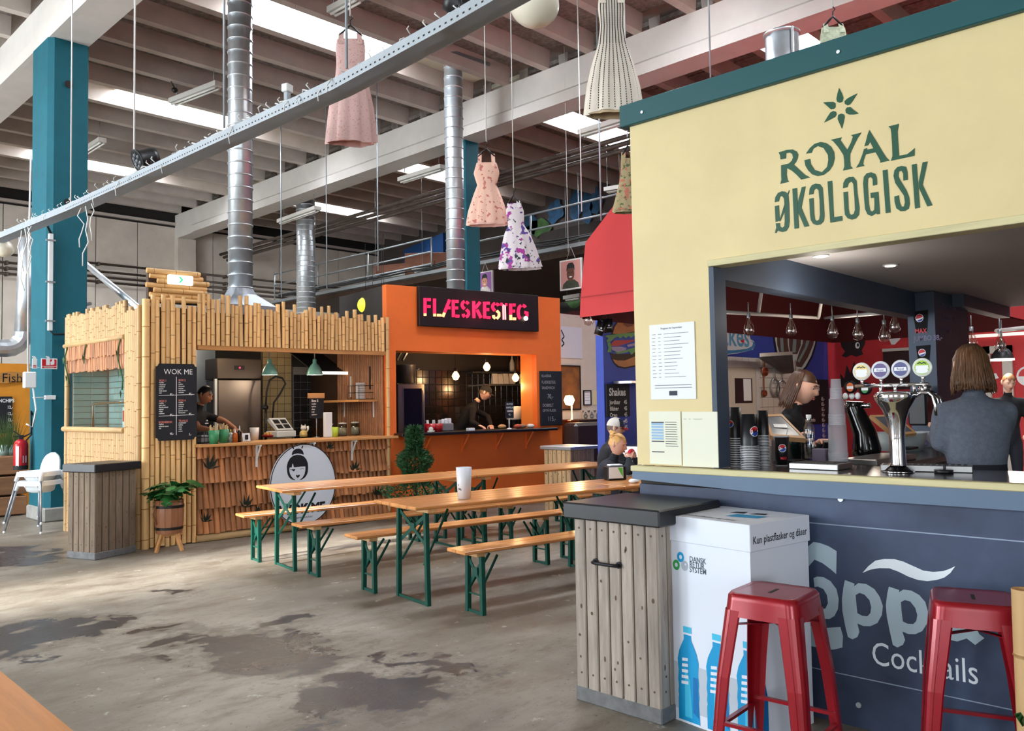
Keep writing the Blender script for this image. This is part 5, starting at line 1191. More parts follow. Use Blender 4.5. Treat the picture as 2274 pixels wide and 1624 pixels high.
c = MB(); c.box(0, XE, .095, 5.6, 2.47, 2.55); c.build('bar_ceiling', grey_ceil, bar)
c = MB(); c.box(0, XE, .1, 5.6, 3.0, 3.1); c.build('roof_board', inner_dark, bar)
c = MB(); c.box(.32, .46, .09, 4.0, 2.26, 2.5); c.build('side_beam', slate, bar)
c = MB(); c.box(.6, .72, 4.0, 5.6, 2.36, 2.5); c.build('side_beam', slate, bar)
c = MB(); c.box(.0, .12, .09, .2, 1.2, 2.5); c.build('corner_post', slate, bar)
c = MB(); c.box(XE, XE+.1, 0, 5.6, 0, 3.2); c.build('end_wall', slate, bar)
c = MB(); c.box(.6, XE, .65, 5.5, .0, .12); c.build('raised_floor', dark_wood, bar)
for px, py in ((1823, 569), (1977, 590)):
    p = G(px, py, 2.465); l_ = R_.l(p); c = MB(); c.cyl((l_.x, l_.y, 2.462), (l_.x, l_.y, 2.47), .05, n=16); c.build('spot_ring', white_plastic, bar); c = MB(); c.cyl((l_.x, l_.y, 2.459), (l_.x, l_.y, 2.462), .032, n=14); c.build('spot_lens', emat('spot_glow', (255, 246, 230), 9 if px < 1900 else 1.2), bar)
    if px < 1900: lamp('bar_spot', p-Vector((0, 0, .35)), 7, (1, .92, .82), .04)
# stencil lettering, traced on the wall plane
letter_g = mat('letter_green', (4, 72, 44), .45)
def tr(L_, x0, y0, k, fr, off):
    out = []
    for x, y in L_: p = fr.at(x0+x/k, y0+y/k, off); out.append((p.x, p.z))
    return out
PET = [[(931, 90), (965, 155), (985, 215), (972, 262), (938, 275), (905, 262), (897, 225), (910, 160)], [(1160, 158), (1110, 240), (1070, 295), (1035, 308), (1003, 290), (1000, 255), (1035, 222), (1090, 192)], [(1178, 412), (1120, 424), (1055, 424), (1018, 405), (1010, 365), (1030, 335), (1075, 330), (1120, 370)],
       [(966, 602), (935, 535), (912, 480), (920, 430), (958, 412), (995, 425), (1000, 455), (988, 520)], [(742, 525), (780, 460), (820, 400), (855, 380), (890, 388), (898, 420), (880, 455), (815, 490)], [(728, 272), (790, 265), (860, 264), (885, 285), (885, 330), (868, 352), (825, 357), (785, 320)]]
ROY = [[(168, 903), (265, 872), (345, 865), (395, 890), (415, 930), (408, 975), (385, 1025), (360, 1055), (430, 1120), (500, 1185), (565, 1218), (452, 1245), (390, 1180), (330, 1130), (272, 1100), (268, 1180), (280, 1250), (298, 1272), (188, 1300), (203, 1250), (200, 1180), (198, 1065), (268, 1050), (300, 1040), (335, 1005), (350, 965), (340, 925), (310, 905), (262, 912), (260, 978), (192, 992), (186, 940)],
       [(512, 918), (560, 850), (620, 795), (700, 770), (770, 785), (830, 830), (868, 900), (875, 975), (855, 1060), (810, 1130), (740, 1185), (660, 1202), (590, 1180), (540, 1130), (505, 1070), (493, 1000), (565, 985), (575, 1050), (625, 1125), (715, 1152), (780, 1085), (795, 1000), (790, 935), (735, 848), (660, 822), (605, 855), (583, 908)],
       [(822, 745), (963, 712), (948, 745), (1000, 825), (1035, 868), (1080, 780), (1105, 705), (1082, 685), (1212, 652), (1165, 720), (1110, 830), (1070, 920), (1068, 1000), (1075, 1075), (1105, 1105), (980, 1132), (998, 1080), (995, 1000), (985, 935), (930, 850), (890, 800), (855, 760)],
       [(1312, 620), (1400, 760), (1480, 895), (1530, 970), (1568, 1005), (1448, 1032), (1452, 1010), (1420, 950), (1390, 900), (1265, 928), (1240, 1000), (1232, 1050), (1250, 1072), (1145, 1095), (1185, 1035), (1225, 930), (1245, 860), (1285, 848), (1280, 870), (1362, 850), (1320, 765), (1297, 812), (1250, 825), (1270, 760), (1290, 680)],
       [(1553, 575), (1685, 542), (1668, 640), (1675, 760), (1688, 945), (1790, 925), (1850, 880), (1885, 848), (1882, 945), (1585, 1008), (1605, 950), (1600, 800), (1590, 660), (1580, 600)]]
OKO = [[(118, 622), (125, 560), (160, 505), (210, 483), (255, 490), (290, 530), (300, 640), (305, 860), (298, 930), (265, 985), (215, 998), (165, 985), (140, 960), (132, 890), (182, 885), (188, 930), (215, 945), (240, 925), (245, 860), (240, 640), (235, 575), (210, 542), (185, 550), (170, 610)], [(120, 672), (170, 660), (180, 855), (130, 870)], [(280, 515), (300, 468), (303, 485), (288, 530)], [(243, 640), (250, 720), (188, 862), (174, 862)], [(135, 950), (154, 975), (140, 1010), (120, 1010)],
       [(342, 452), (398, 442), (422, 948), (368, 957)], [(460, 432), (508, 421), (455, 690), (410, 745), (405, 640)], [(455, 690), (552, 922), (495, 935), (410, 740)],
       [(552, 528), (560, 450), (590, 405), (635, 387), (690, 395), (722, 440), (735, 620), (745, 800), (735, 860), (700, 900), (650, 912), (605, 895), (575, 850), (565, 780), (555, 580), (607, 568), (615, 760), (625, 840), (650, 860), (680, 840), (690, 780), (685, 600), (672, 470), (640, 445), (612, 470), (605, 518)],
       [(785, 360), (842, 350), (865, 810), (968, 795), (972, 855), (820, 880)],
       [(980, 445), (985, 380), (1010, 330), (1060, 302), (1110, 300), (1150, 350), (1160, 500), (1188, 700), (1180, 780), (1145, 825), (1090, 842), (1040, 825), (1005, 780), (998, 700), (985, 495), (1040, 488), (1050, 700), (1060, 765), (1085, 782), (1115, 770), (1132, 720), (1125, 560), (1110, 390), (1085, 358), (1050, 380), (1035, 432)],
       [(1410, 400), (1358, 413), (1355, 330), (1325, 300), (1295, 320), (1290, 400), (1305, 640), (1320, 720), (1345, 742), (1375, 720), (1378, 650), (1375, 565), (1332, 568), (1328, 505), (1425, 490), (1445, 770), (1410, 775), (1400, 760), (1340, 797), (1290, 775), (1260, 710), (1250, 600), (1235, 380), (1245, 300), (1280, 258), (1335, 245), (1385, 262), (1405, 310)],
       [(1480, 220), (1540, 208), (1580, 750), (1520, 760)],
       [(1798, 340), (1742, 348), (1740, 260), (1715, 222), (1685, 235), (1678, 290), (1700, 340), (1780, 470), (1815, 560), (1822, 640), (1810, 700), (1765, 732), (1705, 735), (1655, 700), (1632, 620), (1628, 550), (1685, 535), (1695, 620), (1720, 680), (1750, 675), (1762, 620), (1750, 540), (1640, 380), (1618, 290), (1630, 220), (1665, 180), (1720, 163), (1775, 175), (1793, 240)],
       [(1848, 150), (1908, 135), (1950, 690), (1890, 702)], [(1985, 118), (2047, 107), (1985, 400), (1938, 450), (1935, 370)], [(1985, 400), (2108, 660), (2045, 675), (1938, 440)]]
for i, q in enumerate(PET): c = MB(); c.prism(tr(q, 1700, 180, 5.685, R_, 0), XZ(0), -.003, .001); c.build('star_petal', letter_g, bar)
for q in ROY: c = MB(); c.prism(tr(q, 1700, 180, 5.685, R_, 0), XZ(0), -.003, .001); c.build('letter', letter_g, bar)
for gsub in ([0, 1, 2, 3, 4], [5, 6, 7], [8], [9], [10], [11], [12], [13], [14, 15, 16]):
    c = MB()
    for i in gsub: c.prism(tr(OKO[i], 1700, 340, 5.685, R_, 0), XZ(0), -.003-.0004*(i % 3), .001)
    c.build('letter', letter_g, bar)
# hanging notices on the cream wall
def notice(lab, x0, y0, x1, y1, title, n, cat='paper', m=paper_m):
    t, a0, a1, b0, b1 = paper('wall_notice', lab, cat, R_, -.001, x0, y0, x1, y1, m, 0)
    c = MB(); w_, h_ = a1-a0, b1-b0
    if title: c.text(title, XZ(-.0073), h_*.025, (a0+a1)/2, b1-h_*.07, 1, .01, 'CENTER')
    for i in range(n):
        zz = b1-h_*(.13+.62*i/n)
        for u0, u1 in ((.06, rnd(.12, .16)), (.2, rnd(.24, .28)), (.33, rnd(.55, .9))): c.sheet([(a0+w_*u0, zz), (a0+w_*u1, zz), (a0+w_*u1, zz-h_*.006), (a0+w_*u0, zz-h_*.006)], XZ(-.0073))
    if title:
        for i in range(2): zz = b1-h_*(.81+.035*i); c.sheet([(a0+w_*.1, zz), (a0+w_*.92, zz), (a0+w_*.92, zz-h_*.008), (a0+w_*.1, zz-h_*.008)], XZ(-.0073))
        c.mi = 1; c.sheet([(a0+w_*.42, b0+h_*.05), (a0+w_*.6, b0+h_*.05), (a0+w_*.6, b0+h_*.11), (a0+w_*.42, b0+h_*.11)], XZ(-.0074))
    c.build('print', [mat('print_grey2', (120, 120, 130), .8), mat('print_navy', (40, 44, 60), .6)], t); return t, a0, a1, b0, b1
notice('tall white September programme sheet taped to the cream wall of the bar', 1443, 723, 1547, 886, 'Program for September', 13)
t, a0, a1, b0, b1 = notice('white price sheet with pale blue rows, left one under the programme sheet', 1442, 914, 1515, 1033, None, 0, m=mat('paper_aged', (226, 226, 206), .6))
w_, h_ = a1-a0, b1-b0; c = MB()
for i in range(6): zz = b1-h_*(.22+.055*i); c.mi = 1; c.sheet([(a0+w_*.08, zz), (a0+w_*.46, zz), (a0+w_*.46, zz-h_*.04), (a0+w_*.08, zz-h_*.04)], XZ(-.0074))
c.mi = 0
for i in range(11): zz = b1-h_*(.2+.045*i); c.sheet([(a0+w_*.52, zz), (a0+w_*rnd(.8, .95), zz), (a0+w_*.9, zz-h_*.01), (a0+w_*.52, zz-h_*.01)], XZ(-.0074))
for u in (.2, .56, .76): zz = b1-h_*u; c.sheet([(a0+w_*.08, zz), (a0+w_*.48, zz), (a0+w_*.48, zz-h_*.018), (a0+w_*.08, zz-h_*.018)], XZ(-.0075))
c.build('table_print', [mat('print_dark2', (60, 64, 70), .8), mat('pale_blue', (150, 184, 214), .7)], t)
notice('cream sheet with almost no print, right one under the programme sheet', 1515, 915, 1597, 1039, None, 1, m=mat('paper_aged', (226, 226, 206), .6))
# poster panel under the counter
PO = .012
pst = thing('cocktail_poster', 'dark slate blue cocktail poster panel with white lettering under the bar counter', 'poster', R_.o, R_.a)
pm_ = mat('poster_slate', (70, 84, 112), .5, var=.3, scale=1.6, col2=(38, 46, 68))
c = MB()
for z0, z1 in ((.0, .234), (.24, .948), (.954, 1.09)): c.box(.02, XE, -.012, .02, z0, z1)
c.build('panel', pm_, pst)
c = MB(); c.box(.02, XE, -.009, .02, .23, .245); c.box(.02, XE, -.009, .02, .945, .958); c.build('panel_joint', mat('joint_pale', (150, 164, 184), .6), pst)
pale_l = mat('poster_pale', (176, 196, 206), .55); white_l = mat('poster_white', (226, 234, 240), .55)
def hole(o, i):
    a, b = min(((p, q) for p in range(len(o)) for q in range(len(i))), key=lambda s: (o[s[0]][0]-i[s[1]][0])**2+(o[s[0]][1]-i[s[1]][1])**2)
    ir = i[::-1]; b = len(i)-1-b
    return o[:a+1]+ir[b:]+ir[:b+1]+o[a:]
def tp(L_): return tr(L_, 1800, 1180, 4.51, R_, -PO)
P1o = [(345, 490), (440, 525), (435, 552), (480, 520), (560, 530), (640, 580), (695, 660), (725, 750), (715, 840), (670, 920), (600, 952), (530, 950), (470, 925), (490, 1010), (470, 1060), (420, 1083), (375, 1060), (350, 960), (320, 800), (315, 680), (330, 560)]
P1i = [(452, 640), (490, 618), (540, 635), (590, 690), (608, 760), (600, 820), (570, 853), (520, 848), (470, 822), (460, 730)]
P2o = [(785, 555), (890, 590), (885, 612), (930, 585), (1010, 595), (1090, 640), (1150, 710), (1180, 820), (1170, 920), (1120, 1000), (1050, 1032), (980, 1030), (920, 1005), (948, 1090), (925, 1140), (870, 1165), (825, 1140), (800, 1030), (765, 860), (755, 740), (770, 620)]
P2i = [(905, 710), (945, 690), (1000, 705), (1050, 770), (1070, 840), (1060, 900), (1030, 930), (975, 928), (925, 905), (912, 800)]
for q in ([(-250, 420), (-120, 230), (30, 108), (100, 120), (180, 150), (262, 200), (258, 430), (200, 380), (120, 320), (40, 285), (-60, 400), (-140, 600), (-120, 820), (0, 950), (140, 970), (300, 960), (325, 1050), (320, 1165), (240, 1185), (180, 1188), (0, 1150), (-180, 1000), (-270, 700)],
          [(65, 455), (130, 460), (200, 500), (260, 580), (283, 680), (275, 780), (240, 850), (190, 880), (130, 878), (70, 860), (50, 780), (105, 780), (150, 775), (175, 720), (165, 640), (130, 580), (75, 555), (40, 560), (30, 470)], hole(P1o, P1i), hole(P2o, P2i),
          [(1375, 1000), (1480, 990), (1600, 960), (1660, 970), (1690, 1030), (1742, 1072), (1650, 1140), (1565, 1075), (1470, 1105), (1380, 1085), (1290, 1040), (1300, 960)], [(1560, 700), (1640, 690), (1660, 970), (1590, 965)], hole([(1410+180*math.cos(a), 850+170*math.sin(a)) for a in [i*PI/12 for i in range(24)]], [(1410+95*math.cos(a), 850+95*math.sin(a)) for a in [i*PI/12 for i in range(24)]])):
    c = MB(); c.sheet(tp(q), XZ(-PO-.001)); c.build('letter', pale_l, pst)
c = MB(); c.sheet(tp([(520, 418), (580, 350), (650, 295), (740, 278), (840, 280), (930, 305), (1030, 350), (1130, 395), (1230, 408), (1330, 400), (1400, 375), (1450, 350), (1400, 420), (1340, 465), (1260, 490), (1170, 500), (1080, 490), (980, 455), (880, 405), (790, 372), (690, 370), (600, 385)]), XZ(-PO-.001)); c.build('swoosh', white_l, pst)
a, b, e = (R_.at(1800+x/4.51, 1180+y/4.51, -PO) for x, y in ((612, 1362), (1680, 1525), (700, 1118)))
v, f = glyphs('Cocktails', .0, 'LEFT'); wd = max(q[0] for q in v); h_ = e.z-a.z; kx = (b.x-a.x)/wd/(h_/.729)
c = MB(); c.text('Cocktails', XZ(-PO-.0012), h_*.92, a.x, (a.z+b.z)/2+.005, kx/.92, .0); c.build('lettering', white_l, pst)
c = MB()
for px, py in ((1866, 1109), (1906, 1567)): a = R_.at(px, py, -.02); c.cyl((a.x, -.02, a.z), (a.x, -.0, a.z), .013, n=10)
c.build('bolt', steel, pst)
# a thick bamboo cane and a leaf at the very edge
p = G(2262, 1640, 0); p = D(2282, 1480, 2.95)
t = thing('bamboo_cane', 'thick pale bamboo cane standing beside the right stool at the edge of the bar', 'bamboo', (p.x, p.y, 0), 0)
m_b = bamboo_mesh(.88, .042, .34, bam_daylit, 14, .9); put(m_b, 'cane', t); put(m_b, 'cane', t, (.075, -.05, 0))
c = MB()
for a_, l in ((2.6, .09), (2.2, .08), (3.0, .07)): d = Vector((math.cos(a_), math.sin(a_)*.3, .4)).normalized(); s_ = Vector((0, 0, .022)); b_ = Vector((-.03, 0, .42)); c.add([b_, b_+d*l*.5+s_, b_+d*l, b_+d*l*.5-s_], [(0, 1, 2, 3)])
c.build('leaf', leaf_g, t)

# ---------------------------------------------------------------- things on the bar
BZ = 1.197
chrome = mat('polished_chrome', (235, 236, 240), .05, 1)
cola_red = mat('cola_red', (200, 30, 44), .5); cola_blue = mat('cola_blue', (28, 60, 150), .5); logo_white = mat('logo_white', (232, 234, 238), .5)
cup_black = mat('cup_black', (20, 20, 24), .35); cup_rim = mat('cup_rim', (206, 206, 210), .35)
def cyl_logo(c, R, th, z, r, sh=0):
    """round drinks emblem wrapped on a cup: white disc, red upper and blue lower wave"""
    fn = lambda a, b, t: ((R+t)*math.sin(th+a/R), -(R+t)*math.cos(th+a/R), z+b)
    c.mi = 0; c.sheet(ell(0, 0, r, r, 24), fn, .0008)
    up = [(r*.9*math.cos(a), r*.9*math.sin(a)) for a in [rad(-5+i*17) for i in range(13)]]; w1 = [(-.75*r+.3*r*i, r*(.12+.16*math.sin(i*1.15-1.2))) for i in range(6)]
    c.mi = 1; c.sheet([(r*.88*math.cos(a), r*.88*math.sin(a)) for a in [rad(12+i*15.5) for i in range(13)]]+[(-.45*r, -.02*r), (0, .06*r), (.5*r, .3*r)], fn, .0014)
    c.mi = 2; c.sheet([(r*.88*math.cos(a), r*.88*math.sin(a)) for a in [rad(222+i*11) for i in range(13)]]+[(.5*r, .02*r), (0, -.2*r), (-.4*r, -.34*r)], fn, .0014)
def cup_stack(lab, px, py, wpx, ytop, ymid, n, logo=0):
    p, k = on(px, py, BZ); R = wpx*k/2; H = (py-ytop)*k; Hm = (py-ymid)*k
    t = thing('cup_stack', lab, 'cup stack', p, R_.a, 'stacks of black drink cups'); pit = Hm/n
    for i in range(n):
        c = MB(); c.lathe([(R*.96, i*pit), (R*1.03, i*pit+.002), (R*1.03, i*pit+pit*.45), (R*.96, i*pit+pit*.5)], n=22); c.build('rim', cup_rim, t)
    c = MB(); c.lathe([(R*.95, 0), (R*.96, Hm), (R*.86, H), (R*.8, H), (R*.8, H-.012), (.001, H-.012)], n=24); c.build('body', cup_black, t)
    if logo: c = MB(); cyl_logo(c, R*.93, logo, (H+Hm)/2-.01, R*.55); c.build('emblem', [logo_white, cola_red, cola_blue], t)
    return t
cup_stack('stack of large black drink cups tucked against the hatch jamb', 1636, 1036, 29, 905, 970, 13, -.4)
cup_stack('tallest stack of black drink cups with a round emblem, in the middle of the three', 1666, 1040, 41, 920, 988, 14, 1.15)
cup_stack('slim stack of silver rimmed cups on the right of the cup stacks', 1697, 1038, 26, 912, 965, 22)
p, k = on(1736, 1034, BZ); t = thing('drink_cup', 'black drink cup with a round emblem and a white straw on the bar', 'cup', p, R_.a); R = 17.5*k; H = 63*k
c = MB(); c.lathe([(.001, 0), (R*.72, 0), (R, H), (R*.94, H), (R*.7, .01), (.001, .01)], n=24); c.build('body', cup_black, t); c = MB(); c.lathe([(R*.74, 0), (R*.76, .004)], n=24); c.lathe([(R*1.0, H), (R*1.04, H+.003), (R*.98, H+.005)], n=24); c.build('rim', cup_rim, t)
c = MB(); cyl_logo(c, R*.93, .6, H*.62, R*.5); c.mi = 1; c.text('MAX', lambda a, b, t_: (R*.86*math.sin(.3+a/R), -R*.86*math.cos(.3+a/R), b), .016, 0, H*.22, .9, .02); c.build('emblem', [logo_white, cola_red, cola_blue], t); c = MB(); c.cyl((.01, .0, H*.4), (.035, .02, H+.06), .003, n=6); c.build('straw', white_plastic, t)
p, k = on(1766, 1020, BZ); t = thing('dark_tumbler', 'dark green steel tumbler behind the drip tray', 'tumbler', p, R_.a); c = MB(); R = 14*k; H = 56*k; c.lathe([(.001, 0), (R, 0), (R, H*.9), (R*.9, H), (.001, H)], n=18); c.build('body', mat('tumbler_green', (18, 34, 30), .25, .3), t)
def tray(lab, px0, py0, wpx, dpt, hpx, skew=0):
    p, k = on(px0, py0, BZ); t = thing('drip_tray', lab, 'drip tray', p, R_.a+skew, 'steel drip trays'); W = wpx*k; h = hpx*k
    c = MB(); c.cbox(0, W, 0, dpt, 0, h, .003); c.build('tray', brushed, t); c = MB(); n = 14
    for i in range(n): c.box(.012+(W-.024)*i/n, .012+(W-.024)*(i+.6)/n, .012, dpt-.012, h, h+.002)
    c.build('grid', steel_dark, t)
tray('shallow steel drip tray beside the drink cup', 1752, 1041, 109, .2, 13)
tray('long steel drip tray behind the chrome beer tower', 1955, 1046, 180, .12, 14, rad(14))
p, k = on(1800, 1020, BZ); t = thing('grey_box', 'purple grey box under the tablet till', 'box', (4.72, 2.12, BZ), R_.a); c = MB(); c.cbox(-.04, .04, -.04, .04, 0, .08, .004); c.build('box', mat('box_mauve', (112, 104, 122), .6), t)
tab_wood = mat('tablet_wood', (196, 150, 104), .5, var=.1)
def tablet(lab, pts, zr=0):
    """wood framed tablet till: four corner points, clockwise from top left"""
    P_ = [Vector(q) for q in pts]; t = thing('tablet_till', lab, 'tablet', (P_[2]+P_[3])/2, 0); o = (P_[2]+P_[3])/2; Q = [q-o for q in P_]; n = (Q[1]-Q[0]).cross(Q[3]-Q[0]).normalized()
    if n.dot(CAM-o) < 0: n = -n
    cen = sum(Q, Vector())/4; I = [cen+(q-cen)*.8 for q in Q]
    c = MB(); c.add([q-n*.03 for q in Q]+Q+I, [(0, 1, 2, 3), (0, 1, 5, 4), (1, 2, 6, 5), (2, 3, 7, 6), (3, 0, 4, 7), (4, 5, 9, 8), (5, 6, 10, 9), (6, 7, 11, 10), (7, 4, 8, 11)]); c.build('frame', tab_wood, t)
    c = MB(); c.add([q-n*.002 for q in I], [(0, 1, 2, 3)]); c.build('screen', mat('tablet_back', (96, 98, 106), .3), t)
    J = [cen+(q-cen)*.5 for q in Q]; J = [J[0]*.6+J[3]*.4, J[1]*.6+J[2]*.4, J[2]*.7+J[1]*.3, J[3]*.7+J[0]*.3]; c = MB(); c.add([q+n*.001 for q in J], [(0, 1, 2, 3)]); c.build('sticker', white_plastic, t)
    c = MB(); lo = Vector((0, 0, -o.z+BZ)); c.bar(cen-n*.03, (cen.x-n.x*.06, cen.y-n.y*.06, -o.z+BZ), .05, .02); c.cbox(-.08, .08, -.06, .06, BZ-o.z, BZ-o.z+.015, .003); c.build('stand', black_plastic, t)
d_ = 4.95; tablet('wooden framed tablet till leaning in front of the young woman', [D(1694, 921, d_+.15), D(1736, 919, d_+.15), D(1790, 974, d_-.05), D(1712, 968, d_-.05)])
p, k = on(1818, 1010, BZ); p = Vector((5.0, 2.32, BZ)); t = thing('water_bottle', 'clear plastic water bottle beside the tablet till', 'bottle', p, 0); clearp = glassmat('clear_plastic', (224, 232, 236), .2, .08)
c = MB(); c.lathe([(.001, 0), (.033, 0), (.034, .1), (.03, .12), (.034, .14), (.033, .19), (.014, .235), (.014, .25)], n=16); c.build('body', clearp, t); c = MB(); c.lathe([(.016, .25), (.016, .272), (.001, .272)], n=12); c.build('cap', white_plastic, t)
p = G(1862, 1030, BZ); k = dep(p)/FPX; t = thing('clear_cup_stack', 'tall wobbly stack of clear plastic beer cups on the bar', 'cup stack', p, 0)
z = 0; R = 21*k
for i, (h, r0, r1) in enumerate(((86*k, 1.0, .92), (58*k, .86, .76), (44*k, .62, .5))):
    c = MB(); c.lathe([(R*r0, z), (R*r1, z+h), (R*r1*.98, z+h), (.001, z+h)], n=20)
    for j in range(8): c.lathe([(R*r0*1.01, z+j*.008), (R*r0*1.05, z+j*.008+.003), (R*r0*1.0, z+j*.008+.005)], n=20)
    c.build('cup', mat('clear_cup', (222, 226, 234), .15, alpha=.42), t); z += h
p = G(1838, 1024, BZ); t = thing('card_terminal', 'black and violet card terminal leaning beside the clear cups', 'card reader', p, rad(40)); c = MB(); c.bar((0, 0, 0.01), (-.06, 0, .12), .07, .025); c.build('body', black_plastic, t); c = MB(); c.bar((-.012, -.0, .04), (-.045, 0, .105), .06, .03); c.build('keys', mat('keys_violet', (52, 44, 96), .4), t)
# chrome beer tower
p = G(1995, 1049, BZ); s_ = .000433; t = thing('beer_tower', 'chrome beer tower with four round tap badges on the bar', 'beer tap', p, R_.a)
c = MB(); c.lathe([(.001, 0), (.073, 0), (.073, .006), (.06, .012), (.034, .034), (.03, .036)], n=28); c.build('foot', mat('foot_black', (24, 24, 28), .2, .6), t); c = MB(); c.lathe([(.0735, .0), (.076, .003), (.0735, .007)], n=28); c.build('foot_ring', chrome, t)
c = MB(); prof = [(.042, .034), (.038, .05), (.036, .16), (.038, .21), (.048, .265), (.066, .312), (.088, .345), (.098, .365), (.101, .382), (.094, .396), (.06, .401), (.001, .402)]; c.lathe(prof, n=36); c.build('column', chrome, t)
c = MB(); c.tube([(.095, 0, .375), (.12, 0, .392), (.155, 0, .392), (.172, 0, .375), (.182, 0, .33), (.184, 0, .28)], [.009, .009, .009, .008, .008, .007], 12); c.build('swan_neck', chrome, t)
c = MB(); c.tube([(-.185, -.03, .432), (.165, -.03, .432)], .0095, 12)
for x_ in (-.06, .01, .10, .15): c.cyl((x_, -.03, .40), (x_, -.03, .428), .009, n=10)
c.build('tap_rail', chrome, t)
for i, (x_, zc, cols) in enumerate(((-.15, .505, ((236, 232, 220), (226, 200, 120))), (-.057, .508, ((226, 226, 232), (92, 78, 130))), (.040, .51, ((226, 226, 232), (74, 78, 128))), (.14, .514, ((224, 228, 214), (150, 190, 40))))):
    c = MB(); mm = Matrix.Rotation(PI/2, 4, 'X'); c.lathe([(.001, 0), (.044, 0), (.046, .006), (.044, .012), (.001, .012)], c=(x_, -.024, zc), n=28, mtx=mm); b_ = c.build('badge', mat('badge_%d' % i, cols[0], .3, coat=.4), t)
    c = MB(); c.sheet(ell(x_, zc, .034, .034, 24), XZ(-.0375)); c.build('badge_face', mat('badge_face_%d' % i, cols[1], .4), b_)
    c = MB(); c.sheet([(x_-.03, zc-.008), (x_+.03, zc-.008), (x_+.028, zc+.010), (x_-.028, zc+.010)], XZ(-.0382))
    if i in (0, 3): c.sheet(ell(x_, zc-.016, .028, .014, 16), XZ(-.038))
    c.build('badge_band', logo_white, b_)
    if i in (0, 3): c = MB(); c.sheet(stroke([(x_-.02, zc+.018), (x_-.008, zc+.024), (x_, zc+.018), (x_+.008, zc+.024), (x_+.02, zc+.018)], .005), XZ(-.0385)); c.build('badge_mark', ink, b_)
    else: c = MB(); c.text(('', 'Royal', 'Royal', '')[i], XZ(-.0388), .011, x_, zc-.004, 1, .01, 'CENTER'); c.build('badge_mark', mat('badge_face_%d' % i, (0, 0, 0)), b_)
    c = MB(); c.tube([(x_, -.028, zc-.044), (x_, -.028, zc-.055), (x_, -.03, .44)], [.012, .006, .007], 10); c.build('tap_handle', chrome, t)
p = G(2096, 1051, BZ); t = thing('chip_reel', 'low round black dish with two straws on the bar', 'dish', p, 0); c = MB(); c.lathe([(.001, 0), (.042, 0), (.042, .016), (.001, .016)], n=20); c.build('dish', black_plastic, t); c = MB(); c.cyl((.0, 0, .014), (.002, 0, .045), .003, n=5); c.cyl((.02, 0, .014), (.026, 0, .05), .003, n=5); c.build('straws', black_rubber, t)
# inner counter along the open side of the bar
ic = thing('side_counter', 'dark wooden counter along the open side of the bar behind the cups', 'counter', (0, 0, 0), 0)
c = MB(); c.cbox(4.75, 7.6, 1.86, 2.33, 1.13, 1.17, .006); c.build('counter_top', worktop_dark, ic); c = MB(); c.box(4.85, 7.55, 2.0, 2.3, .12, 1.13); c.build('carcass', inner_dark, ic)
SZ = 1.17
def sd(px, Y): r = ray(px, 900); k = Y/r.y; return Vector((r.x*k, Y, SZ))
p = sd(1922, 2.3); t = thing('black_beer_tower', 'black curved beer tower with an orange and a green badge on the side counter', 'beer tap', p, R_.a); k = dep(p)/FPX
q = lambda x, y: ((x-1922)*k, 0, (1000-y)*k)
c = MB(); c.tube([q(1918, 1004), q(1922, 985), q(1918, 950), q(1904, 915), q(1896, 895), q(1897, 880)], [30*k, 30*k, 25*k, 21*k, 20*k, 20*k], 14); c.build('column', mat('gloss_black', (12, 12, 14), .12, coat=.6), t)
c = MB(); c.tube([q(1898, 888), q(1925, 890), q(1932, 889)], 6*k, 8); c.build('spout', chrome, t)
for bx, by, col in ((1898, 848, (206, 96, 30)), (1930, 852, (40, 130, 60))):
    c = MB(); mm = Matrix.Rotation(PI/2, 4, 'X'); a = q(bx, by); c.lathe([(.001, 0), (14*k, 0), (14*k, .02), (.001, .02)], c=(a[0], -.05, a[2]), n=20, mtx=mm); b_ = c.build('badge', black_plastic, t); c = MB(); c.sheet(ell(a[0], a[2], 8*k, 10*k, 16), XZ(-.0715)); c.build('badge_face', mat('tapface_%d' % bx, col, .4), b_)
    c = MB(); c.sheet([(a[0]-7*k, a[2]-4*k), (a[0]+7*k, a[2]-4*k), (a[0]+7*k, a[2]+2*k), (a[0]-7*k, a[2]+2*k)], XZ(-.072)); c.build('badge_band', logo_white, b_)
c = MB(); a = q(1898, 868)
for dx in (-14, 0, 13): c.ball((a[0]+dx*k, -.045, a[2]), (6.5*k, .015, 8*k), 10, 6)
c.build('collar', logo_white, t)
p = sd(1955, 2.0); t = thing('side_drip_tray', 'steel drip tray on the side counter below the black tower', 'drip tray', p, 0); c = MB(); c.cbox(-.35, .3, -.1, .12, 0, .035, .004); c.build('tray', brushed, t)
p = sd(1985, 2.36); t = thing('grey_tub', 'pale grey tub with a towel on the side counter', 'tub', p, 0); c = MB(); c.lathe([(.001, 0), (.19, 0), (.22, .13), (.21, .13), (.18, .01)], n=20); c.build('tub', mat('tub_grey', (166, 172, 172), .5), t); c = MB(); c.ball((.1, -.12, .05), (.12, .08, .04), 10, 6); c.build('towel', mat('lilac_cloth', (150, 150, 190), .8), t)
p = sd(2052, 2.3); t = thing('till_box', 'grey printer box on the side counter', 'printer', p, 0); c = MB(); c.cbox(-.12, .1, -.09, .09, 0, .13, .008); c.build('body', mat('printer_grey', (136, 140, 148), .5), t); c = MB(); c.box(-.03, .0, -.092, -.09, .03, .12); c.build('slot', black_plastic, t)
d_ = 6.0; BZ_k = BZ; tablet('wooden framed tablet till behind the chrome beer tower', [D(1932, 922, d_+.1), D(1990, 921, d_+.1), D(2036, 962, d_-.05), D(1985, 967, d_-.05)])
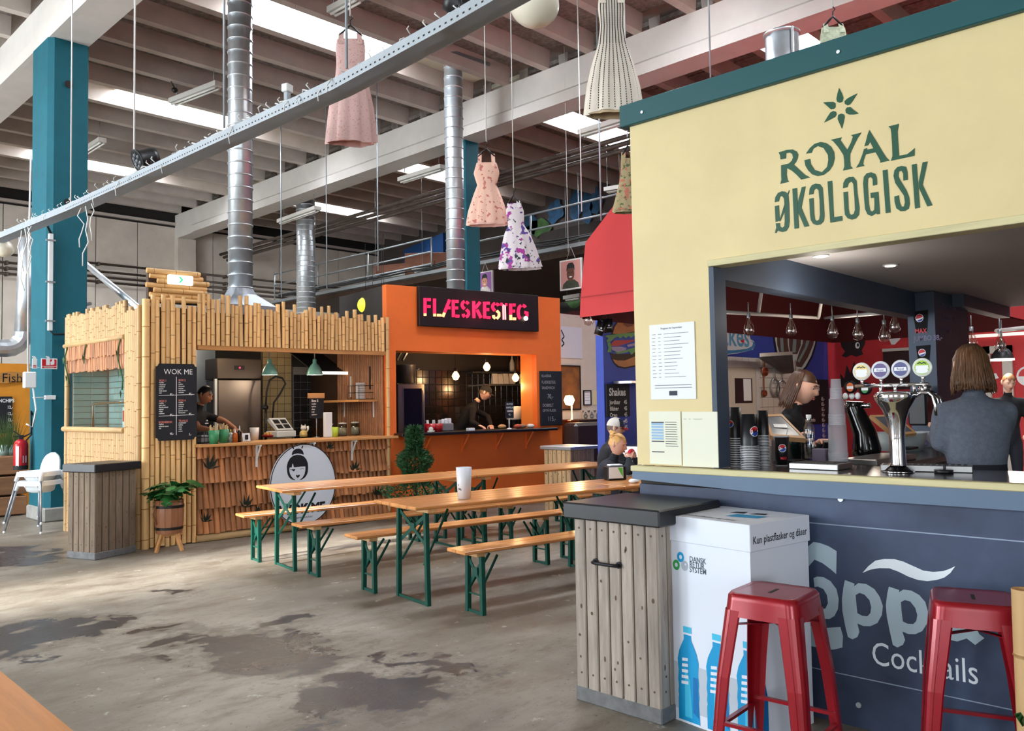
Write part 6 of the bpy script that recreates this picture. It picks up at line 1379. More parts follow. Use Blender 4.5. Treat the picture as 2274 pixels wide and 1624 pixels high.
t = thing('coffee_grinder', 'black machine with chrome taps between the beer tower and the grey jumper', 'machine', sd(2055, 2.42), 0); k = 6.1/FPX
c = MB(); c.cbox(-.13, .1, -.05, .1, .16, .45, .015); c.build('body', black_plastic, t); c = MB()
for x_ in (-.09, -.0, .07): c.tube([(x_, -.06, .42), (x_, -.1, .38), (x_, -.1, .26)], .014, 8)
c.build('tap', chrome, t); c = MB(); c.lathe([(.05, .45), (.055, .49), (.001, .49)], n=14); c.build('lid', chrome, t)
# pillar with cup pictures
pl = thing('bar_pillar', 'slate pillar with chalk writing and two pictured drink cups inside the bar', 'pillar', (0, 0, 0), 0)
X0, X1, Y0, Y1 = 7.62, 8.5, 2.36, 2.72
PA = Fr(X0+.0, Y1, -90); PBk = Fr(0, Y0, 0)
c = MB(); xx0 = PBk.at(2078, 760).x; xx1 = PBk.at(2152, 760).x; c.box(xx0, xx1, Y0, Y0+.22, .0, 2.46); c.build('shaft', slate, pl)
PW = Fr(xx0, 0, -90)
def pw(px, py): q = PW.at(px, py, -.004); return (q.x, q.z)
fnW = lambda a, b, t: (xx0-.002-t, -a, b)
for i, P_ in enumerate(([(2027, 693), (2061, 688), (2058, 735), (2035, 740)], [(2034, 769), (2066, 766), (2062, 815), (2041, 815)])):
    A = [pw(*q) for q in P_]; c = MB(); c.sheet(A, fnW, .004); o = c.build('cup_picture', mat('picture_black', (14, 14, 18), .9), pl); mx = sum(a[0] for a in A)/4; mz = sum(a[1] for a in A)/4; w_ = abs(A[1][0]-A[0][0])
    c = MB(); f2 = lambda a, b, t: fnW(a, b, .006+t); c.mi = 0; c.sheet(ell(mx-w_*.08, mz+.03, w_*.26, w_*.28, 20), f2); c.mi = 1; c.sheet(ell(mx-w_*.08, mz+.03, w_*.23, w_*.25, 14, rad(10), rad(195)), f2, .001); c.mi = 2; c.sheet(ell(mx-w_*.08, mz+.03, w_*.23, w_*.25, 10, rad(225), rad(350)), f2, .001); c.mi = 1; c.text('MAX', lambda a, b, t: fnW(a, b, .006), .04, mx-.05, mz-.1, .8, .02); c.build('picture_emblem', [logo_white, cola_red, cola_blue], o)
a = pw(2029, 753); c = MB(); c.text('JUMBO 38,-', fnW, .045, a[0], a[1]-.02, .75, .01); a = PBk.at(2092, 685)
for i, s in enumerate(('POUL SMAGER', 'AF DETTE', 'SOMMER')): c.text(s, lambda aa, bb, t: (aa, Y0-.002, bb), .05, a.x, a.z-.1*i, .85, .01)
c.build('chalk_writing', mat('chalk_violet', (128, 120, 150), .8), pl)
# ================================================================ burger stall behind the bar
YB, XB, XW = 6.6, 15.1, 7.8
BW = Fr(0, YB, 0); RW = Fr(XB, YB, -90)
blue = mat('wall_blue', (50, 74, 172), .6, var=.12, scale=1.5); redw = mat('wall_red', (196, 42, 48), .6, var=.12, scale=1.5)
bs = thing('burger_stall', 'burger stall with painted blue and red walls under a big red canopy behind the bar', 'food stall', (0, 0, 0), 0)
xl = BW.at(1340, 800).x
c = MB(); c.box(xl, XB, YB, YB+.12, 0, 3.0); c.build('blue_wall', blue, bs)
c = MB(); c.box(XB, XB+.12, 0.0, YB+.12, 0, 3.0); c.build('red_wall', redw, bs)
def bw(L_, off=-.004): return [(BW.at(x, y, off).x, BW.at(x, y, off).z) for x, y in L_]
def rw(L_, off=-.004): return [(RW.at(x, y, off).x, RW.at(x, y, off).z) for x, y in L_]
fB = lambda a, b, t: (a, YB-.003-t, b)
fR = lambda a, b, t: (XB-.003-t, YB-a, b)
# white tiles, door, hood, strainers
a, b = BW.at(1600, 791), BW.at(1772, 1010); ti = MB(); ti.box(a.x, b.x, YB-.02, YB-.001, .4, a.z); ti = ti.build('tile_backing', mat('grout_mid', (150, 146, 140), .8), bs)
tt = MB(); tt.cbox(.004, .196, -.012, 0, .004, .156, .004); tm = tt.mesh('tile', mat('white_tile', (218, 214, 204), .2, rand=.06, coat=.3))
n_i, n_j = int((b.x-a.x)/.2), 9
for i in range(n_i):
    for j in range(n_j): put(tm, 'tile', ti, (a.x+i*.2, YB-.02, a.z-.16*(j+1)))
a, b = BW.at(1613, 815, -.06), BW.at(1681, 1010, -.06); t = thing('kitchen_door', 'white door with a dark window in the tiled wall of the burger stall', 'door', (0, 0, 0), 0)
c = MB(); c.cbox(a.x, b.x, YB-.07, YB-.03, .2, a.z, .006); c.build('leaf', mat('door_white', (206, 198, 184), .5), t)
c = MB(); 
for q in ((a.x-.1, a.x, .2, a.z+.1), (b.x, b.x+.1, .2, a.z+.1), (a.x, b.x, a.z, a.z+.1)): c.box(q[0], q[1], YB-.09, YB-.02, q[2], q[3])
c.build('door_frame', paint_white, t); u, v = BW.at(1632, 840, -.075), BW.at(1671, 895, -.075); c = MB(); c.box(u.x, v.x, YB-.08, YB-.07, v.z, u.z); c.build('window', black_plastic, t); u, v = BW.at(1651, 842, -.085), BW.at(1669, 890, -.085); c = MB(); c.box(u.x, v.x, YB-.085, YB-.08, v.z, u.z); c.build('notice', paper_m, t)
t = thing('steel_hood', 'grey slatted steel hood over the tiled wall of the burger stall', 'hood', (0, 0, 0), 0)
p, q, r_, s_ = BW.at(1687, 793, -1.0), BW.at(1760, 788, -1.0), BW.at(1762, 827, -.1), BW.at(1738, 828, -.1)
P4 = [Vector((v.x, YB+o, v.z)) for v, o in ((p, -1.0), (q, -1.0), (r_, -.1), (s_, -.1))]
c = MB(); c.add(P4+[v+Vector((0, 0, .05)) for v in P4], [(0, 1, 2, 3), (4, 5, 6, 7), (0, 1, 5, 4), (1, 2, 6, 5), (2, 3, 7, 6), (3, 0, 4, 7)]); c.build('shell', mat('hood_grey', (120, 122, 120), .4, .7), t)
for i in range(12): u = (i+.3)/12; c = MB(); a_, b_ = P4[0].lerp(P4[1], u), P4[3].lerp(P4[2], u); d = Vector((0, 0, -.012)); c.bar(a_+d, b_+d, .05, .01); c.build('slat', steel_dark, t)
for px, py, R, lab in ((1722, 862, .15, 'round wire strainer hanging on the tiled wall'), (1738, 868, .17, 'deeper wire strainer hanging beside the round one'), (1698, 826, .07, 'small copper pan hanging on the tiled wall'), (1697, 874, .05, 'small brass sieve on the tiled wall')):
    a = BW.at(px, py, -.06); t = thing('strainer' if 'stra' in lab else 'small_pan', lab, 'pan', (a.x, YB-.06, a.z), 0); m = brushed if 'wire' in lab else mat('copper', (170, 88, 60), .3, .8)
    c = MB(); c.tube([(R*math.cos(u), 0, R*math.sin(u)) for u in [i*PI/10 for i in range(21)]], .012, 6)
    if 'wire' in lab:
        for i in range(-3, 4): w_ = R*math.sqrt(1-(i/4)**2); c.tube([(R*i/4, 0, -w_), (R*i/4, .05, 0), (R*i/4, 0, w_)], .004, 4); c.tube([(-w_, 0, R*i/4), (0, .05, R*i/4), (w_, 0, R*i/4)], .004, 4)
    else: c.lathe([(.001, 0), (R, 0), (R, .03)], n=14, mtx=Matrix.Rotation(PI/2, 4, 'X'))
    c.build('bowl', m, t); c = MB(); c.bar((0, 0, R), (0, .0, R+.22), .02, .012); c.build('handle', m, t)
# painted pictures on the blue wall
pw_ = {}
def pic(name, polys, fn, m, parent=bs, off=0):
    for q in polys: c = MB(); c.sheet(q, fn, off); c.build(name, m, parent)
def zz(L_, x0, y0, k): return [(x0+x/k, y0+y/k) for x, y in L_]
Zb = lambda L_: bw(zz(L_, 1600, 690, 5.168))
pic('milkshake_outline', [Zb([(600, 180), (1120, 195), (1105, 380), (1060, 530), (990, 660), (930, 720), (800, 740), (700, 640), (630, 480), (605, 330)])], fB, mat('outline_navy', (10, 16, 40), .6))
pic('milkshake_glass', [Zb([(625, 195), (1100, 210), (1085, 380), (1040, 520), (975, 640), (915, 705), (830, 690), (720, 620), (650, 470), (625, 330)])], fB, mat('glass_pale', (196, 214, 214), .5), off=.002)
pic('milkshake_flutes', [Zb(q) for q in ([(645, 240), (765, 260), (770, 380), (790, 500), (680, 500), (650, 400)], [(785, 290), (925, 290), (920, 400), (880, 500), (800, 500), (785, 400)], [(945, 290), (1085, 280), (1060, 400), (1000, 540), (930, 650), (850, 640), (900, 480), (940, 380)])], fB, mat('flute_brown', (82, 62, 58), .6), off=.004)
pic('milkshake_gloss', [Zb(q) for q in ([(680, 300), (715, 300), (725, 480), (690, 470)], [(830, 320), (870, 320), (860, 480), (820, 480)], [(990, 320), (1030, 320), (990, 430), (900, 600), (880, 580), (960, 430)])], fB, mat('flute_gloss', (128, 150, 152), .6), off=.006)
pic('sign_blob', [Zb([(-60, 140), (180, 150), (300, 175), (330, 250), (345, 330), (385, 350), (400, 400), (370, 450), (200, 490), (50, 510), (-60, 500)])], fB, mat('blob_white', (214, 218, 226), .6))
pic('sign_swoosh', [Zb([(-60, 455), (150, 455), (300, 440), (360, 410), (375, 370), (350, 350), (390, 360), (398, 405), (360, 452), (200, 484), (50, 500), (-60, 495)])], fB, mat('swoosh_blue', (60, 130, 180), .6), off=.002)
pic('sign_red', [Zb(q) for q in ([(180, 205), (250, 200), (290, 260), (230, 280)], [(235, 310), (275, 330), (265, 385), (230, 350)], [(-20, 400), (90, 395), (60, 440), (-20, 440)])], fB, cola_red, off=.002)
a = Zb([(-95, 385), (330, 385)]); v, f = glyphs('Shakes', .015, 'LEFT'); wd = max(q[0] for q in v)
c = MB(); h = .36; c.text('Shakes', fB, h, a[1][0]-wd*h/.729*1.0, a[0][1]+.0, 1.0, .012, t=.004); c.build('sign_lettering', mat('script_blue', (86, 150, 190), .6), bs)
a, b = BW.at(1760, 842, -.02), BW.at(1841, 940, -.02); t = thing('burger_menu', 'black menu board with white lettering behind the young woman', 'menu board', (0, 0, 0), 0); c = MB(); c.box(a.x, b.x, YB-.03, YB-.005, b.z, a.z); c.build('board', chalk_black, t); c = MB(); fm = lambda aa, bb, tt: (aa, YB-.032, bb)
c.text('Burgers', fm, .16, b.x-1.0, a.z-.2, .9, .03); c.build('heading', chalk_white, t)
for i, s in enumerate(('Hot Jalapeno Combo', 'Burger Combo', 'Kids Combo')): c = MB(); c.text(s, fm, .07, a.x+.15, a.z-.75-i*.13, .8, .02); c.build('menu_line', chalk_white, t)
for i in range(8): c = MB(); c.text('65,-', fm, .07, b.x-.32, a.z-.38-i*.095, .9, .02); c.build('price', chalk_white, t)
# burger mural and shakes board on the stretch seen left of the bar
Zu = lambda L_: bw(zz(L_, 1240, 690, 6.495))
bun = mat('bun_tan', (186, 122, 70), .6, var=.2, scale=3); 
pic('bun_outline', [Zb_ for Zb_ in [Zu([(760, 345), (790, 240), (850, 150), (950, 85), (1120, 75), (1400, 90), (1400, 320), (1120, 310), (900, 350)]), Zu([(760, 680), (800, 760), (860, 820), (960, 840), (1150, 800), (1400, 760), (1400, 560), (1130, 640), (900, 660)])]], fB, mat('outline_dark', (34, 22, 20), .7))
pic('bun', [Zu([(785, 335), (810, 240), (865, 155), (955, 95), (1120, 88), (1390, 100), (1390, 300), (1120, 298), (900, 340)]), Zu([(780, 700), (850, 720), (960, 720), (1130, 650), (1390, 600), (1390, 740), (1140, 780), (960, 818), (870, 800), (815, 755)])], fB, bun, off=.002)
pic('bun_shade', [Zu([(940, 130), (1060, 120), (1080, 220), (990, 240), (930, 200)])], fB, mat('bun_brown', (120, 72, 44), .6), off=.004)
pic('lettuce', [Zu([(670, 370), (700, 355), (1130, 310), (1130, 390), (1090, 360), (1050, 395), (1010, 365), (970, 400), (930, 370), (890, 405), (850, 375), (800, 400), (760, 440), (700, 460), (690, 430), (720, 400)]), Zu([(700, 470), (740, 450), (770, 520), (760, 600), (700, 600), (720, 540)]), Zu([(800, 600), (960, 570), (1130, 520), (1130, 570), (1050, 640), (1020, 590), (960, 610), (850, 625)])], fB, mat('lettuce', (104, 152, 92), .6), off=.004)
pic('tomato', [Zu([(760, 470), (800, 430), (1000, 425), (1130, 420), (1000, 470), (850, 515), (760, 510)])], fB, mat('tomato', (176, 30, 30), .5), off=.006)
pic('onion', [Zu([(760, 525), (900, 520), (980, 540), (960, 575), (850, 600), (770, 570)]), Zu([(980, 495), (1130, 460), (1130, 500), (1000, 525)])], fB, mat('onion', (150, 130, 170), .5), off=.0065)
pic('patty', [Zu([(745, 610), (800, 625), (1000, 625), (1130, 590), (1130, 645), (960, 715), (850, 718), (770, 690)])], fB, mat('patty', (66, 44, 32), .7), off=.003)
a, b = BW.at(1345, 853, -.01), BW.at(1398, 924, -.01); t = thing('shakes_board', 'black chalk board listing shakes on the blue wall under the burger picture', 'menu board', (0, 0, 0), 0); c = MB(); c.box(a.x, b.x, YB-.02, YB-.004, b.z, a.z); c.build('board', chalk_black, t); c = MB(); fm = lambda aa, bb, tt: (aa, YB-.0215, bb)
c.text('Shakes', fm, .1, a.x+.05, a.z-.15, .95, .03)
for i, s in enumerate(('Jordbær', 'Blåbær', 'Oreo', 'Vanilje', 'Chokolade')): c.text(s, fm, .055, a.x+.06, a.z-.26-i*.082, .9, .015); c.text('45', fm, .055, b.x-.13, a.z-.26-i*.082, .9, .015)
c.build('chalk_writing', chalk_white, t)
a = BW.at(1412, 850, -.3); t = thing('stall_counter', 'kitchen counter end with small boxes just beside the bar wall', 'counter', (0, 0, 0), 0); c = MB(); c.box(BW.at(1404, 900, -.3).x, 10.2, YB-.5, YB-.01, .0, 1.0); c.box(BW.at(1404, 900, -.3).x, 9.6, YB-.3, YB-.01, BW.at(1412, 846, -.3).z-.03, BW.at(1412, 846, -.3).z); c.build('body', brushed, t)
# black splash creature-free mural shapes, white letters, dark hatch on the red wall
Zr = lambda L_: rw(zz(L_, 1600, 690, 5.168))
dark_s = mat('splash_dark', (44, 26, 30), .7)
pic('dark_splash', [Zr([(1370, 330), (1390, 190), (1460, 210), (1660, 250), (1660, 380), (1620, 460), (1640, 500), (1560, 530), (1500, 510), (1440, 540), (1390, 520), (1430, 470), (1390, 420)]), Zr([(1380, 850), (1375, 720), (1420, 780), (1450, 620), (1490, 720), (1535, 580), (1570, 740), (1600, 790), (1600, 880), (1380, 880)])], fR, dark_s)
pic('splash_ring', [Zr(ell(1572, 400, 26, 38, 18))], fR, logo_white, off=.003); pic('splash_dot', [Zr(ell(1578, 395, 12, 20, 14))], fR, ink, off=.005)
pic('white_letter', [Zr([(1925, 250), (2080, 262), (2060, 330), (2000, 390), (1960, 390), (1935, 330)]), Zr([(2120, 265), (2190, 265), (2190, 320), (2150, 310)])], fR, logo_white)
pic('letter_counter', [Zr([(1985, 262), (2020, 262), (2000, 310), (1985, 300)])], fR, redw, off=.003)
q = Zr([(1885, 440), (2330, 430), (2330, 900), (1885, 900)]); t = thing('serving_hatch', 'dark serving hatch with a white top rail in the red wall', 'hatch', (0, 0, 0), 0)
xs = [v[0] for v in q]; zs = [v[1] for v in q]; c = MB(); c.box(XB-.03, XB-.005, YB-max(xs), YB-min(xs), min(zs), max(zs)-.05); c.build('opening', mat('hatch_dark', (52, 22, 26), .7), t); c = MB(); c.box(XB-.06, XB-.005, YB-max(xs), YB-min(xs), max(zs)-.05, max(zs)); c.build('rail', paint_white, t)
q = rw([(2190, 770), (2248, 770), (2248, 900), (2190, 900)]); xs = [v[0] for v in q]; zs = [v[1] for v in q]; x0, x1 = min(xs), max(xs); t = thing('white_door_frame', 'white door frame on the red wall behind the black pendant lamp', 'door frame', (0, 0, 0), 0); c = MB()
for a_, b_, c0, c1 in ((x0, x0+.1, .2, max(zs)), (x1-.14, x1, .2, max(zs)), (x0, x1, max(zs)-.12, max(zs))): c.box(XB-.07, XB-.004, YB-b_, YB-a_, c0, c1)
c.build('frame', paint_white, t)
pic('white_sign_letter', [rw([(2195, 832), (2212, 829), (2218, 840), (2206, 843), (2203, 860), (2210, 872), (2204, 876), (2192, 862), (2190, 845)])], fR, logo_white)
q = rw([(2266, 822), (2290, 826)]); c = MB(); c.sheet(ell(q[0][0]+.1, q[0][1]-.1, .16, .16, 20), fR, .002); c.build('round_drink_sign', logo_white, bs); c = MB(); c.sheet(ell(q[0][0]+.1, q[0][1]-.1, .13, .13, 20, 0, PI), fR, .004); c.build('sign_half', cola_red, bs)
q = rw([(2150, 745), (2300, 752)]); c = MB(); c.box(XB-.05, XB-.004, YB-q[1][0], YB-q[0][0], q[0][1]-.05, q[0][1]); c.build('light_rail', emat('rail_white', (240, 236, 230), .5), bs)
# the red canopy: a tent of fabric over a white frame
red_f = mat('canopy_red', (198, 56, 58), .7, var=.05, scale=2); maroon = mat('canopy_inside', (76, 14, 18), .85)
cn = thing('red_canopy', 'big red fabric canopy with a mansard slope behind the cream bar wall', 'canopy', (0, 0, 0), 0)
prof = [(6.47, 2.60), (6.45, 2.84), (6.36, 3.50), (5.75, 4.02), (4.6, 4.5), (3.4, 4.6), (3.0, 4.5), (3.0, 2.62)]
c = MB(); n = len(prof); v = [(XW, y, z) for y, z in prof]+[(XB-.1, y, z) for y, z in prof]
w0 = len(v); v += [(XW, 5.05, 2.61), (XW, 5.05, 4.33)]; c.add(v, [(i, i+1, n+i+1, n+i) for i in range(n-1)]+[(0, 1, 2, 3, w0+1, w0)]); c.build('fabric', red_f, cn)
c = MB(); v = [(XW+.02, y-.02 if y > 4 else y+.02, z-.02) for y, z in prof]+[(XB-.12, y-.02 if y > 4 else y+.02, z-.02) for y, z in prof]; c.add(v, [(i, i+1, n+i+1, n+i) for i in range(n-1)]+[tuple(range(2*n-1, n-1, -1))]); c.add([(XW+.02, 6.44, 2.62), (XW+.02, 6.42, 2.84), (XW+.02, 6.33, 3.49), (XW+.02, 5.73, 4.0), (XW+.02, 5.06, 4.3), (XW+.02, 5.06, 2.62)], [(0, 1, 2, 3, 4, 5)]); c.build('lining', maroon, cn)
c = MB(); c.box(XW-.004, XW-.001, 5.05, 6.455, 2.835, 2.85); c.build('valance_seam', mat('seam_red', (160, 38, 42), .7), cn)
wp = mat('frame_white', (214, 210, 206), .5)
for p_, q_ in ((D(1603, 693, 10.5), D(1818, 706, 12.2)), (D(1832, 706, 12.3), D(2010, 691, 10.0)), (D(1693, 632, 10.8), D(1684, 697, 11.1)), (D(1827, 652, 11.8), D(1818, 704, 12.1)), (D(1966, 662, 10.0), D(2010, 688, 9.9)), (D(2212, 735, 10.5), D(2290, 727, 9.8)), (D(1612, 620, 9.8), D(1603, 650, 10.2))):
    c = MB(); c.tube([p_, q_], .025, 6); c.build('frame_pole', wp, cn)
clear_b = glassmat('bulb_glass', (236, 226, 222), .16, .05)
for i, (px, py) in enumerate(((1663, 728), (1757, 730), (1849, 734), (1905, 738), (1964, 742), (1987, 722), (2158, 757), (2221, 763), (1307, 707))):
    d = 9.3 if px != 1307 else 10.15; p = D(px, py, d); t = thing('clear_bulb', ['unlit clear bulb left of the milkshake picture', 'unlit clear bulb in front of the milkshake picture', 'unlit clear bulb where the blue wall meets the red wall', 'unlit clear bulb before the dark splash on the red wall', 'unlit clear bulb beside the white letter', 'tilted reddish clear bulb next to the pillar', 'unlit clear bulb right of the pillar', 'unlit clear bulb above the black pendant lamp', 'unlit clear bulb hanging from the outer edge of the red canopy'][i], 'lamp', p, 0, 'clear bulbs along the canopy')
    R = .062; c = MB(); c.lathe([(.001, -R*1.5), (R*.8, -R*1.2), (R, -R*.4), (R*.7, R*.6), (R*.32, R*1.5), (R*.3, R*1.9)], n=14); c.build('globe', clear_b, t); c = MB(); c.lathe([(R*.34, R*1.8), (R*.34, R*2.5), (.001, R*2.6)], n=10); c.cyl((0, 0, R*2.5), (0, 0, R*4.6), .006, n=5); c.build('holder', grey_metal if px != 1307 else white_plastic, t)
    c = MB(); c.tube([(-.01, 0, R*1.2), (-.02, 0, -R*.4), (0, 0, -R*.2), (.02, 0, -R*.4), (.01, 0, R*1.2)], .003, 4); c.build('filament', mat('filament', (150, 110, 80), .4, .5), t)
for px, py, lab, d in ((1333, 730, 'tilted black can spotlight under the red canopy', 10.25), (1350, 724, 'upright black can spotlight under the red canopy', 10.35)):
    p = D(px, py, d); t = thing('can_spotlight', lab, 'spotlight', p, rad(-40), 'black cans under the canopy'); k = d/FPX; tilt = Matrix.Rotation(.35 if px == 1333 else -.06, 4, 'Y')
    c = MB(); c.T = tilt; c.lathe([(.001, -15*k), (10*k, -15*k), (11.5*k, 15*k), (9.5*k, 15*k), (9*k, 0), (.001, 0)], n=20); c.build('can', black_plastic, t); c = MB(); c.T = tilt; c.sheet(ell(0, 0, 2.2*k, 2.2*k, 12), lambda a, b, tt: (a, -11*k, b)); c.sheet([(-5*k, -6*k), (5*k, -6*k), (5*k, -4*k), (-5*k, -4*k)], lambda a, b, tt: (a, -11*k, b)); c.build('emblem', logo_white, t)
    c = MB(); c.cyl((0, 0, 13*k), (.02, 0, 34*k), .006, n=5); c.build('cord', black_rubber, t)
t = thing('black_pendant', 'black dome pendant lamp with a lit white rim above the burger cook', 'lamp', D(2226, 800, 11.0), 0); k = 11/FPX
c = MB(); c.lathe([(23*k, 0), (21*k, 12*k), (14*k, 22*k), (8*k, 27*k), (7.5*k, 38*k), (.001, 40*k)], n=22); c.build('shade', black_plastic, t); c = MB(); c.lathe([(23.5*k, -1*k), (23.5*k, 3*k)], n=22); c.lathe([(22*k, 1*k), (.001, 6*k)], n=18); c.build('rim', emat('rim_glow', (255, 246, 232), 2.5), t); c = MB(); c.cyl((0, 0, 38*k), (0, 0, 90*k), .012, n=6); c.build('rod', grey_metal, t)
lamp('burger_light', D(2226, 815, 11.0), 10, (1, .9, .78), .1)
lamp('burger_light', (11.5, 4.6, 2.2), 22, (1, .86, .72), .2); lamp('burger_light', (13.2, 3.2, 2.2), 22, (1, .86, .74), .2); lamp('burger_light', (9.2, 5.6, 2.2), 4, (1, .86, .72), .2)  # added lamps without fittings, they brighten the painted walls

# ================================================================ lounge corner between the orange stall and the burger stall
WW = Fr(0, 9.6, 0); ww = mat('lounge_white', (204, 192, 176), .8, var=.06)
a = WW.at(1340, 706); t = thing('lounge_wall', 'free standing off-white wall between the orange stall and the burger stall', 'wall', (0, 0, 0), 0)
c = MB(); c.box(11.0, a.x+.3, 9.6, 9.75, 0, a.z); c.build('board', ww, t)
pt, *_ = paper('white_poster', 'large white poster with a black doodle on the off-white lounge wall', 'poster', WW, -.001, 1238, 724, 1293, 797, mat('poster_grey', (206, 208, 214), .6), 0); 
c = MB(); P_ = [(WW.at(x, y, -.008).x, WW.at(x, y, -.008).z) for x, y in ((1246, 733), (1253, 748), (1247, 755), (1253, 763), (1247, 770))]; 
for u, v in zip(P_[:-1], P_[1:]): c.sheet(stroke([u, v], .025), lambda a, b, tt: (a, -.0085, b))
c.build('doodle', ink, pt)['kind'] = 'stuff'
pt, x0, x1, z0, z1 = paper('lamp_picture', 'black framed brown picture behind the glowing table lamp', 'picture', WW, -.001, 1238, 813, 1288, 908, mat('picture_brown', (150, 96, 44), .6, var=.5, scale=2.5, col2=(70, 48, 34)), 0, black_plastic)
paper('framed_notice', 'small black framed notice left of the shakes board', 'frame', WW, -.001, 1296, 869, 1311, 898, paper_m, 4, black_plastic)
paper('cream_note', 'plain cream sheet pinned right of the small black frame', 'paper', WW, -.001, 1316, 868, 1334, 899, mat('cream_paper', (222, 206, 160), .7), 0)
a, b = WW.at(1292, 912, -.02), WW.at(1346, 936, -.02); t = thing('tile_panel', 'row of patterned black and white tiles low on the lounge wall', 'tile panel', (0, 9.58, 0), 0); n = 4; w_ = (b.x-a.x)/n
for i in range(n):
    c = MB(); c.cbox(a.x+i*w_+.004, a.x+(i+1)*w_-.004, -.015, 0, b.z, a.z, .003); o = c.build('tile', mat('tile_cream', (206, 196, 180), .4), t); mx, mz = a.x+(i+.5)*w_, (a.z+b.z)/2; h_ = (a.z-b.z)/2
    c = MB(); c.ring(ell(mx, mz, w_*.36, h_*.8, 4), ell(mx, mz, w_*.27, h_*.6, 4), XZ(-.0165)); c.ring(ell(mx, mz, w_*.18, h_*.4, 12), ell(mx, mz, w_*.1, h_*.22, 12), XZ(-.0165))
    for sx in (-1, 1):
        for sz in (-1, 1): c.sheet([(mx+sx*w_*.48, mz+sz*h_*.98), (mx+sx*w_*.25, mz+sz*h_*.98), (mx+sx*w_*.48, mz+sz*h_*.5)], XZ(-.0165))
    c.build('tile_pattern', mat('tile_ink', (54, 50, 50), .5), o)
sofm = mat('sofa_brown', (56, 34, 28), .5, coat=.2)
a = WW.at(1256, 940, -.9); b = WW.at(1346, 938, -.9); t = thing('brown_sofa', 'dark brown leather sofa back in front of the lounge wall', 'sofa', (0, 0, 0), 0); zt = a.z
c = MB(); c.cbox(a.x+.02, b.x+.2, 8.5, 8.8, .1, zt, .05); c.build('backrest', sofm, t); c = MB(); c.cbox(a.x+.02, b.x+.2, 7.95, 8.5, .1, .45, .06); c.build('seat', sofm, t)
for x_ in (a.x+.02, b.x+.05): c = MB(); c.cbox(x_, x_+.16, 7.95, 8.8, .1, .65, .04); c.build('armrest', sofm, t)
p = WW.at(1270, 935, -.35); t = thing('table_lamp', 'white table lamp glowing warmly in front of the brown picture', 'lamp', (p.x, 9.25, p.z), 0); k = dep((p.x, 9.25, p.z))/FPX
c = MB(); c.lathe([(.001, 0), (11*k, 0), (10*k, 2*k), (2.2*k, 3*k), (1.6*k, 20*k), (2.6*k, 44*k)], n=14); c.build('stem', ceram, t)
c = MB(); c.lathe([(.001, 34*k), (8*k, 36*k), (12*k, 46*k), (8*k, 56*k), (.001, 57*k)], c=(-.06, 0, 0), n=16); c.build('shade', emat('shade_glow', (255, 214, 140), 7), t)
lamp('table_lamp_light', (p.x-.1, 9.05, p.z+.34), 10, (1, .7, .36), .08)
c = MB(); c.box(p.x-.05, p.x+.6, 9.05, 9.56, .0, p.z); sb = thing('side_cabinet', 'low dark cabinet carrying the glowing table lamp', 'cabinet', (0, 0, 0), 0); c.build('body', sofm, sb); c = MB(); c.box(p.x-.07, p.x+.62, 9.03, 9.57, p.z, p.z+.02); c.build('top', dark_wood, sb)

# ================================================================ gallery and what hangs in the hall
EW = Fr(19.25, 0, 90); 
mural = mat('forest_mural', (58, 50, 44), .85, var=.55, scale=.9, stretch=(.7, .7, .9), col2=(26, 24, 22))
t = thing('forest_mural', 'dark painted forest mural covering the end wall behind the gallery', 'mural', (0, 0, 0), 0)
c = MB(); c.box(19.2, 19.29, 2, 17.5, .2, 6.9)
c.build('canvas', mural, t); gl = mat('mural_green', (62, 96, 50), .8, var=.6, scale=3); bl_ = mat('mural_blue', (44, 84, 116), .8, var=.5, scale=3); rdk = mat('mural_maroon', (92, 36, 40), .8, var=.4)
for px, py, w_, h_, m in ((1200, 505, 30, 26, gl), (1145, 655, 28, 22, gl), (1285, 665, 30, 22, gl), (1235, 470, 20, 34, bl_), (1280, 455, 14, 40, bl_), (1325, 450, 14, 36, bl_), (1305, 460, 12, 42, bl_), (1265, 700, 60, 14, rdk), (1180, 500, 16, 30, bl_), (1110, 640, 20, 16, gl)):
    a = EW.at(px, py); b = EW.at(px+w_, py-h_); r1, r2 = abs(b.x-a.x), abs(b.z-a.z); c = MB(); po = [(a.x+r1*math.cos(u)*rnd(.7, 1.15), a.z+r2*math.sin(u)*rnd(.7, 1.15)) for u in [i*PI/9 for i in range(18)]]; c.sheet(po, lambda aa, bb, tt: (19.195, aa, bb)); c.build('painted_tree', m, t)
a, b = EW.at(903, 556), EW.at(992, 600); t = thing('blue_hoarding', 'blue painted hoarding behind the gallery railing beside the rear duct', 'hoarding', (0, 0, 0), 0)
P_ = [(EW.at(x, y).x, EW.at(x, y).z) for x, y in ((903, 556), (990, 518), (992, 620), (903, 640))]; c = MB(); c.prism(P_, lambda aa, bb, tt: (19.2+tt, aa, bb), -.08, .1); c.build('panel', mat('hoarding_blue', (22, 66, 120), .6, var=.25, scale=1), t)
GA = Fr(13.0, 0, 90)
t = thing('gallery_railing', 'grey steel gallery railing with long rails high above the stalls', 'railing', (0, 0, 0), 0)
z0 = 4.80
for za, ya, yb in ((5.62, 9.4, 14.6), (5.28, 9.4, 14.6), (5.62, 15.4, 22.8), (5.28, 15.4, 22.8), (4.98, 15.4, 22.8)): c = MB(); c.tube([(13, ya, za), (13, yb, za)], .022, 6); c.build('rail', grey_metal, t)
for y in (9.6, 12.1, 14.6, 15.4, 18, 20.4, 22.8): c = MB(); c.cyl((13, y, 4.8), (13, y, 5.62), .022, n=6); c.build('post', grey_metal, t)
t = thing('gallery_tray', 'long grey cable tray with black cables along the gallery edge', 'cable tray', (0, 0, 0), 0)
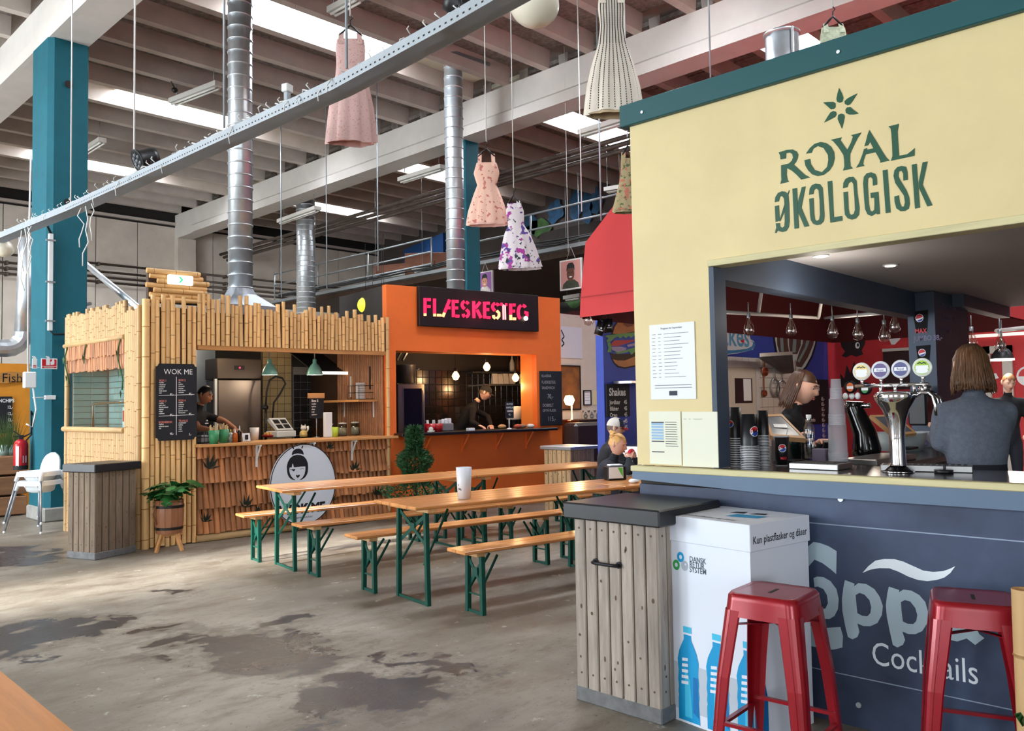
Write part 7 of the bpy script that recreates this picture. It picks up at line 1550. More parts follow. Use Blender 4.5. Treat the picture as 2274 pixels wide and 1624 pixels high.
c = MB(); c.box(12.9, 13.1, 9.2, 23, 4.72, 4.8); c.build('tray', grey_metal, t)
for i in range(3):
    c = MB(); c.tube([(12.92+.05*i, 9.2+j*.7, 4.86+.05*i+rnd(-.03, .03)) for j in range(20)], .022, 5); c.build('cable', black_rubber, t)
t = thing('gallery_deck', 'dark wooden gallery floor behind the cable tray', 'gallery', (0, 0, 0), 0); c = MB(); c.box(13.1, 19.0, 9.2, 23, 4.6, 4.72); c.build('deck', dark_wood, t)
for y in (9.4, 14.5, 22.8): c = MB(); c.box(13.1, 13.25, y, y+.15, 0, 4.6); c.build('post', dark_wood, t)
for j, (px, py) in enumerate(((925, 568), (880, 590), (960, 590))):
    p = GA.at(px, py, -.6); t = thing('folded_parasol', ['brown folded board leaning on the gallery railing', 'brown bundle lying at the gallery edge', 'orange brown board behind the rear duct'][j], 'board', (13.6, p.x, 4.72), rad(20*j)); c = MB(); c.cbox(-.03, .03, -.7, .7, .0, .5+.1*j, .01); c.T = None; c.build('board', mat('board_brown', (110, 66, 44), .7), t)
# ventilation ducts
def duct(name, lab, x, y, z0, z1, R, pitch, n=28):
    t = thing(name, lab, 'ventilation duct', (x, y, z0), 0); c = MB(); c.cyl((0, 0, 0), (0, 0, z1-z0), R, n=n); c.build('pipe', steel, t)
    c = MB(); z = pitch*.4
    while z < z1-z0-.05: c.lathe([(R, z-.012), (R+.011, z-.004), (R+.011, z+.004), (R, z+.012)], n=n); z += pitch
    c.build('seam_ring', steel, t); return t
_q = K.at(534, 620, 1.25); p = K.w(_q.x, 1.25); k = dep((p.x, p.y, 4.5))/FPX
t = duct('spiral_duct', 'tall silver spiral duct rising from the wok stall roof', p.x, p.y, 3.16, 8.2, 26*k, .175)
c = MB(); R = 26*k; w_ = .36; hz = 2.68-3.16
rgs = []
for z, f_ in ((.06, 0), (-.03, .2), (-.2, 1.0), (-.21, 1.0), (hz, 1.0)):
    ring = []
    for i in range(24):
        a = 2*PI*i/24; cr = (R*1.02*math.cos(a), R*1.02*math.sin(a)); m_ = max(abs(math.cos(a)), abs(math.sin(a))); sq = (w_*math.cos(a)/m_, w_*math.sin(a)/m_); ring.append((cr[0]*(1-f_)+sq[0]*f_, cr[1]*(1-f_)+sq[1]*f_, z))
    rgs.append(ring)
c.add(sum(rgs, []), [(i*24+j, i*24+(j+1) % 24, (i+1)*24+(j+1) % 24, (i+1)*24+j) for i in range(4) for j in range(24)]); c.T = None; o = c.build('hood', mat('duct_hood', (150, 154, 160), .5, .6), t); o.rotation_euler = (0, 0, K.a)
p = G(1006, 150, 7.85); t = duct('spiral_duct', 'silver spiral duct passing behind the orange stall sign', p.x, p.y, 3.0, 8.1, 20.5*dep((p.x, p.y, 5.5))/FPX, .19)
for dz, dx in ((-.0, .06), (.1, -.1)): c = MB(); c.bar((-.8, -.3, 4.85+dz), (.6, -.25+dx, 4.85+dz+.02), .06, .06); c.build('hanger_bar', grey_metal, t)
p = D(679, 560, 22.5); t = duct('spiral_duct', 'distant silver spiral duct under the rear beam', p.x, p.y, 3.6, 7.7, 20.5*22.5/FPX, .14)
c = MB(); c.tube([(0, 0, .05), (.02, 0, -.3), (.3, -.1, -.6), (.8, -.2, -.7)], 20*22.5/FPX, 16); c.build('elbow', steel, t)
p0, p1 = D(165, 565, 16), D(318, 694, 12.0); t = thing('slanted_pipe', 'thin polished pipe slanting down to the corner of the wok stall', 'pipe', (0, 0, 0), 0); c = MB(); c.tube([p0, p1], .05, 12); c.build('pipe', steel, t)
t = thing('bar_duct', 'short silver duct standing on the bar roof behind the fascia', 'ventilation duct', D(1738, 140, 9), 0); k = 9/FPX; c = MB(); c.cyl((0, 0, -.95), (0, 0, 65*k), 36*k, n=28); c.build('pipe', steel, t); c = MB(); c.lathe([(36*k, 60*k), (40*k, 62*k), (40*k, 66*k), (36*k, 68*k)], n=28); c.bar((-20*k, -34*k, 0), (-20*k, -34*k, 66*k), .02, .02); c.build('collar', steel, t)
p = D(176, 672, 13.2); t = thing('camera_horn', 'small grey horn loudspeaker beside the wok stall roof', 'loudspeaker', p, rad(20)); c = MB(); c.lathe([(.03, -.1), (.05, -.02), (.07, .03), (.10, .06), (.001, .04)], n=16, mtx=Matrix.Rotation(1.2, 4, 'Y')); c.build('horn', grey_metal, t); c = MB(); c.bar((-.02, 0, -.08), (4.34-p.x, 13.5-p.y, -.08), .04, .04); c.build('bracket', grey_metal, t)
# lanterns beside the orange stall
for px, py, r_, col, e, lab in ((812, 678, 18, (226, 226, 60), .9, 'glowing yellow paper lantern behind the bamboo parapet'), (852, 655, 17, (150, 206, 180), .25, 'pale green paper lantern, upper one at the orange wall'), (848, 675, 15, (190, 222, 204), .25, 'pale green paper lantern, lower one at the orange wall'), (828, 702, 8, (205, 200, 190), .0, 'small grey paper lantern peeping over the bamboo parapet')):
    d = 12.4; p = D(px, py, d); k = d/FPX; t = thing('paper_lantern', lab, 'lantern', p, 0, 'paper lanterns over the stalls'); c = MB(); n = 24
    R = r_*k; c.grid(lambda u, v: (R*math.sin(PI*v)*math.cos(2*PI*u)*(1+.03*math.cos(2*PI*u*8)), R*math.sin(PI*v)*math.sin(2*PI*u)*(1+.03*math.cos(2*PI*u*8)), -R*1.03*math.cos(PI*v)), 48, 12); c.build('paper', emat('lantern_%d' % px, col, e), t); c = MB(); c.lathe([(R*.3, R*.98), (R*.32, R*1.05), (R*.28, R*1.05)], n=14); c.cyl((0, 0, R), (0, 0, R+.8), .004, n=4); c.build('top_ring', black_plastic, t)
# cable tray overhead with cord, spots and rods
tray_px = [(-30, 548, 12.4), (60, 512, 11.2), (164, 471, 10.0), (334, 396, 8.2), (501, 321, 6.9), (760, 206, 5.55), (1000, 78, 4.75), (1200, -35, 4.2)]
TP = [Vector((3.0, D(x, y, d).y, D(x, y, d).z)) for x, y, d in tray_px]
TPx = []
for x, y, d in tray_px: r = ray(x, y); TPx.append(CAM+r*(3.0/r.x))
trm = mat('tray_grey', (164, 172, 178), .5, .3, var=.08)
t = thing('overhead_tray', 'long grey perforated cable tray crossing the hall overhead', 'cable tray', (0, 0, 0), 0)
c = MB(); w_ = .075
for a, b in zip(TPx[:-1], TPx[1:]):
    up = Vector((0, 0, .07)); s_ = Vector((w_, 0, 0))
    c.add([a-s_, a+s_, b+s_, b-s_, a-s_+up, a+s_+up, b+s_+up, b-s_+up], [(0, 1, 2, 3), (0, 3, 7, 4), (1, 2, 6, 5), (0, 4, 5, 1), (3, 2, 6, 7)])
    c.add([a-s_*.93, a+s_*.93, b+s_*.93, b-s_*.93], [(0, 1, 2, 3)])
c.build('channel', trm, t)
c = MB()
for a, b in zip(TPx[2:-1], TPx[3:]):
    n = int((b-a).length/.045)
    for i in range(n): q = a.lerp(b, i/n)+Vector((-w_-.001, 0, .02)); d = (b-a).normalized()*.008; c.add([q-d, q+d, q+d+Vector((0, 0, .01)), q-d+Vector((0, 0, .01))], [(0, 1, 2, 3)])
c.build('slot_row', dark_gap, t)['kind'] = 'stuff'
wcord = mat('white_cord', (226, 226, 222), .5)
t = thing('string_light_cord', 'tangled white light string cord lying along the overhead tray', 'cord', (0, 0, 0), 0); c = MB(); pts = []
for a, b in zip(TPx[:-1], TPx[1:]):
    n = int((b-a).length/.05)
    for i in range(n): pts.append(a.lerp(b, i/n)+Vector((rnd(-.06, .04), rnd(-.02, .02), .075+abs(rnd(-.02, .03)))))
c.tube(pts, .006, 4); c.build('cord', wcord, t)
c = MB()
for a, b in zip(TPx[1:-1], TPx[2:]):
    n = int((b-a).length/.13)
    for i in range(n):
        q = a.lerp(b, i/n)+Vector((rnd(-.08, -.04), 0, .07)); d = Vector((rnd(-.03, .01), rnd(-.04, .04), rnd(.02, .06))) if rnd(0, 1) < .72 else Vector((-.03, rnd(-.03, .03), -rnd(.06, .16))); c.tube([q, q+d*.6+Vector((-.02, 0, 0)), q+d], .004, 4)
for (px, py), L_ in (((180, 462), .5), ((190, 458), .75), ((203, 452), .45), ((62, 505), .7), ((70, 502), .5), ((55, 508), .9), ((48, 512), .6)):
    r = ray(px, py); q = CAM+r*(2.9/r.x); c.tube([q]+[q+Vector((rnd(-.035, .035), rnd(-.035, .035), -L_*.8*(i+1)/5)) for i in range(5)], .0055, 4)
c.build('cord_tail', wcord, t)['kind'] = 'stuff'
def on_tray(px, py): r = ray(px, py); return CAM+r*(3.0/r.x)
def par_can(px, py, lab, s=1.0, rz=0):
    q = on_tray(px, py); t = thing('spotlight', lab, 'spotlight', q, rz, 'black stage lights on the overhead tray'); c = MB(); mm = Matrix.Rotation(1.15, 4, 'Y'); c.lathe([(.001, .09*s), (.075*s, .09*s), (.085*s, .05*s), (.085*s, -.05*s), (.10*s, -.075*s), (.10*s, -.09*s), (.085*s, -.085*s), (.001, -.08*s)], n=18, mtx=mm); c.build('housing', black_plastic, t)
    c = MB()
    for i in range(7):
        a = i*PI/3; rr = .05*s if i < 6 else 0; p_ = mm @ Vector((rr*math.cos(a), rr*math.sin(a), -.087*s)); c.ball(p_, .016*s, 8, 5)
    c.build('lens', mat('lens_grey', (120, 124, 130), .15), t)
    c = MB(); c.tube([(0, .11*s, 0), (0, .12*s, -.08*s), (0, 0, -.13*s), (0, -.12*s, -.08*s), (0, -.11*s, 0)], .012*s, 5); c.build('yoke', black_plastic, t)
par_can(325, 352, 'black stage spotlight with seven lenses on the left stretch of the overhead tray', 1.0); par_can(1022, 8, 'black stage spotlight at the upper end of the overhead tray', .85, 2.4)
q = on_tray(638, 205); t = thing('work_light', 'small white twin-socket light box standing on the overhead tray', 'work light', q, rad(20)); k = 6.3/FPX; c = MB(); c.cbox(-10*k, 10*k, -8*k, 8*k, -1*k, 16*k, .006); c.build('box', white_plastic, t); c = MB(); c.cbox(-6*k, 6*k, -5*k, 5*k, -40*k, 0, .004); c.build('post', trm, t)
c = MB()
for z in (3*k, 11*k): c.cyl((10*k, 0, z), (13*k, 0, z), 4*k, n=12)
c.build('socket', steel_dark, t)
for px, py, r_, d, lab in ((1186, 8, 57, 5.2, 'large creamy white oval globe lamp at the top of the hall'), (8, 552, 21, 10.9, 'small creamy globe lamp hanging at the left edge below the tray')):
    k = d/FPX; t = thing('globe_lamp', lab, 'lamp', D(px, py, d), rad(-45)); c = MB(); mm = Matrix.Rotation(.45, 4, 'Y'); c.ball((0, 0, 0), (r_*k, r_*k, r_*k*.9), 24, 16, mm); c.build('globe', mat('globe_cream', (236, 228, 208), .3, coat=.3), t); c = MB(); c.ball((-.02, -r_*k*.6, r_*k*.62), (.03, .02, .02), 8, 5); c.cyl((0, 0, r_*k*.8), (0, 0, r_*k*1.6), .02, n=8); c.build('fitting', black_plastic, t)
# hanging rods and cables
def rod(lab, p0, p1, r_, m, name='hanging_rod', grp=None):
    t = thing(name, lab, 'rod', p0, 0, grp); c = MB(); c.tube([(0, 0, 0), Vector(p1)-Vector(p0)], r_*.62, 6); c.build('rod', m, t); return t
def vrod(px, ytop, ybot, d, r_, m, lab, name='hanging_rod', grp=None):
    b = D(px, ybot, d); top = D(px, ytop, d); return rod(lab, Vector((b.x, b.y, b.z)), Vector((b.x, b.y, 8.05)), r_, m, name, grp)
vrod(298, -60, 368, 8.6, .016, wcord, 'white flex hanging from the ceiling to the left spotlight'); vrod(157, -40, 455, 10.2, .014, wcord, 'grey white flex in front of the teal column')
vrod(498, -40, 284, 7.0, .018, trm, 'perforated rod holding the tray beside the tall duct'); vrod(770, -40, 152, 6.0, .018, trm, 'perforated rod in front of the big pink dress')
vrod(840, 310, 602, 16, .022, trm, 'pair of thin rods hanging left of the orange stall'); vrod(726, 345, 640, 17, .02, trm, 'thin rod right of the distant duct'); vrod(625, 380, 660, 18, .02, trm, 'thin rod left of the distant duct')
vrod(1335, 262, 490, 13, .022, trm, 'perforated rod reaching the gallery railing beside the canopy'); vrod(1292, 268, 470, 12.5, .014, wcord, 'white flex ending in a loose coil above the gallery'); vrod(1578, -10, 172, 9.5, .016, trm, 'dark rod behind the bar fascia'); vrod(1262, 310, 560, 15, .008, wcord, 'thin cord above the right portrait')
# fluorescent fittings under the ceiling
def tube_light(lab, a, b, za, w_=.16):
    p, q = G(*a, za), G(*b, za); t = thing('tube_light', lab, 'lamp', p, 0, 'fluorescent fittings of the hall'); v = q-p; c = MB(); c.bar((0, 0, 0), v, w_, .09); c.build('tray', mat('fitting_white', (206, 202, 194), .5), t); c = MB(); n = v.normalized(); s_ = Vector((-n.y, n.x, 0))*.04
    for sg_ in (-1, 1): c.tube([n*.05+s_*sg_-Vector((0, 0, .07)), v-n*.05+s_*sg_-Vector((0, 0, .07))], .02, 8)
    c.build('tube', mat('tube_white', (226, 224, 218), .4), t)
    c = MB()
    for u in (.1, .9): c.cyl(v*u, v*u+Vector((0, 0, 8.05-za)), .008, n=4)
    c.build('hanger', grey_metal, t)
tube_light('dusty fluorescent fitting above the left roof light', (382, 226), (486, 186), 7.45); tube_light('fluorescent fitting at the left below the second roof light', (165, 350), (228, 310), 7.4)
tube_light('fluorescent fitting behind the beam left of the second duct', (890, 400), (985, 370), 6.8, .2); tube_light('fluorescent fitting left of the striped dress hem', (1290, 296), (1398, 262), 6.6, .2); tube_light('dusty fluorescent fitting at the top near the pink dress', (735, 25), (800, -10), 7.5)
tube_light('fluorescent fitting on the distant duct', (622, 492), (706, 462), 6.6, .2); tube_light('short fluorescent fitting high above the canopy', (1345, 422), (1380, 416), 6.4, .2); tube_light('white batten light on the gallery tray left of the second duct', (822, 618), (952, 594), 5.0, .2); tube_light('short cream batten light at the mural beside the canopy', (1256, 662), (1292, 656), 4.2, .18)
# bundle of pipes under the roof beyond the beam
t = thing('pipe_bundle', 'bundle of rusty pipes running under the roof beyond the main beam', 'pipe', (0, 0, 0), 0)
for i in range(3):
    a, b = G(560, 512+i*7, 6.7), G(1300, 262+i*8, 6.7); xx = 12.6+.12*i; zz_ = 6.55-.08*i; c = MB(); c.tube([(xx, 4, zz_), (xx, 25.5, zz_)], .05, 6); c.build('pipe', pipe_m, t)
# portraits hung from the gallery
def portrait(lab, x0, y0, x1, y1, d, bg, skin, hair, shirt):
    _r0, _r1 = ray(x0, y0), ray(x1, y1); a, b = CAM+_r0*(12.84/_r0.x), CAM+_r1*(12.84/_r1.x); w_ = (Vector((b.x, b.y, 0))-Vector((a.x, a.y, 0))); W = w_.length; H = a.z-b.z; t = thing('portrait', lab, 'picture', (a.x, a.y, b.z), math.atan2(w_.y, w_.x), 'portraits hung below the gallery')
    c = MB(); c.cbox(0, W, 0, .05, 0, H, .006); c.build('canvas', mat('canvas_edge', (224, 220, 214), .6), t); f = XZ(0)
    def pl_(name, poly, m, o): c = MB(); c.sheet([(u*W, v*H) for u, v in poly], XZ(-.002-o)); c.build(name, m, t)
    pl_('background', [(.06, .05), (.94, .05), (.94, .95), (.06, .95)], mat('bg_%d' % x0, bg, .6), 0); pl_('painted_shirt', [(.12, .05), (.88, .05), (.84, .2), (.66, .32), (.34, .32), (.16, .2)], mat('sh_%d' % x0, shirt, .7, var=.4, scale=12), .001); pl_('painted_head', ell(.5, .52, .17, .24, 20), mat('sk_%d' % x0, skin, .6), .002)
    pl_('painted_hair', [(.32, .6), (.34, .8), (.42, .88), (.6, .88), (.68, .78), (.68, .6), (.62, .7), (.4, .7)], mat('ha_%d' % x0, hair, .6), .003); pl_('painted_smile', ell(.5, .42, .07, .025, 10), logo_white, .003)
    for u in (.43, .57): pl_('painted_eye', ell(u, .56, .025, .02, 8), ink, .003)
    c = MB(); c.tube([(W*.3, .02, H), (W*.5, .02, max(H+.2, 4.73-b.z)), (W*.7, .02, H)], .006, 4); c.build('hanging_wire', wcord, t)
portrait('portrait on a violet ground peeping over the black lit sign', 1059, 606, 1094, 650, 13.2, (150, 98, 160), (206, 142, 110), (28, 24, 28), (216, 206, 200)); portrait('portrait on a pink ground hanging left of the red canopy', 1242, 580, 1293, 640, 12.5, (206, 142, 134), (96, 58, 42), (26, 22, 24), (62, 66, 52))

# ================================================================ dresses hung from the ceiling
def dress(lab, px, ytop, ybot, d, prof, m, straps, rz, lining=None, flat=.42, pleat=10, pa=.05, skew=0):
    """prof: (half width px, y px) from neckline to hem; an open garment with folds, on a hanger"""
    k = d/FPX; t = thing('dress', lab, 'dress', D(px, ytop, d), rz, 'dresses hung under the roof'); nu = 64
    P_ = [(w_*k, (ytop-y)*k) for w_, y in prof]; nv = 22
    def pr_(v):
        s_ = v*(len(P_)-1); i = min(int(s_), len(P_)-2); f_ = s_-i; return P_[i][0]*(1-f_)+P_[i+1][0]*f_, P_[i][1]*(1-f_)+P_[i+1][1]*f_
    def fn(u, v):
        w_, z = pr_(v); a = 2*PI*u; fl = flat*(.5+.5*v); am = pa*max(0, v-.35)*1.5; q = 1+am*math.sin(a*pleat+2*v)+am*.5*math.sin(a*(pleat*2+1)+1); return (w_*math.cos(a)*q+skew*z, w_*fl*math.sin(a)*q, z+(.05*v*w_*math.sin(a*3+1) if v > .98 else 0))
    c = MB(); c.grid(fn, nu, nv); c.build('fabric', m, t)
    c = MB(); c.grid(lambda u, v: tuple(Vector(fn(u, .5+.48*v))*.0+Vector((fn(u, .5+.48*v)[0]*.965, fn(u, .5+.48*v)[1]*.93, fn(u, .5+.48*v)[2]-(.03 if v > .97 else 0)))), nu, 10); c.build('lining', lining or m, t)
    w0 = P_[0][0]
    for s_ in straps:
        c = MB(); x0 = s_*w0*.72; c.add([(x0-.022, -.03, P_[0][1]-.05), (x0+.022, -.03, P_[0][1]-.05), (x0*.9+.02, 0, .0), (x0*.9-.02, 0, .0), (x0+.022, .03, P_[0][1]-.05), (x0-.022, .03, P_[0][1]-.05)], [(0, 1, 2, 3), (3, 2, 4, 5)]); c.build('strap', m, t)
    c = MB(); c.tube([(-w0*.85, 0, -.03), (-w0*.3, 0, .03), (0, 0, .06), (w0*.3, 0, .03), (w0*.85, 0, -.03)], .009, 6); c.tube([(0, 0, .06), (0, 0, .1), (.02, 0, .12), (.0, 0, .15)], .005, 5); c.build('hanger', black_plastic, t)
    top = 7.75-t.location.z; c = MB(); c.tube([(0, 0, .14), (0, 0, top)], .006, 5); c.build('cord', wcord, t); return t
def print_mat(name, base, spots, scale, th=.5):
    if name in MATS: return MATS[name]
    m = bpy.data.materials.new(name); m.use_nodes = True; MATS[name] = m; N = m.node_tree.nodes; L = m.node_tree.links; b = N['Principled BSDF']; b.inputs['Roughness'].default_value = .8; tc = N.new('ShaderNodeTexCoord'); col = None
    for i, (c_, sc, t_) in enumerate(spots):
        nz = N.new('ShaderNodeTexNoise'); nz.inputs['Scale'].default_value = scale*sc; nz.inputs['Detail'].default_value = 2; mp = N.new('ShaderNodeMapping'); mp.inputs['Location'].default_value = (i*7.3, i*3.1, i*5.7); L.new(tc.outputs['Object'], mp.inputs[0]); L.new(mp.outputs[0], nz.inputs[0])
        mr = N.new('ShaderNodeMapRange'); mr.inputs[1].default_value = t_; mr.inputs[2].default_value = t_+.03; L.new(nz.outputs[0], mr.inputs[0]); mx = N.new('ShaderNodeMix'); mx.data_type = 'RGBA'; L.new(mr.outputs[0], mx.inputs[0])
        if col is None: mx.inputs[6].default_value = lin(base)
        else: L.new(col, mx.inputs[6])
        mx.inputs[7].default_value = lin(c_); col = mx.outputs[2]
    L.new(col, b.inputs['Base Color']); return m
pinkd = print_mat('dusty_pink_dots', (214, 176, 170), [((196, 140, 130), 9, .62)], 8); pinkl = mat('pink_lining', (224, 170, 158), .8)
dress('big dusty pink sleeveless dress behind the overhead tray', 778, 72, 325, 6.9, [(30, 88), (33, 110), (31, 140), (33, 170), (40, 200), (48, 250), (54, 322)], pinkd, (-1, 1), rad(-42), pinkl, pa=.07)
dress('short peach lace dress with small red flowers above the sign', 1080, 342, 503, 9.3, [(22, 362), (29, 385), (25, 400), (21, 412), (30, 435), (41, 470), (45, 500)], print_mat('peach_lace', (246, 200, 178), [((206, 120, 110), 2.4, .60), ((176, 70, 80), 4, .68)], 9), (-1, 1), rad(-45), mat('peach_lining', (240, 196, 184), .8), pa=.06)
dress('white dress with violet and pink flowers hanging lowest', 1141, 446, 598, 9.0, [(15, 452), (20, 470), (19, 488), (17, 500), (28, 520), (37, 550), (43, 578), (46, 596)], print_mat('violet_flowers', (232, 222, 226), [((170, 60, 150), 1.2, .58), ((96, 70, 150), 1.5, .60), ((50, 60, 70), 2.4, .62)], 9), (1,), rad(-45), pa=.06, skew=-.08)
stripe = mat('cream_stripe', (240, 230, 214), .8, var=.1)
ds = dress('cream dress with dashed vertical stripes above the bar corner', 1357, -12, 260, 5.6, [(28, -5), (30, 20), (26, 60), (31, 100), (47, 150), (57, 200), (62, 258)], stripe, (-1, 1), rad(-45), mat('cream_lining', (206, 182, 148), .8), pa=.07)
c = MB(); k = 5.6/FPX; P_ = [(w_*k, (-12-y)*k) for w_, y in [(28, -5), (29, 20), (27, 60), (32, 100), (46, 150), (56, 200), (61, 258)]]
for j in range(9):
    u = -.86+.215*j
    for i in range(60):
        v = i/60*.97+.015; s_ = v*6; q = min(int(s_), 5); f_ = s_-q; w_ = P_[q][0]*(1-f_)+P_[q+1][0]*f_; z = P_[q][1]*(1-f_)+P_[q+1][1]*f_; x_ = u*w_; a = -math.acos(max(-1, min(1, u))); am = .07*max(0, v-.35)*1.5; qq = 1+am*math.sin(a*10+2*v)+am*.5*math.sin(a*21+1); y_ = -w_*.42*(.5+.5*v)*math.sin(-a)*qq-.004; c.add([(x_*qq-.003, y_, z), (x_*qq+.003, y_, z), (x_*qq+.003, y_, z-.011), (x_*qq-.003, y_, z-.011)], [(0, 1, 2, 3)])
c.build('stripe_stitch', mat('stitch_dark', (70, 62, 66), .8), ds)['kind'] = 'stuff'
dress('olive and rose patterned dress half hidden by the cream bar wall', 1394, 338, 470, 7.6, [(15, 352), (17, 375), (18, 395), (26, 430), (36, 470)], print_mat('olive_rose', (176, 160, 120), [((196, 120, 96), 2, .56), ((96, 110, 70), 3, .6)], 10), (-1, 1), rad(-45))
dress('pale green lace top peeping over the bar fascia', 1850, 52, 110, 7.0, [(26, 62), (30, 85), (30, 112)], mat('lace_green', (190, 196, 168), .8, var=.3, scale=30), (-1, 1), rad(-45))
# sprinkler heads and hooks
for px, py, z_, lab in ((388, 200, 7.6, 'small black sprinkler head under the ceiling left of the tall duct'), (132, 146, 6.9, 'black lamp hook on the top of the teal column'), (905, 355, 7.2, 'black hook fitting left of the second duct')):
    p = G(px, py, z_); t = thing('ceiling_fitting', lab, 'fitting', p, 0); c = MB(); c.ball((0, 0, 0), (.06, .06, .05), 10, 6); c.tube([(0, 0, .04), (-.1, 0, .2), (.25, .1, .5)], .012, 5); c.build('fitting', black_plastic, t)
# ================================================================ people
import numpy as np
eye_w = mat('eye_white', (226, 222, 216), .3); eye_d = mat('eye_dark', (40, 30, 26), .2); lip_m = mat('lip', (170, 92, 84), .5); nail_m = mat('nail', (222, 176, 160), .35)
def skinm(name, c): return mat(name, c, .5, var=.06, scale=9)
def head_geo(c, Mh, mi_skin, mi_w, mi_d, mi_lip, mi_brow):
    """a head with brow, sockets, nose, mouth, chin and ears; front is -y, centre between chin and crown"""
    nu, nv = 44, 36; v = []
    for i in range(nv+1):
        ph = PI*i/nv
        for j in range(nu):
            t = 2*PI*j/nu; x, y, z = math.sin(ph)*math.cos(t), math.sin(ph)*math.sin(t), -math.cos(ph)
            px, py, pz = x*.075, y*.094, z*.116
            if z < 0:
                px *= 1-.30*(-z)**1.3; 
                if y > 0: py *= 1-.45*(-z)**1.0
                else: py *= 1-.06*(-z)
            if y < 0:
                f = min(1, -y*1.6)
                g = math.exp(-(px/.0125)**2)
                nose = .027*g*max(0, min(1, (.026-pz)/.052))*(1 if pz > -.026 else math.exp(-((pz+.026)/.008)**2))
                sock = .011*math.exp(-((abs(px)-.031)/.017)**2-((pz-.010)/.013)**2)
                brow = .005*math.exp(-((abs(px)-.026)/.024)**2-((pz-.032)/.010)**2)
                mou = .006*math.exp(-(px/.024)**2-((pz+.056)/.016)**2)-.004*math.exp(-(px/.02)**2-((pz+.056)/.003)**2)
                chin = .008*math.exp(-(px/.022)**2-((pz+.098)/.018)**2)
                chk = .003*math.exp(-((abs(px)-.042)/.016)**2-((pz+.02)/.02)**2)
                py -= f*(nose-sock+brow+mou+chin+chk)
            v.append(Mh @ Vector((px, py, pz)))
    c.mi = mi_skin; c.add(v, [(i*nu+j, i*nu+(j+1) % nu, (i+1)*nu+(j+1) % nu, (i+1)*nu+j) for i in range(nv) for j in range(nu)], True)
    R3 = Mh.to_3x3()
    for s in (-1, 1):
        c.mi = mi_w; c.ball(Mh @ Vector((s*.031, -.0660, .010)), .0125, 12, 8); c.mi = mi_d; c.ball(Mh @ Vector((s*.031, -.0752, .009)), .0058, 8, 6)
        c.mi = mi_brow; c.tube([Mh @ Vector((s*.014, -.0925, .030)), Mh @ Vector((s*.032, -.0905, .036)), Mh @ Vector((s*.05, -.078, .030))], [.003, .0042, .002], 6)
        c.mi = mi_skin; c.tube([Mh @ Vector((s*.017, -.080, .0175)), Mh @ Vector((s*.031, -.0785, .0205)), Mh @ Vector((s*.046, -.0705, .0160))], .0042, 6)
        c.ball(Mh @ Vector((s*.077, .012, .004)), (.010, .021, .032), 10, 8, R3 @ Matrix.Rotation(s*-.35, 3, 'Z'))
    c.mi = mi_lip; c.ball(Mh @ Vector((0, -.0905, -.051)), (.021, .007, .0055), 12, 6, R3); c.ball(Mh @ Vector((0, -.090, -.061)), (.018, .008, .0065), 12, 6, R3)
def hand_geo(c, wrist, dirv, palm_n, mi, curl=.5, s=1.0, left=True):
    """palm, four unequal bent fingers and a thumb leaving the side of the palm near its base"""
    d = Vector(dirv).normalized(); n = Vector(palm_n); n = (n-d*n.dot(d)).normalized(); b = d.cross(n)*(1 if left else -1); w_ = Vector(wrist); c.mi = mi
    M3 = Matrix((b, d, n)).transposed()
    c.ball(w_+d*.048*s, (.040*s, .052*s, .016*s), 14, 10, M3)
    for i, (o, L_) in enumerate(((-.028, .068), (-.010, .078), (.009, .074), (.026, .058))):
        p = w_+d*.085*s+b*o*s; pts = [w_+d*.05*s+b*o*.8*s, p]; a = 0
        for j, seg in enumerate((.42, .32, .26)):
            a += curl*(.7+.25*j); p = p+(d*math.cos(a)+n*math.sin(a))*L_*seg*s; pts.append(p)
        c.tube(pts, [.0095*s, .0092*s, .0086*s, .0078*s, .0062*s], 8); c.ball(pts[-1], .0064*s, 8, 6)
    p0 = w_+d*.018*s-b*.026*s; pts = [p0, p0+(d*.5-b*.8+n*.3).normalized()*.034*s]; pts.append(pts[-1]+(d*.85-b*.25+n*.45).normalized()*.03*s); pts.append(pts[-1]+(d*.8+b*.15+n*.6).normalized()*.024*s)
    c.tube(pts, [.013*s, .0115*s, .0098*s, .0075*s], 8); c.ball(pts[-1], .0078*s, 8, 6)
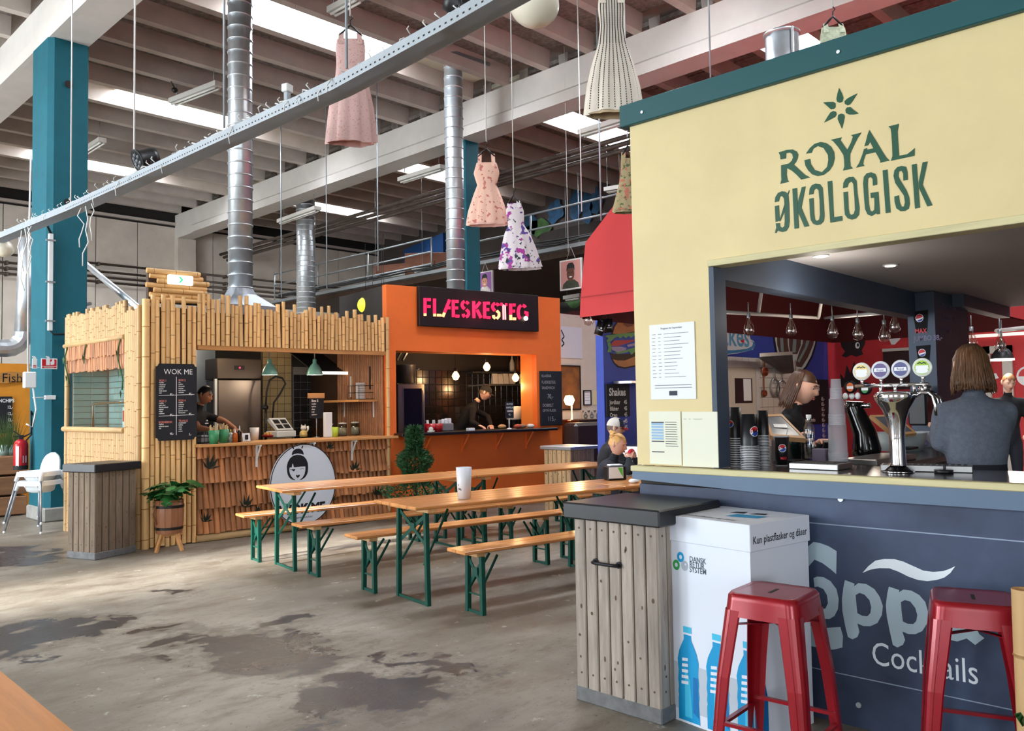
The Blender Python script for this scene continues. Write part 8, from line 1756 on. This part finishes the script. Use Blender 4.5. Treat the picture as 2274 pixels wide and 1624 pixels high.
def person(label, J, facing, mats, hair_fn, head_rot=(0, 0, 0), loose=1.0, sleeve=1.0, group=None, hands=None, sex=0, extra=None, hs=1.0):
    """J: world joints. head = centre of the head. mats: skin, top, trousers, hair"""
    skin, top, trou, hairm = mats; o = Vector((J['pelvis'].x, J['pelvis'].y, J.get('floor', 0.0)))
    t = thing('person', label, 'person', o, 0, group)
    L = {k: (v-o) for k, v in J.items() if isinstance(v, Vector)}
    side = (L['shL']-L['shR']).normalized(); c = MB(); segs = []
    def loft(rows, tag_):
        n = 20; v = []
        for i, (p, a, b) in enumerate(rows):
            q = rows[min(i+1, len(rows)-1)][0]-rows[max(i-1, 0)][0]; q.normalize(); sx = (side-q*side.dot(q)).normalized(); sy = q.cross(sx)
            for j in range(n): u = 2*PI*j/n; v.append(p+sx*a*math.cos(u)+sy*b*math.sin(u))
        f = [(i*n+j, i*n+(j+1) % n, (i+1)*n+(j+1) % n, (i+1)*n+j) for i in range(len(rows)-1) for j in range(n)]+[tuple(range(n)), tuple(range((len(rows)-1)*n, len(rows)*n))]; c.add(v, f, True)
        for (p, a, b), (q, a2, b2) in zip(rows[:-1], rows[1:]): segs.append((p, q, (a+b+a2+b2)/4, tag_))
    P, N_ = L['pelvis'], L['neck']; chest = L.get('chest', P.lerp(N_, .62)); waist = L.get('waist', P.lerp(N_, .28)); lo = loose; fm = .92 if sex else 1.0
    loft([(P-(waist-P).normalized()*.09, .13*lo, .10*lo), (P, .158*lo, .115*lo), (waist, (.128 if sex else .145)*lo, .098*lo)], 'trou' if not J.get('dress') else 'top')
    up_ = (N_-chest).normalized()
    loft([(P.lerp(waist, .35), .150*lo, .112*lo), (waist, .135*lo*fm, .100*lo), (chest, .165*lo*fm, .118*lo), (chest.lerp(N_, .55), .165*fm*lo, .10*lo), (chest.lerp(N_, .85), .10*lo, .075*lo), (N_, .055, .055)], 'top')
    Hd = L['head']; c.tube([N_-up_*.03, N_.lerp(Hd, .45)], [.055, .05], 14); segs.append((N_, N_.lerp(Hd, .5), .05, 'skin'))
    def limb(pts, rs, tags):
        pts = [Vector(p) for p in pts]
        for i in range(len(pts)-1):
            c.tube([pts[i], pts[i].lerp(pts[i+1], .33), pts[i].lerp(pts[i+1], .7), pts[i+1]], [rs[i], rs[i]*1.0, rs[i]*.55+rs[i+1]*.45, rs[i+1]], 12); c.ball(pts[i+1], rs[i+1]*1.0, 12, 8)
            segs.append((pts[i], pts[i+1], (rs[i]+rs[i+1])/2, tags[i]))
    for s in ('L', 'R'):
        sh, el, wr = L['sh'+s], L['el'+s], L['wr'+s]; k = lo if sleeve > .9 else 1.0
        limb([chest.lerp(N_, .5).lerp(sh, .5), sh], [.07*fm*lo, .058*fm*lo], ['top'])
        if sleeve > .9: limb([sh, el, wr], [.058*fm*lo, .046*fm*k, .034*fm*k], ['top', 'top'])
        else: limb([sh, sh.lerp(el, .62), el, wr], [.057*fm, .050*fm, .041*fm, .029*fm], ['top', 'skin', 'skin'])
        hp, kn, an = L['hip'+s], L['kn'+s], L['an'+s]; limb([hp, kn, an], [.085, .06, .042], ['trou', 'trou'])
        fd = (Vector((facing[0], facing[1], 0))).normalized(); c.tube([an+Vector((0, 0, -.02)), an+fd*.06+Vector((0, 0, -.045)), an+fd*.16+Vector((0, 0, -.055))], [.042, .042, .03], 10); segs.append((an, an+fd*.16+Vector((0, 0, -.05)), .035, 'shoe'))
    me = c.mesh('tmp', skin); ob = bpy.data.objects.new('tmp', me); C.objects.link(ob)
    m1 = ob.modifiers.new('r', 'REMESH'); m1.mode = 'VOXEL'; m1.voxel_size = .0155; m2 = ob.modifiers.new('s', 'SMOOTH'); m2.factor = .5; m2.iterations = 6
    dg = bpy.context.evaluated_depsgraph_get(); em = bpy.data.meshes.new_from_object(ob.evaluated_get(dg)); bpy.data.objects.remove(ob)
    nv = len(em.vertices); co = np.empty(nv*3); em.vertices.foreach_get('co', co); co = co.reshape(-1, 3)
    faces = [tuple(p.vertices) for p in em.polygons]; cen = np.array([co[list(f)].mean(0) for f in faces]); best = np.full(len(faces), 1e9); idx = np.zeros(len(faces), int); tg = {'skin': 0, 'top': 1, 'trou': 2, 'shoe': 3}
    for p, q, r_, tag_ in segs:
        p = np.array(p); q = np.array(q); d = q-p; u = np.clip(((cen-p) @ d)/max(1e-9, d @ d), 0, 1); dist = np.linalg.norm(cen-(p+u[:, None]*d), axis=1)-r_; k = dist < best; best[k] = dist[k]; idx[k] = tg[tag_]
    b = MB(); b.v = [tuple(x) for x in co]; b.f = faces; b.m = [int(i) for i in idx]; b.sm = [True]*len(faces)
    fz = math.atan2(facing[1], facing[0])+PI/2
    Mh = Matrix.Translation(Hd) @ Matrix.Rotation(fz+head_rot[2], 4, 'Z') @ Matrix.Rotation(head_rot[1], 4, 'Y') @ Matrix.Rotation(head_rot[0], 4, 'X') @ Matrix.Scale(hs, 4)
    head_geo(b, Mh, 0, 4, 5, 6, 7)
    for s in ('L', 'R'):
        hd_, pn, cu = (hands or {}).get(s, ((L['wr'+s]-L['el'+s]), Vector((0, 0, -1)), .35)); hand_geo(b, L['wr'+s]+Vector(hd_).normalized()*.005, hd_, pn, 0, cu, .95 if sex else 1.0, s == 'L')
    bpy.data.meshes.remove(em)
    ob = put(b.mesh('body', [skin, top, trou, mat('shoe_black', (24, 24, 26), .5), eye_w, eye_d, lip_m, hairm]), 'body', t)
    if hair_fn: hair_fn(t, Mh, hairm)
    if extra: extra(t, L, Mh)
    return t
def hair_cap(front=.045, low=-.03, puff=1.09, name='hair'):
    def fn(t, Mh, m):
        c = MB(); nu, nv = 40, 26; v = []; ok = {}
        for i in range(nv+1):
            ph = PI*i/nv
            for j in range(nu):
                u = 2*PI*j/nu; x, y, z = math.sin(ph)*math.cos(u), math.sin(ph)*math.sin(u), -math.cos(ph); px, py, pz = x*.075*puff, y*.094*puff, z*.116*(puff+.01); k = 1+.025*math.sin(u*13+ph*9)
                if z < 0 and y > 0: py *= 1-.3*(-z)
                lim = front+.02*math.sin(u*7) if y < -.35 else (low if y > .1 else low+(front-low)*min(1, max(0, (.1-y)/.45))); ok[i, j] = pz > lim; v.append(Mh @ Vector((px*k, py*k, pz)))
        f = [(i*nu+j, i*nu+(j+1) % nu, (i+1)*nu+(j+1) % nu, (i+1)*nu+j) for i in range(nv) for j in range(nu) if ok[i, j] and ok[i+1, j]]; c.add(v, f, True); c.build(name, m, t)
    return fn
def hair_long(length=-.16, window=1.0, spread=.105, strands=260, parting=0.0, tuck=False):
    """straight hair falling from the crown round the head, open at the face"""
    def fn(t, Mh, m):
        c = MB()
        def path(u, r_=1.0, L_=length):
            x, y = math.cos(u), math.sin(u); pts = []
            for k in range(9):
                s_ = k/8
                if s_ < .5: a = s_*2*PI/2*1.0; rr = math.sin(a); z = .126*math.cos(a)+.0; pts.append(Vector((x*.080*rr*r_+parting*(1-s_*2), y*.100*rr*r_+.006, z)))
                else: q = (s_-.5)*2; pts.append(Vector((x*(.080+(spread-.080)*q)*r_, y*(.100+(spread-.094)*q*.8)*r_+.006+(.02*q if y > 0 else .015*q), .0+L_*q)))
            return pts
        def face(u): 
            d = abs((u+PI/2+PI) % (2*PI)-PI); return d
        us = [u for u in [2*PI*i/90 for i in range(91)]]
        for a, b_ in zip(us[:-1], us[1:]):
            if face((a+b_)/2) < window:
                # hairline over the forehead: only the crown part
                A = path(a)[:4]; B = path(b_)[:4]
            else: A = path(a); B = path(b_)
            n = len(A); c.add([Mh @ p for p in A]+[Mh @ p for p in B], [(i, i+1, n+i+1, n+i) for i in range(n-1)], True)
        for i in range(strands):
            u = rnd(0, 2*PI)
            if face(u) < window*.98: continue
            P_ = path(u, rnd(1.0, 1.06), length*rnd(.8, 1.1)); P_ = [Mh @ (p+Vector((rnd(-.003, .003), rnd(-.003, .003), 0))) for p in P_[1:]]; c.tube(P_, [.004, .005, .006, .006, .006, .006, .005, .002], 5)
        c.build('hair', m, t)
    return fn
def std(head, facing, floor, h=1.7, lean=0.0, wr=None, el=None, shw=.19, head_f=.03):
    """standing figure under a given head centre"""
    f = Vector((facing[0], facing[1], 0)).normalized(); left = Vector((-f.y, f.x, 0)); J = {'head': head, 'floor': floor}; k = (head.z+.115-floor)/1.72
    base = Vector((head.x, head.y, 0))-f*(head_f+lean); Z = lambda z: Vector((0, 0, floor+z*k))
    J['neck'] = base+f*lean*.85+Z(1.45); J['chest'] = base+f*lean*.6+Z(1.27); J['waist'] = base+f*lean*.25+Z(1.07); J['pelvis'] = base+Z(.93)
    for s, sg_ in (('L', 1), ('R', -1)):
        J['sh'+s] = base+f*lean*.8+left*sg_*shw+Z(1.37); J['el'+s] = J['sh'+s]+left*sg_*.06-f*.02+Vector((0, 0, -.28*k)); J['wr'+s] = J['el'+s]+f*.20-left*sg_*.05+Vector((0, 0, -.06*k))
        J['hip'+s] = base+left*sg_*.09+Z(.9); J['kn'+s] = base+left*sg_*.1+f*.02+Z(.48); J['an'+s] = base+left*sg_*.1+Z(.085)
    for k_, v in (el or {}).items(): J['el'+k_] = v
    for k_, v in (wr or {}).items(): J['wr'+k_] = v
    return J
def fc(deg): return (math.cos(rad(deg)), math.sin(rad(deg)))
black_tee = mat('black_cloth', (22, 22, 26), .85, var=.2, scale=9); dark_jeans = mat('dark_trousers', (30, 32, 42), .85)
sk1 = skinm('skin_fair', (222, 170, 146)); sk2 = skinm('skin_tan', (168, 112, 82)); sk3 = skinm('skin_light', (228, 180, 156))
# woman in the grey jumper, seen from behind
d = 4.45; hd = D(2156, 815, d); f_ = fc(33)
J = std(hd, f_, .12, shw=.15, wr={'L': D(2088, 985, d+.25), 'R': D(2190, 985, d+.45)}, el={'L': D(2082, 978, d-.05), 'R': D(2222, 975, d+.10)}); J['wrL'] = D(2078, 950, d+.26); J['elL'] = D(2088, 985, d-.02)
for s in 'LR': J['sh'+s].z -= .008
person('person with shoulder length brown hair in a loose grey jumper, back turned, at the bar', J, f_, (sk1, mat('grey_jumper', (98, 104, 116), .95, var=.16, scale=40, bump=.4, bscale=120), dark_jeans, mat('hair_brown', (98, 66, 42), .45, var=.4, scale=14, stretch=(3, 3, .4))), hair_long(-.135, .75, .102, 320), (0.12, 0, -.1), loose=1.13, sex=1)
# young woman behind the tablet till
d = 5.75; hd = D(1783, 861, d); f_ = fc(-78)
J = std(hd, f_, 0, lean=.08, shw=.2, wr={'L': D(1820, 985, d-.25), 'R': D(1770, 985, d-.35)}, head_f=.07)
person('person with straight brown chin length hair in black, looking down behind the wooden tablet till', J, f_, (sk1, black_tee, dark_jeans, mat('hair_dark_brown', (80, 52, 36), .4, var=.4, scale=14, stretch=(3, 3, .4))), hair_long(-.155, 1.5, .090, 260), (.28, 0, -.0), sex=1, sleeve=1.0)
# burger cook
d = 11.0; hd = D(2240, 850, d); f_ = fc(205)
J = std(hd, f_, 0, lean=.12, wr={'L': D(2285, 965, d-.35), 'R': D(2225, 965, d-.3)}, head_f=.08)
person('person with short light brown hair in black T-shirt looking down under black pendant lamp', J, f_, (sk3, black_tee, dark_jeans, mat('hair_light_brown', (130, 88, 54), .5, var=.3, scale=20)), hair_cap(.055, -.01), (.35, 0, .15), sleeve=.5)
# wok cook
p = K.at(455, 878, .85); hd = K.w(p.x, .85, p.z); f_ = fc(-52); pe = lambda px, py, o: (lambda q: K.w(q.x, o, q.z))(K.at(px, py, o))
J = std(hd, f_, 0, lean=.12, wr={'L': pe(522, 952, .62), 'R': pe(478, 958, .35)}, el={'L': pe(497, 935, .85), 'R': pe(440, 950, .55)}, head_f=.08)
def tee_print(t, L, Mh):
    a = L['chest'].lerp(L['neck'], .1); fv = Vector((f_[0], f_[1], 0)); lf = Vector((-fv.y, fv.x, 0)); c = MB(); q = a+fv*.125+lf*.05; c.ball(q+Vector((0, 0, .02)), (.016, .016, .012), 8, 5); c.add([q-lf*.05-Vector((0, 0, .02)), q+lf*.05-Vector((0, 0, .02)), q+lf*.05-Vector((0, 0, .008)), q-lf*.05-Vector((0, 0, .008))], [(0, 1, 2, 3)]); c.build('shirt_emblem', logo_white, t)
person('person with short black hair in a black T-shirt cooking in the wok stall', J, f_, (sk2, black_tee, dark_jeans, mat('hair_black', (18, 16, 18), .45, var=.3, scale=20)), hair_cap(.05, -.015, 1.1), (.32, 0, 0), sleeve=.55, extra=tee_print)
# roast cook with cap
po = lambda px, py, o: (lambda q: O.w(q.x, o, q.z))(O.at(px, py, o))
hd = po(1077, 873, .75); f_ = fc(-42)
J = std(hd, f_, 0, lean=.42, wr={'L': po(1090, 944, .62), 'R': po(1062, 944, .5)}, el={'L': po(1083, 925, .9), 'R': po(1048, 938, .6)}, head_f=.12)
capm = mat('cap_black', (20, 20, 22), .8)
def cap_geo(t, Mh, m, brim, front=None, logo=None):
    c = MB(); nu = 28
    def fn(u, v): a = 2*PI*u; ph = v*PI/2; return Mh @ Vector((.083*math.cos(a)*math.sin(ph), .103*math.sin(a)*math.sin(ph)+.0, .028+.105*math.cos(ph)))
    c.grid(fn, nu, 8); c.build('cap_crown', m, t)
    c = MB(); c.grid(lambda u, v: Mh @ Vector(((u-.5)*.15, -.085-.075*v*math.sin(PI*(.12+.76*u)), .03-.02*v+.0-.02*abs(u-.5)*v)), 10, 4); c.grid(lambda u, v: Mh @ Vector(((u-.5)*.15, -.085-.075*v*math.sin(PI*(.12+.76*u)), .024-.02*v-.02*abs(u-.5)*v)), 10, 4); c.build('cap_peak', brim, t)
    if front:
        c = MB(); c.grid(lambda u, v: Mh @ Vector((.0845*math.cos(-PI/2+(u-.5)*2.2)*math.sin(PI/2*(.35+.65*v)), .1045*math.sin(-PI/2+(u-.5)*2.2)*math.sin(PI/2*(.35+.65*v)), .028+.1065*math.cos(PI/2*(.35+.65*v)))), 10, 5); c.build('cap_front', front, t)
        c = MB()
        for i in range(9): a0 = -PI/2+(.25-(i/8)*0)+.18*math.cos(.7+i*.62); z = .075+.022*math.sin(.7+i*.62); c.ball(Mh @ Vector((.086*math.cos(a0)*.93, .106*math.sin(a0)*.93, z)), .006, 6, 4)
        c.build('cap_letter', logo_white, t)
def cook_extra(t, L, Mh):
    hair_cap(.02, -.03, 1.04)(t, Mh, mat('hair_grey_brown', (110, 92, 78), .6)); cap_geo(t, Mh, capm, capm)
    fv = Vector((f_[0], f_[1], 0)); q = L['pelvis'].lerp(L['waist'], .7)-fv*.13; c = MB(); c.ball(q, (.09, .10, .10), 14, 8); c.build('apron_knot', mat('apron_grey', (150, 144, 128), .9, var=.2, scale=12), t)
person('person in black cap and black jacket bending over the work in the orange stall', J, f_, (sk3, black_tee, dark_jeans, capm), None, (.35, 0, 0), extra=cook_extra)
# seated woman eating
def seated(hd, facing, zs, lean, shw, wr, el, sit_back=.0):
    f = Vector((facing[0], facing[1], 0)).normalized(); left = Vector((-f.y, f.x, 0)); J = {'head': hd, 'floor': 0.0}; b = Vector((hd.x, hd.y, 0))-f*(lean+.06)
    J['pelvis'] = b+Vector((0, 0, zs+.10)); top = hd-f*.05-Vector((0, 0, .17)); J['neck'] = top; J['waist'] = J['pelvis'].lerp(top, .3)-f*.01; J['chest'] = J['pelvis'].lerp(top, .66)-f*.015
    for s, sg_ in (('L', 1), ('R', -1)):
        J['sh'+s] = top-Vector((0, 0, .07))+left*sg_*shw; J['el'+s] = el[s]; J['wr'+s] = wr[s]; J['hip'+s] = J['pelvis']+left*sg_*.09-Vector((0, 0, .01)); J['kn'+s] = J['pelvis']+left*sg_*.11+f*.42+Vector((0, 0, -.03)); J['an'+s] = J['pelvis']+left*sg_*.11+f*.38+Vector((0, 0, -J['pelvis'].z+.085))
    return J
f_ = fc(-72); d = 9.0; hd = D(1371, 988, d); fv = Vector((f_[0], f_[1], 0)); lf = Vector((-fv.y, fv.x, 0))
mouth = hd+fv*.135+Vector((0, 0, -.075)); wr_ = {'L': mouth+lf*.085+fv*.02-Vector((0, 0, .075)), 'R': mouth-lf*.085+fv*.02-Vector((0, 0, .075))}; el_ = {'L': mouth+lf*.20+fv*.10-Vector((0, 0, .26)), 'R': mouth-lf*.20+fv*.06-Vector((0, 0, .26))}
for e_ in el_.values(): e_.z = max(e_.z, .84)
J = seated(hd, f_, .49, .10, .17, wr_, el_)
def bun_extra(t, L, Mh):
    c = MB(); 
    for i in range(26): a = i*.9; r_ = .02+.018*((i*7) % 5)/4; p_ = Mh @ Vector((r_*math.cos(a)*1.2, .075+.02*math.sin(i), .085+r_*math.sin(a))); c.ball(p_, .022, 7, 5)
    for i in range(40): u = rnd(-1.2, 1.2); c.tube([Mh @ Vector((.07*math.sin(u), -.07+.03*abs(u), .09)), Mh @ Vector((.085*math.sin(u), .02, .11)), Mh @ Vector((.03*math.sin(u), .09, .08))], .005, 4)
    c.build('hair_bun', mat('hair_blonde', (216, 168, 104), .45, var=.3, scale=16), t)
hn = {'L': (Vector((0, 0, .8))-lf*.55+fv*.1, -lf+fv*-.2, .75), 'R': (Vector((0, 0, .8))+lf*.55+fv*.1, lf+fv*-.2, .75)}
person('person with a blonde bun in a dark jacket eating something red at the second table', J, f_, (sk1, mat('dark_jacket', (28, 32, 42), .8, var=.2, scale=9), dark_jeans, mat('hair_blonde', (216, 168, 104), .45)), hair_cap(.055, -.03, 1.08), (.22, 0, 0), loose=1.1, sex=1, hands=hn, extra=bun_extra)
t = thing('red_food', 'red wrapped snack held at the mouth of the blonde woman', 'food', mouth+fv*.02, math.atan2(f_[1], f_[0])); c = MB(); c.tube([(-.0, -.075, 0), (0, -.03, .008), (0, .03, .008), (0, .075, 0)], [.016, .024, .024, .016], 10); c.build('wrap', mat('food_red', (206, 40, 60), .4), t)
# man with the cap behind her
f_ = fc(-50); d = 9.75; hd = D(1366, 952, d); fv = Vector((f_[0], f_[1], 0)); lf = Vector((-fv.y, fv.x, 0)); b0 = hd-Vector((0, 0, .45))
J = seated(hd, f_, .49, .06, .2, {'L': b0+fv*.42+lf*.12, 'R': b0+fv*.42-lf*.12}, {'L': b0+fv*.16+lf*.24, 'R': b0+fv*.16-lf*.24})
def cap2(t, L, Mh):
    hair_cap(.02, -.03, 1.04)(t, Mh, mat('hair_grey_brown', (110, 92, 78), .6)); cap_geo(t, Mh, mat('cap_white', (212, 206, 198), .8), mat('cap_red', (186, 34, 50), .7), mat('cap_navy', (30, 36, 62), .8))
    c = MB()
    for s in (-1, 1): c.tube([Mh @ Vector((s*.031+.016*math.cos(u), -.094, .010+.013*math.sin(u))) for u in [i*PI/6 for i in range(13)]], .0018, 5); c.tube([Mh @ Vector((s*.047, -.092, .012)), Mh @ Vector((s*.078, 0, .012))], .0018, 5)
    c.build('glasses', black_plastic, t)
person('person in a white, navy and red cap with glasses sitting behind the blonde woman', J, f_, (sk3, mat('charcoal_jacket', (36, 36, 42), .85, var=.2, scale=9), dark_jeans, mat('hair_grey_brown', (110, 92, 78), .6)), None, (.12, 0, 0), loose=1.1, extra=cap2)
p = G(1421, 1040, .79); t = thing('shake_glass', 'tall glass with a straw at the far edge of the bar wall on the table', 'glass', D(1424, 1030, 8.6), 0); t.location.z = .79; c = MB(); c.lathe([(.001, 0), (.035, 0), (.042, .14), (.04, .14), (.033, .01)], n=16); c.build('glass', clearp, t); c = MB(); c.lathe([(.001, .1), (.038, .1), (.03, .16), (.001, .18)], n=14); c.build('cream', ceram, t); c = MB(); c.cyl((0, 0, .1), (.02, 0, .24), .004, n=6); c.build('straw', white_plastic, t)
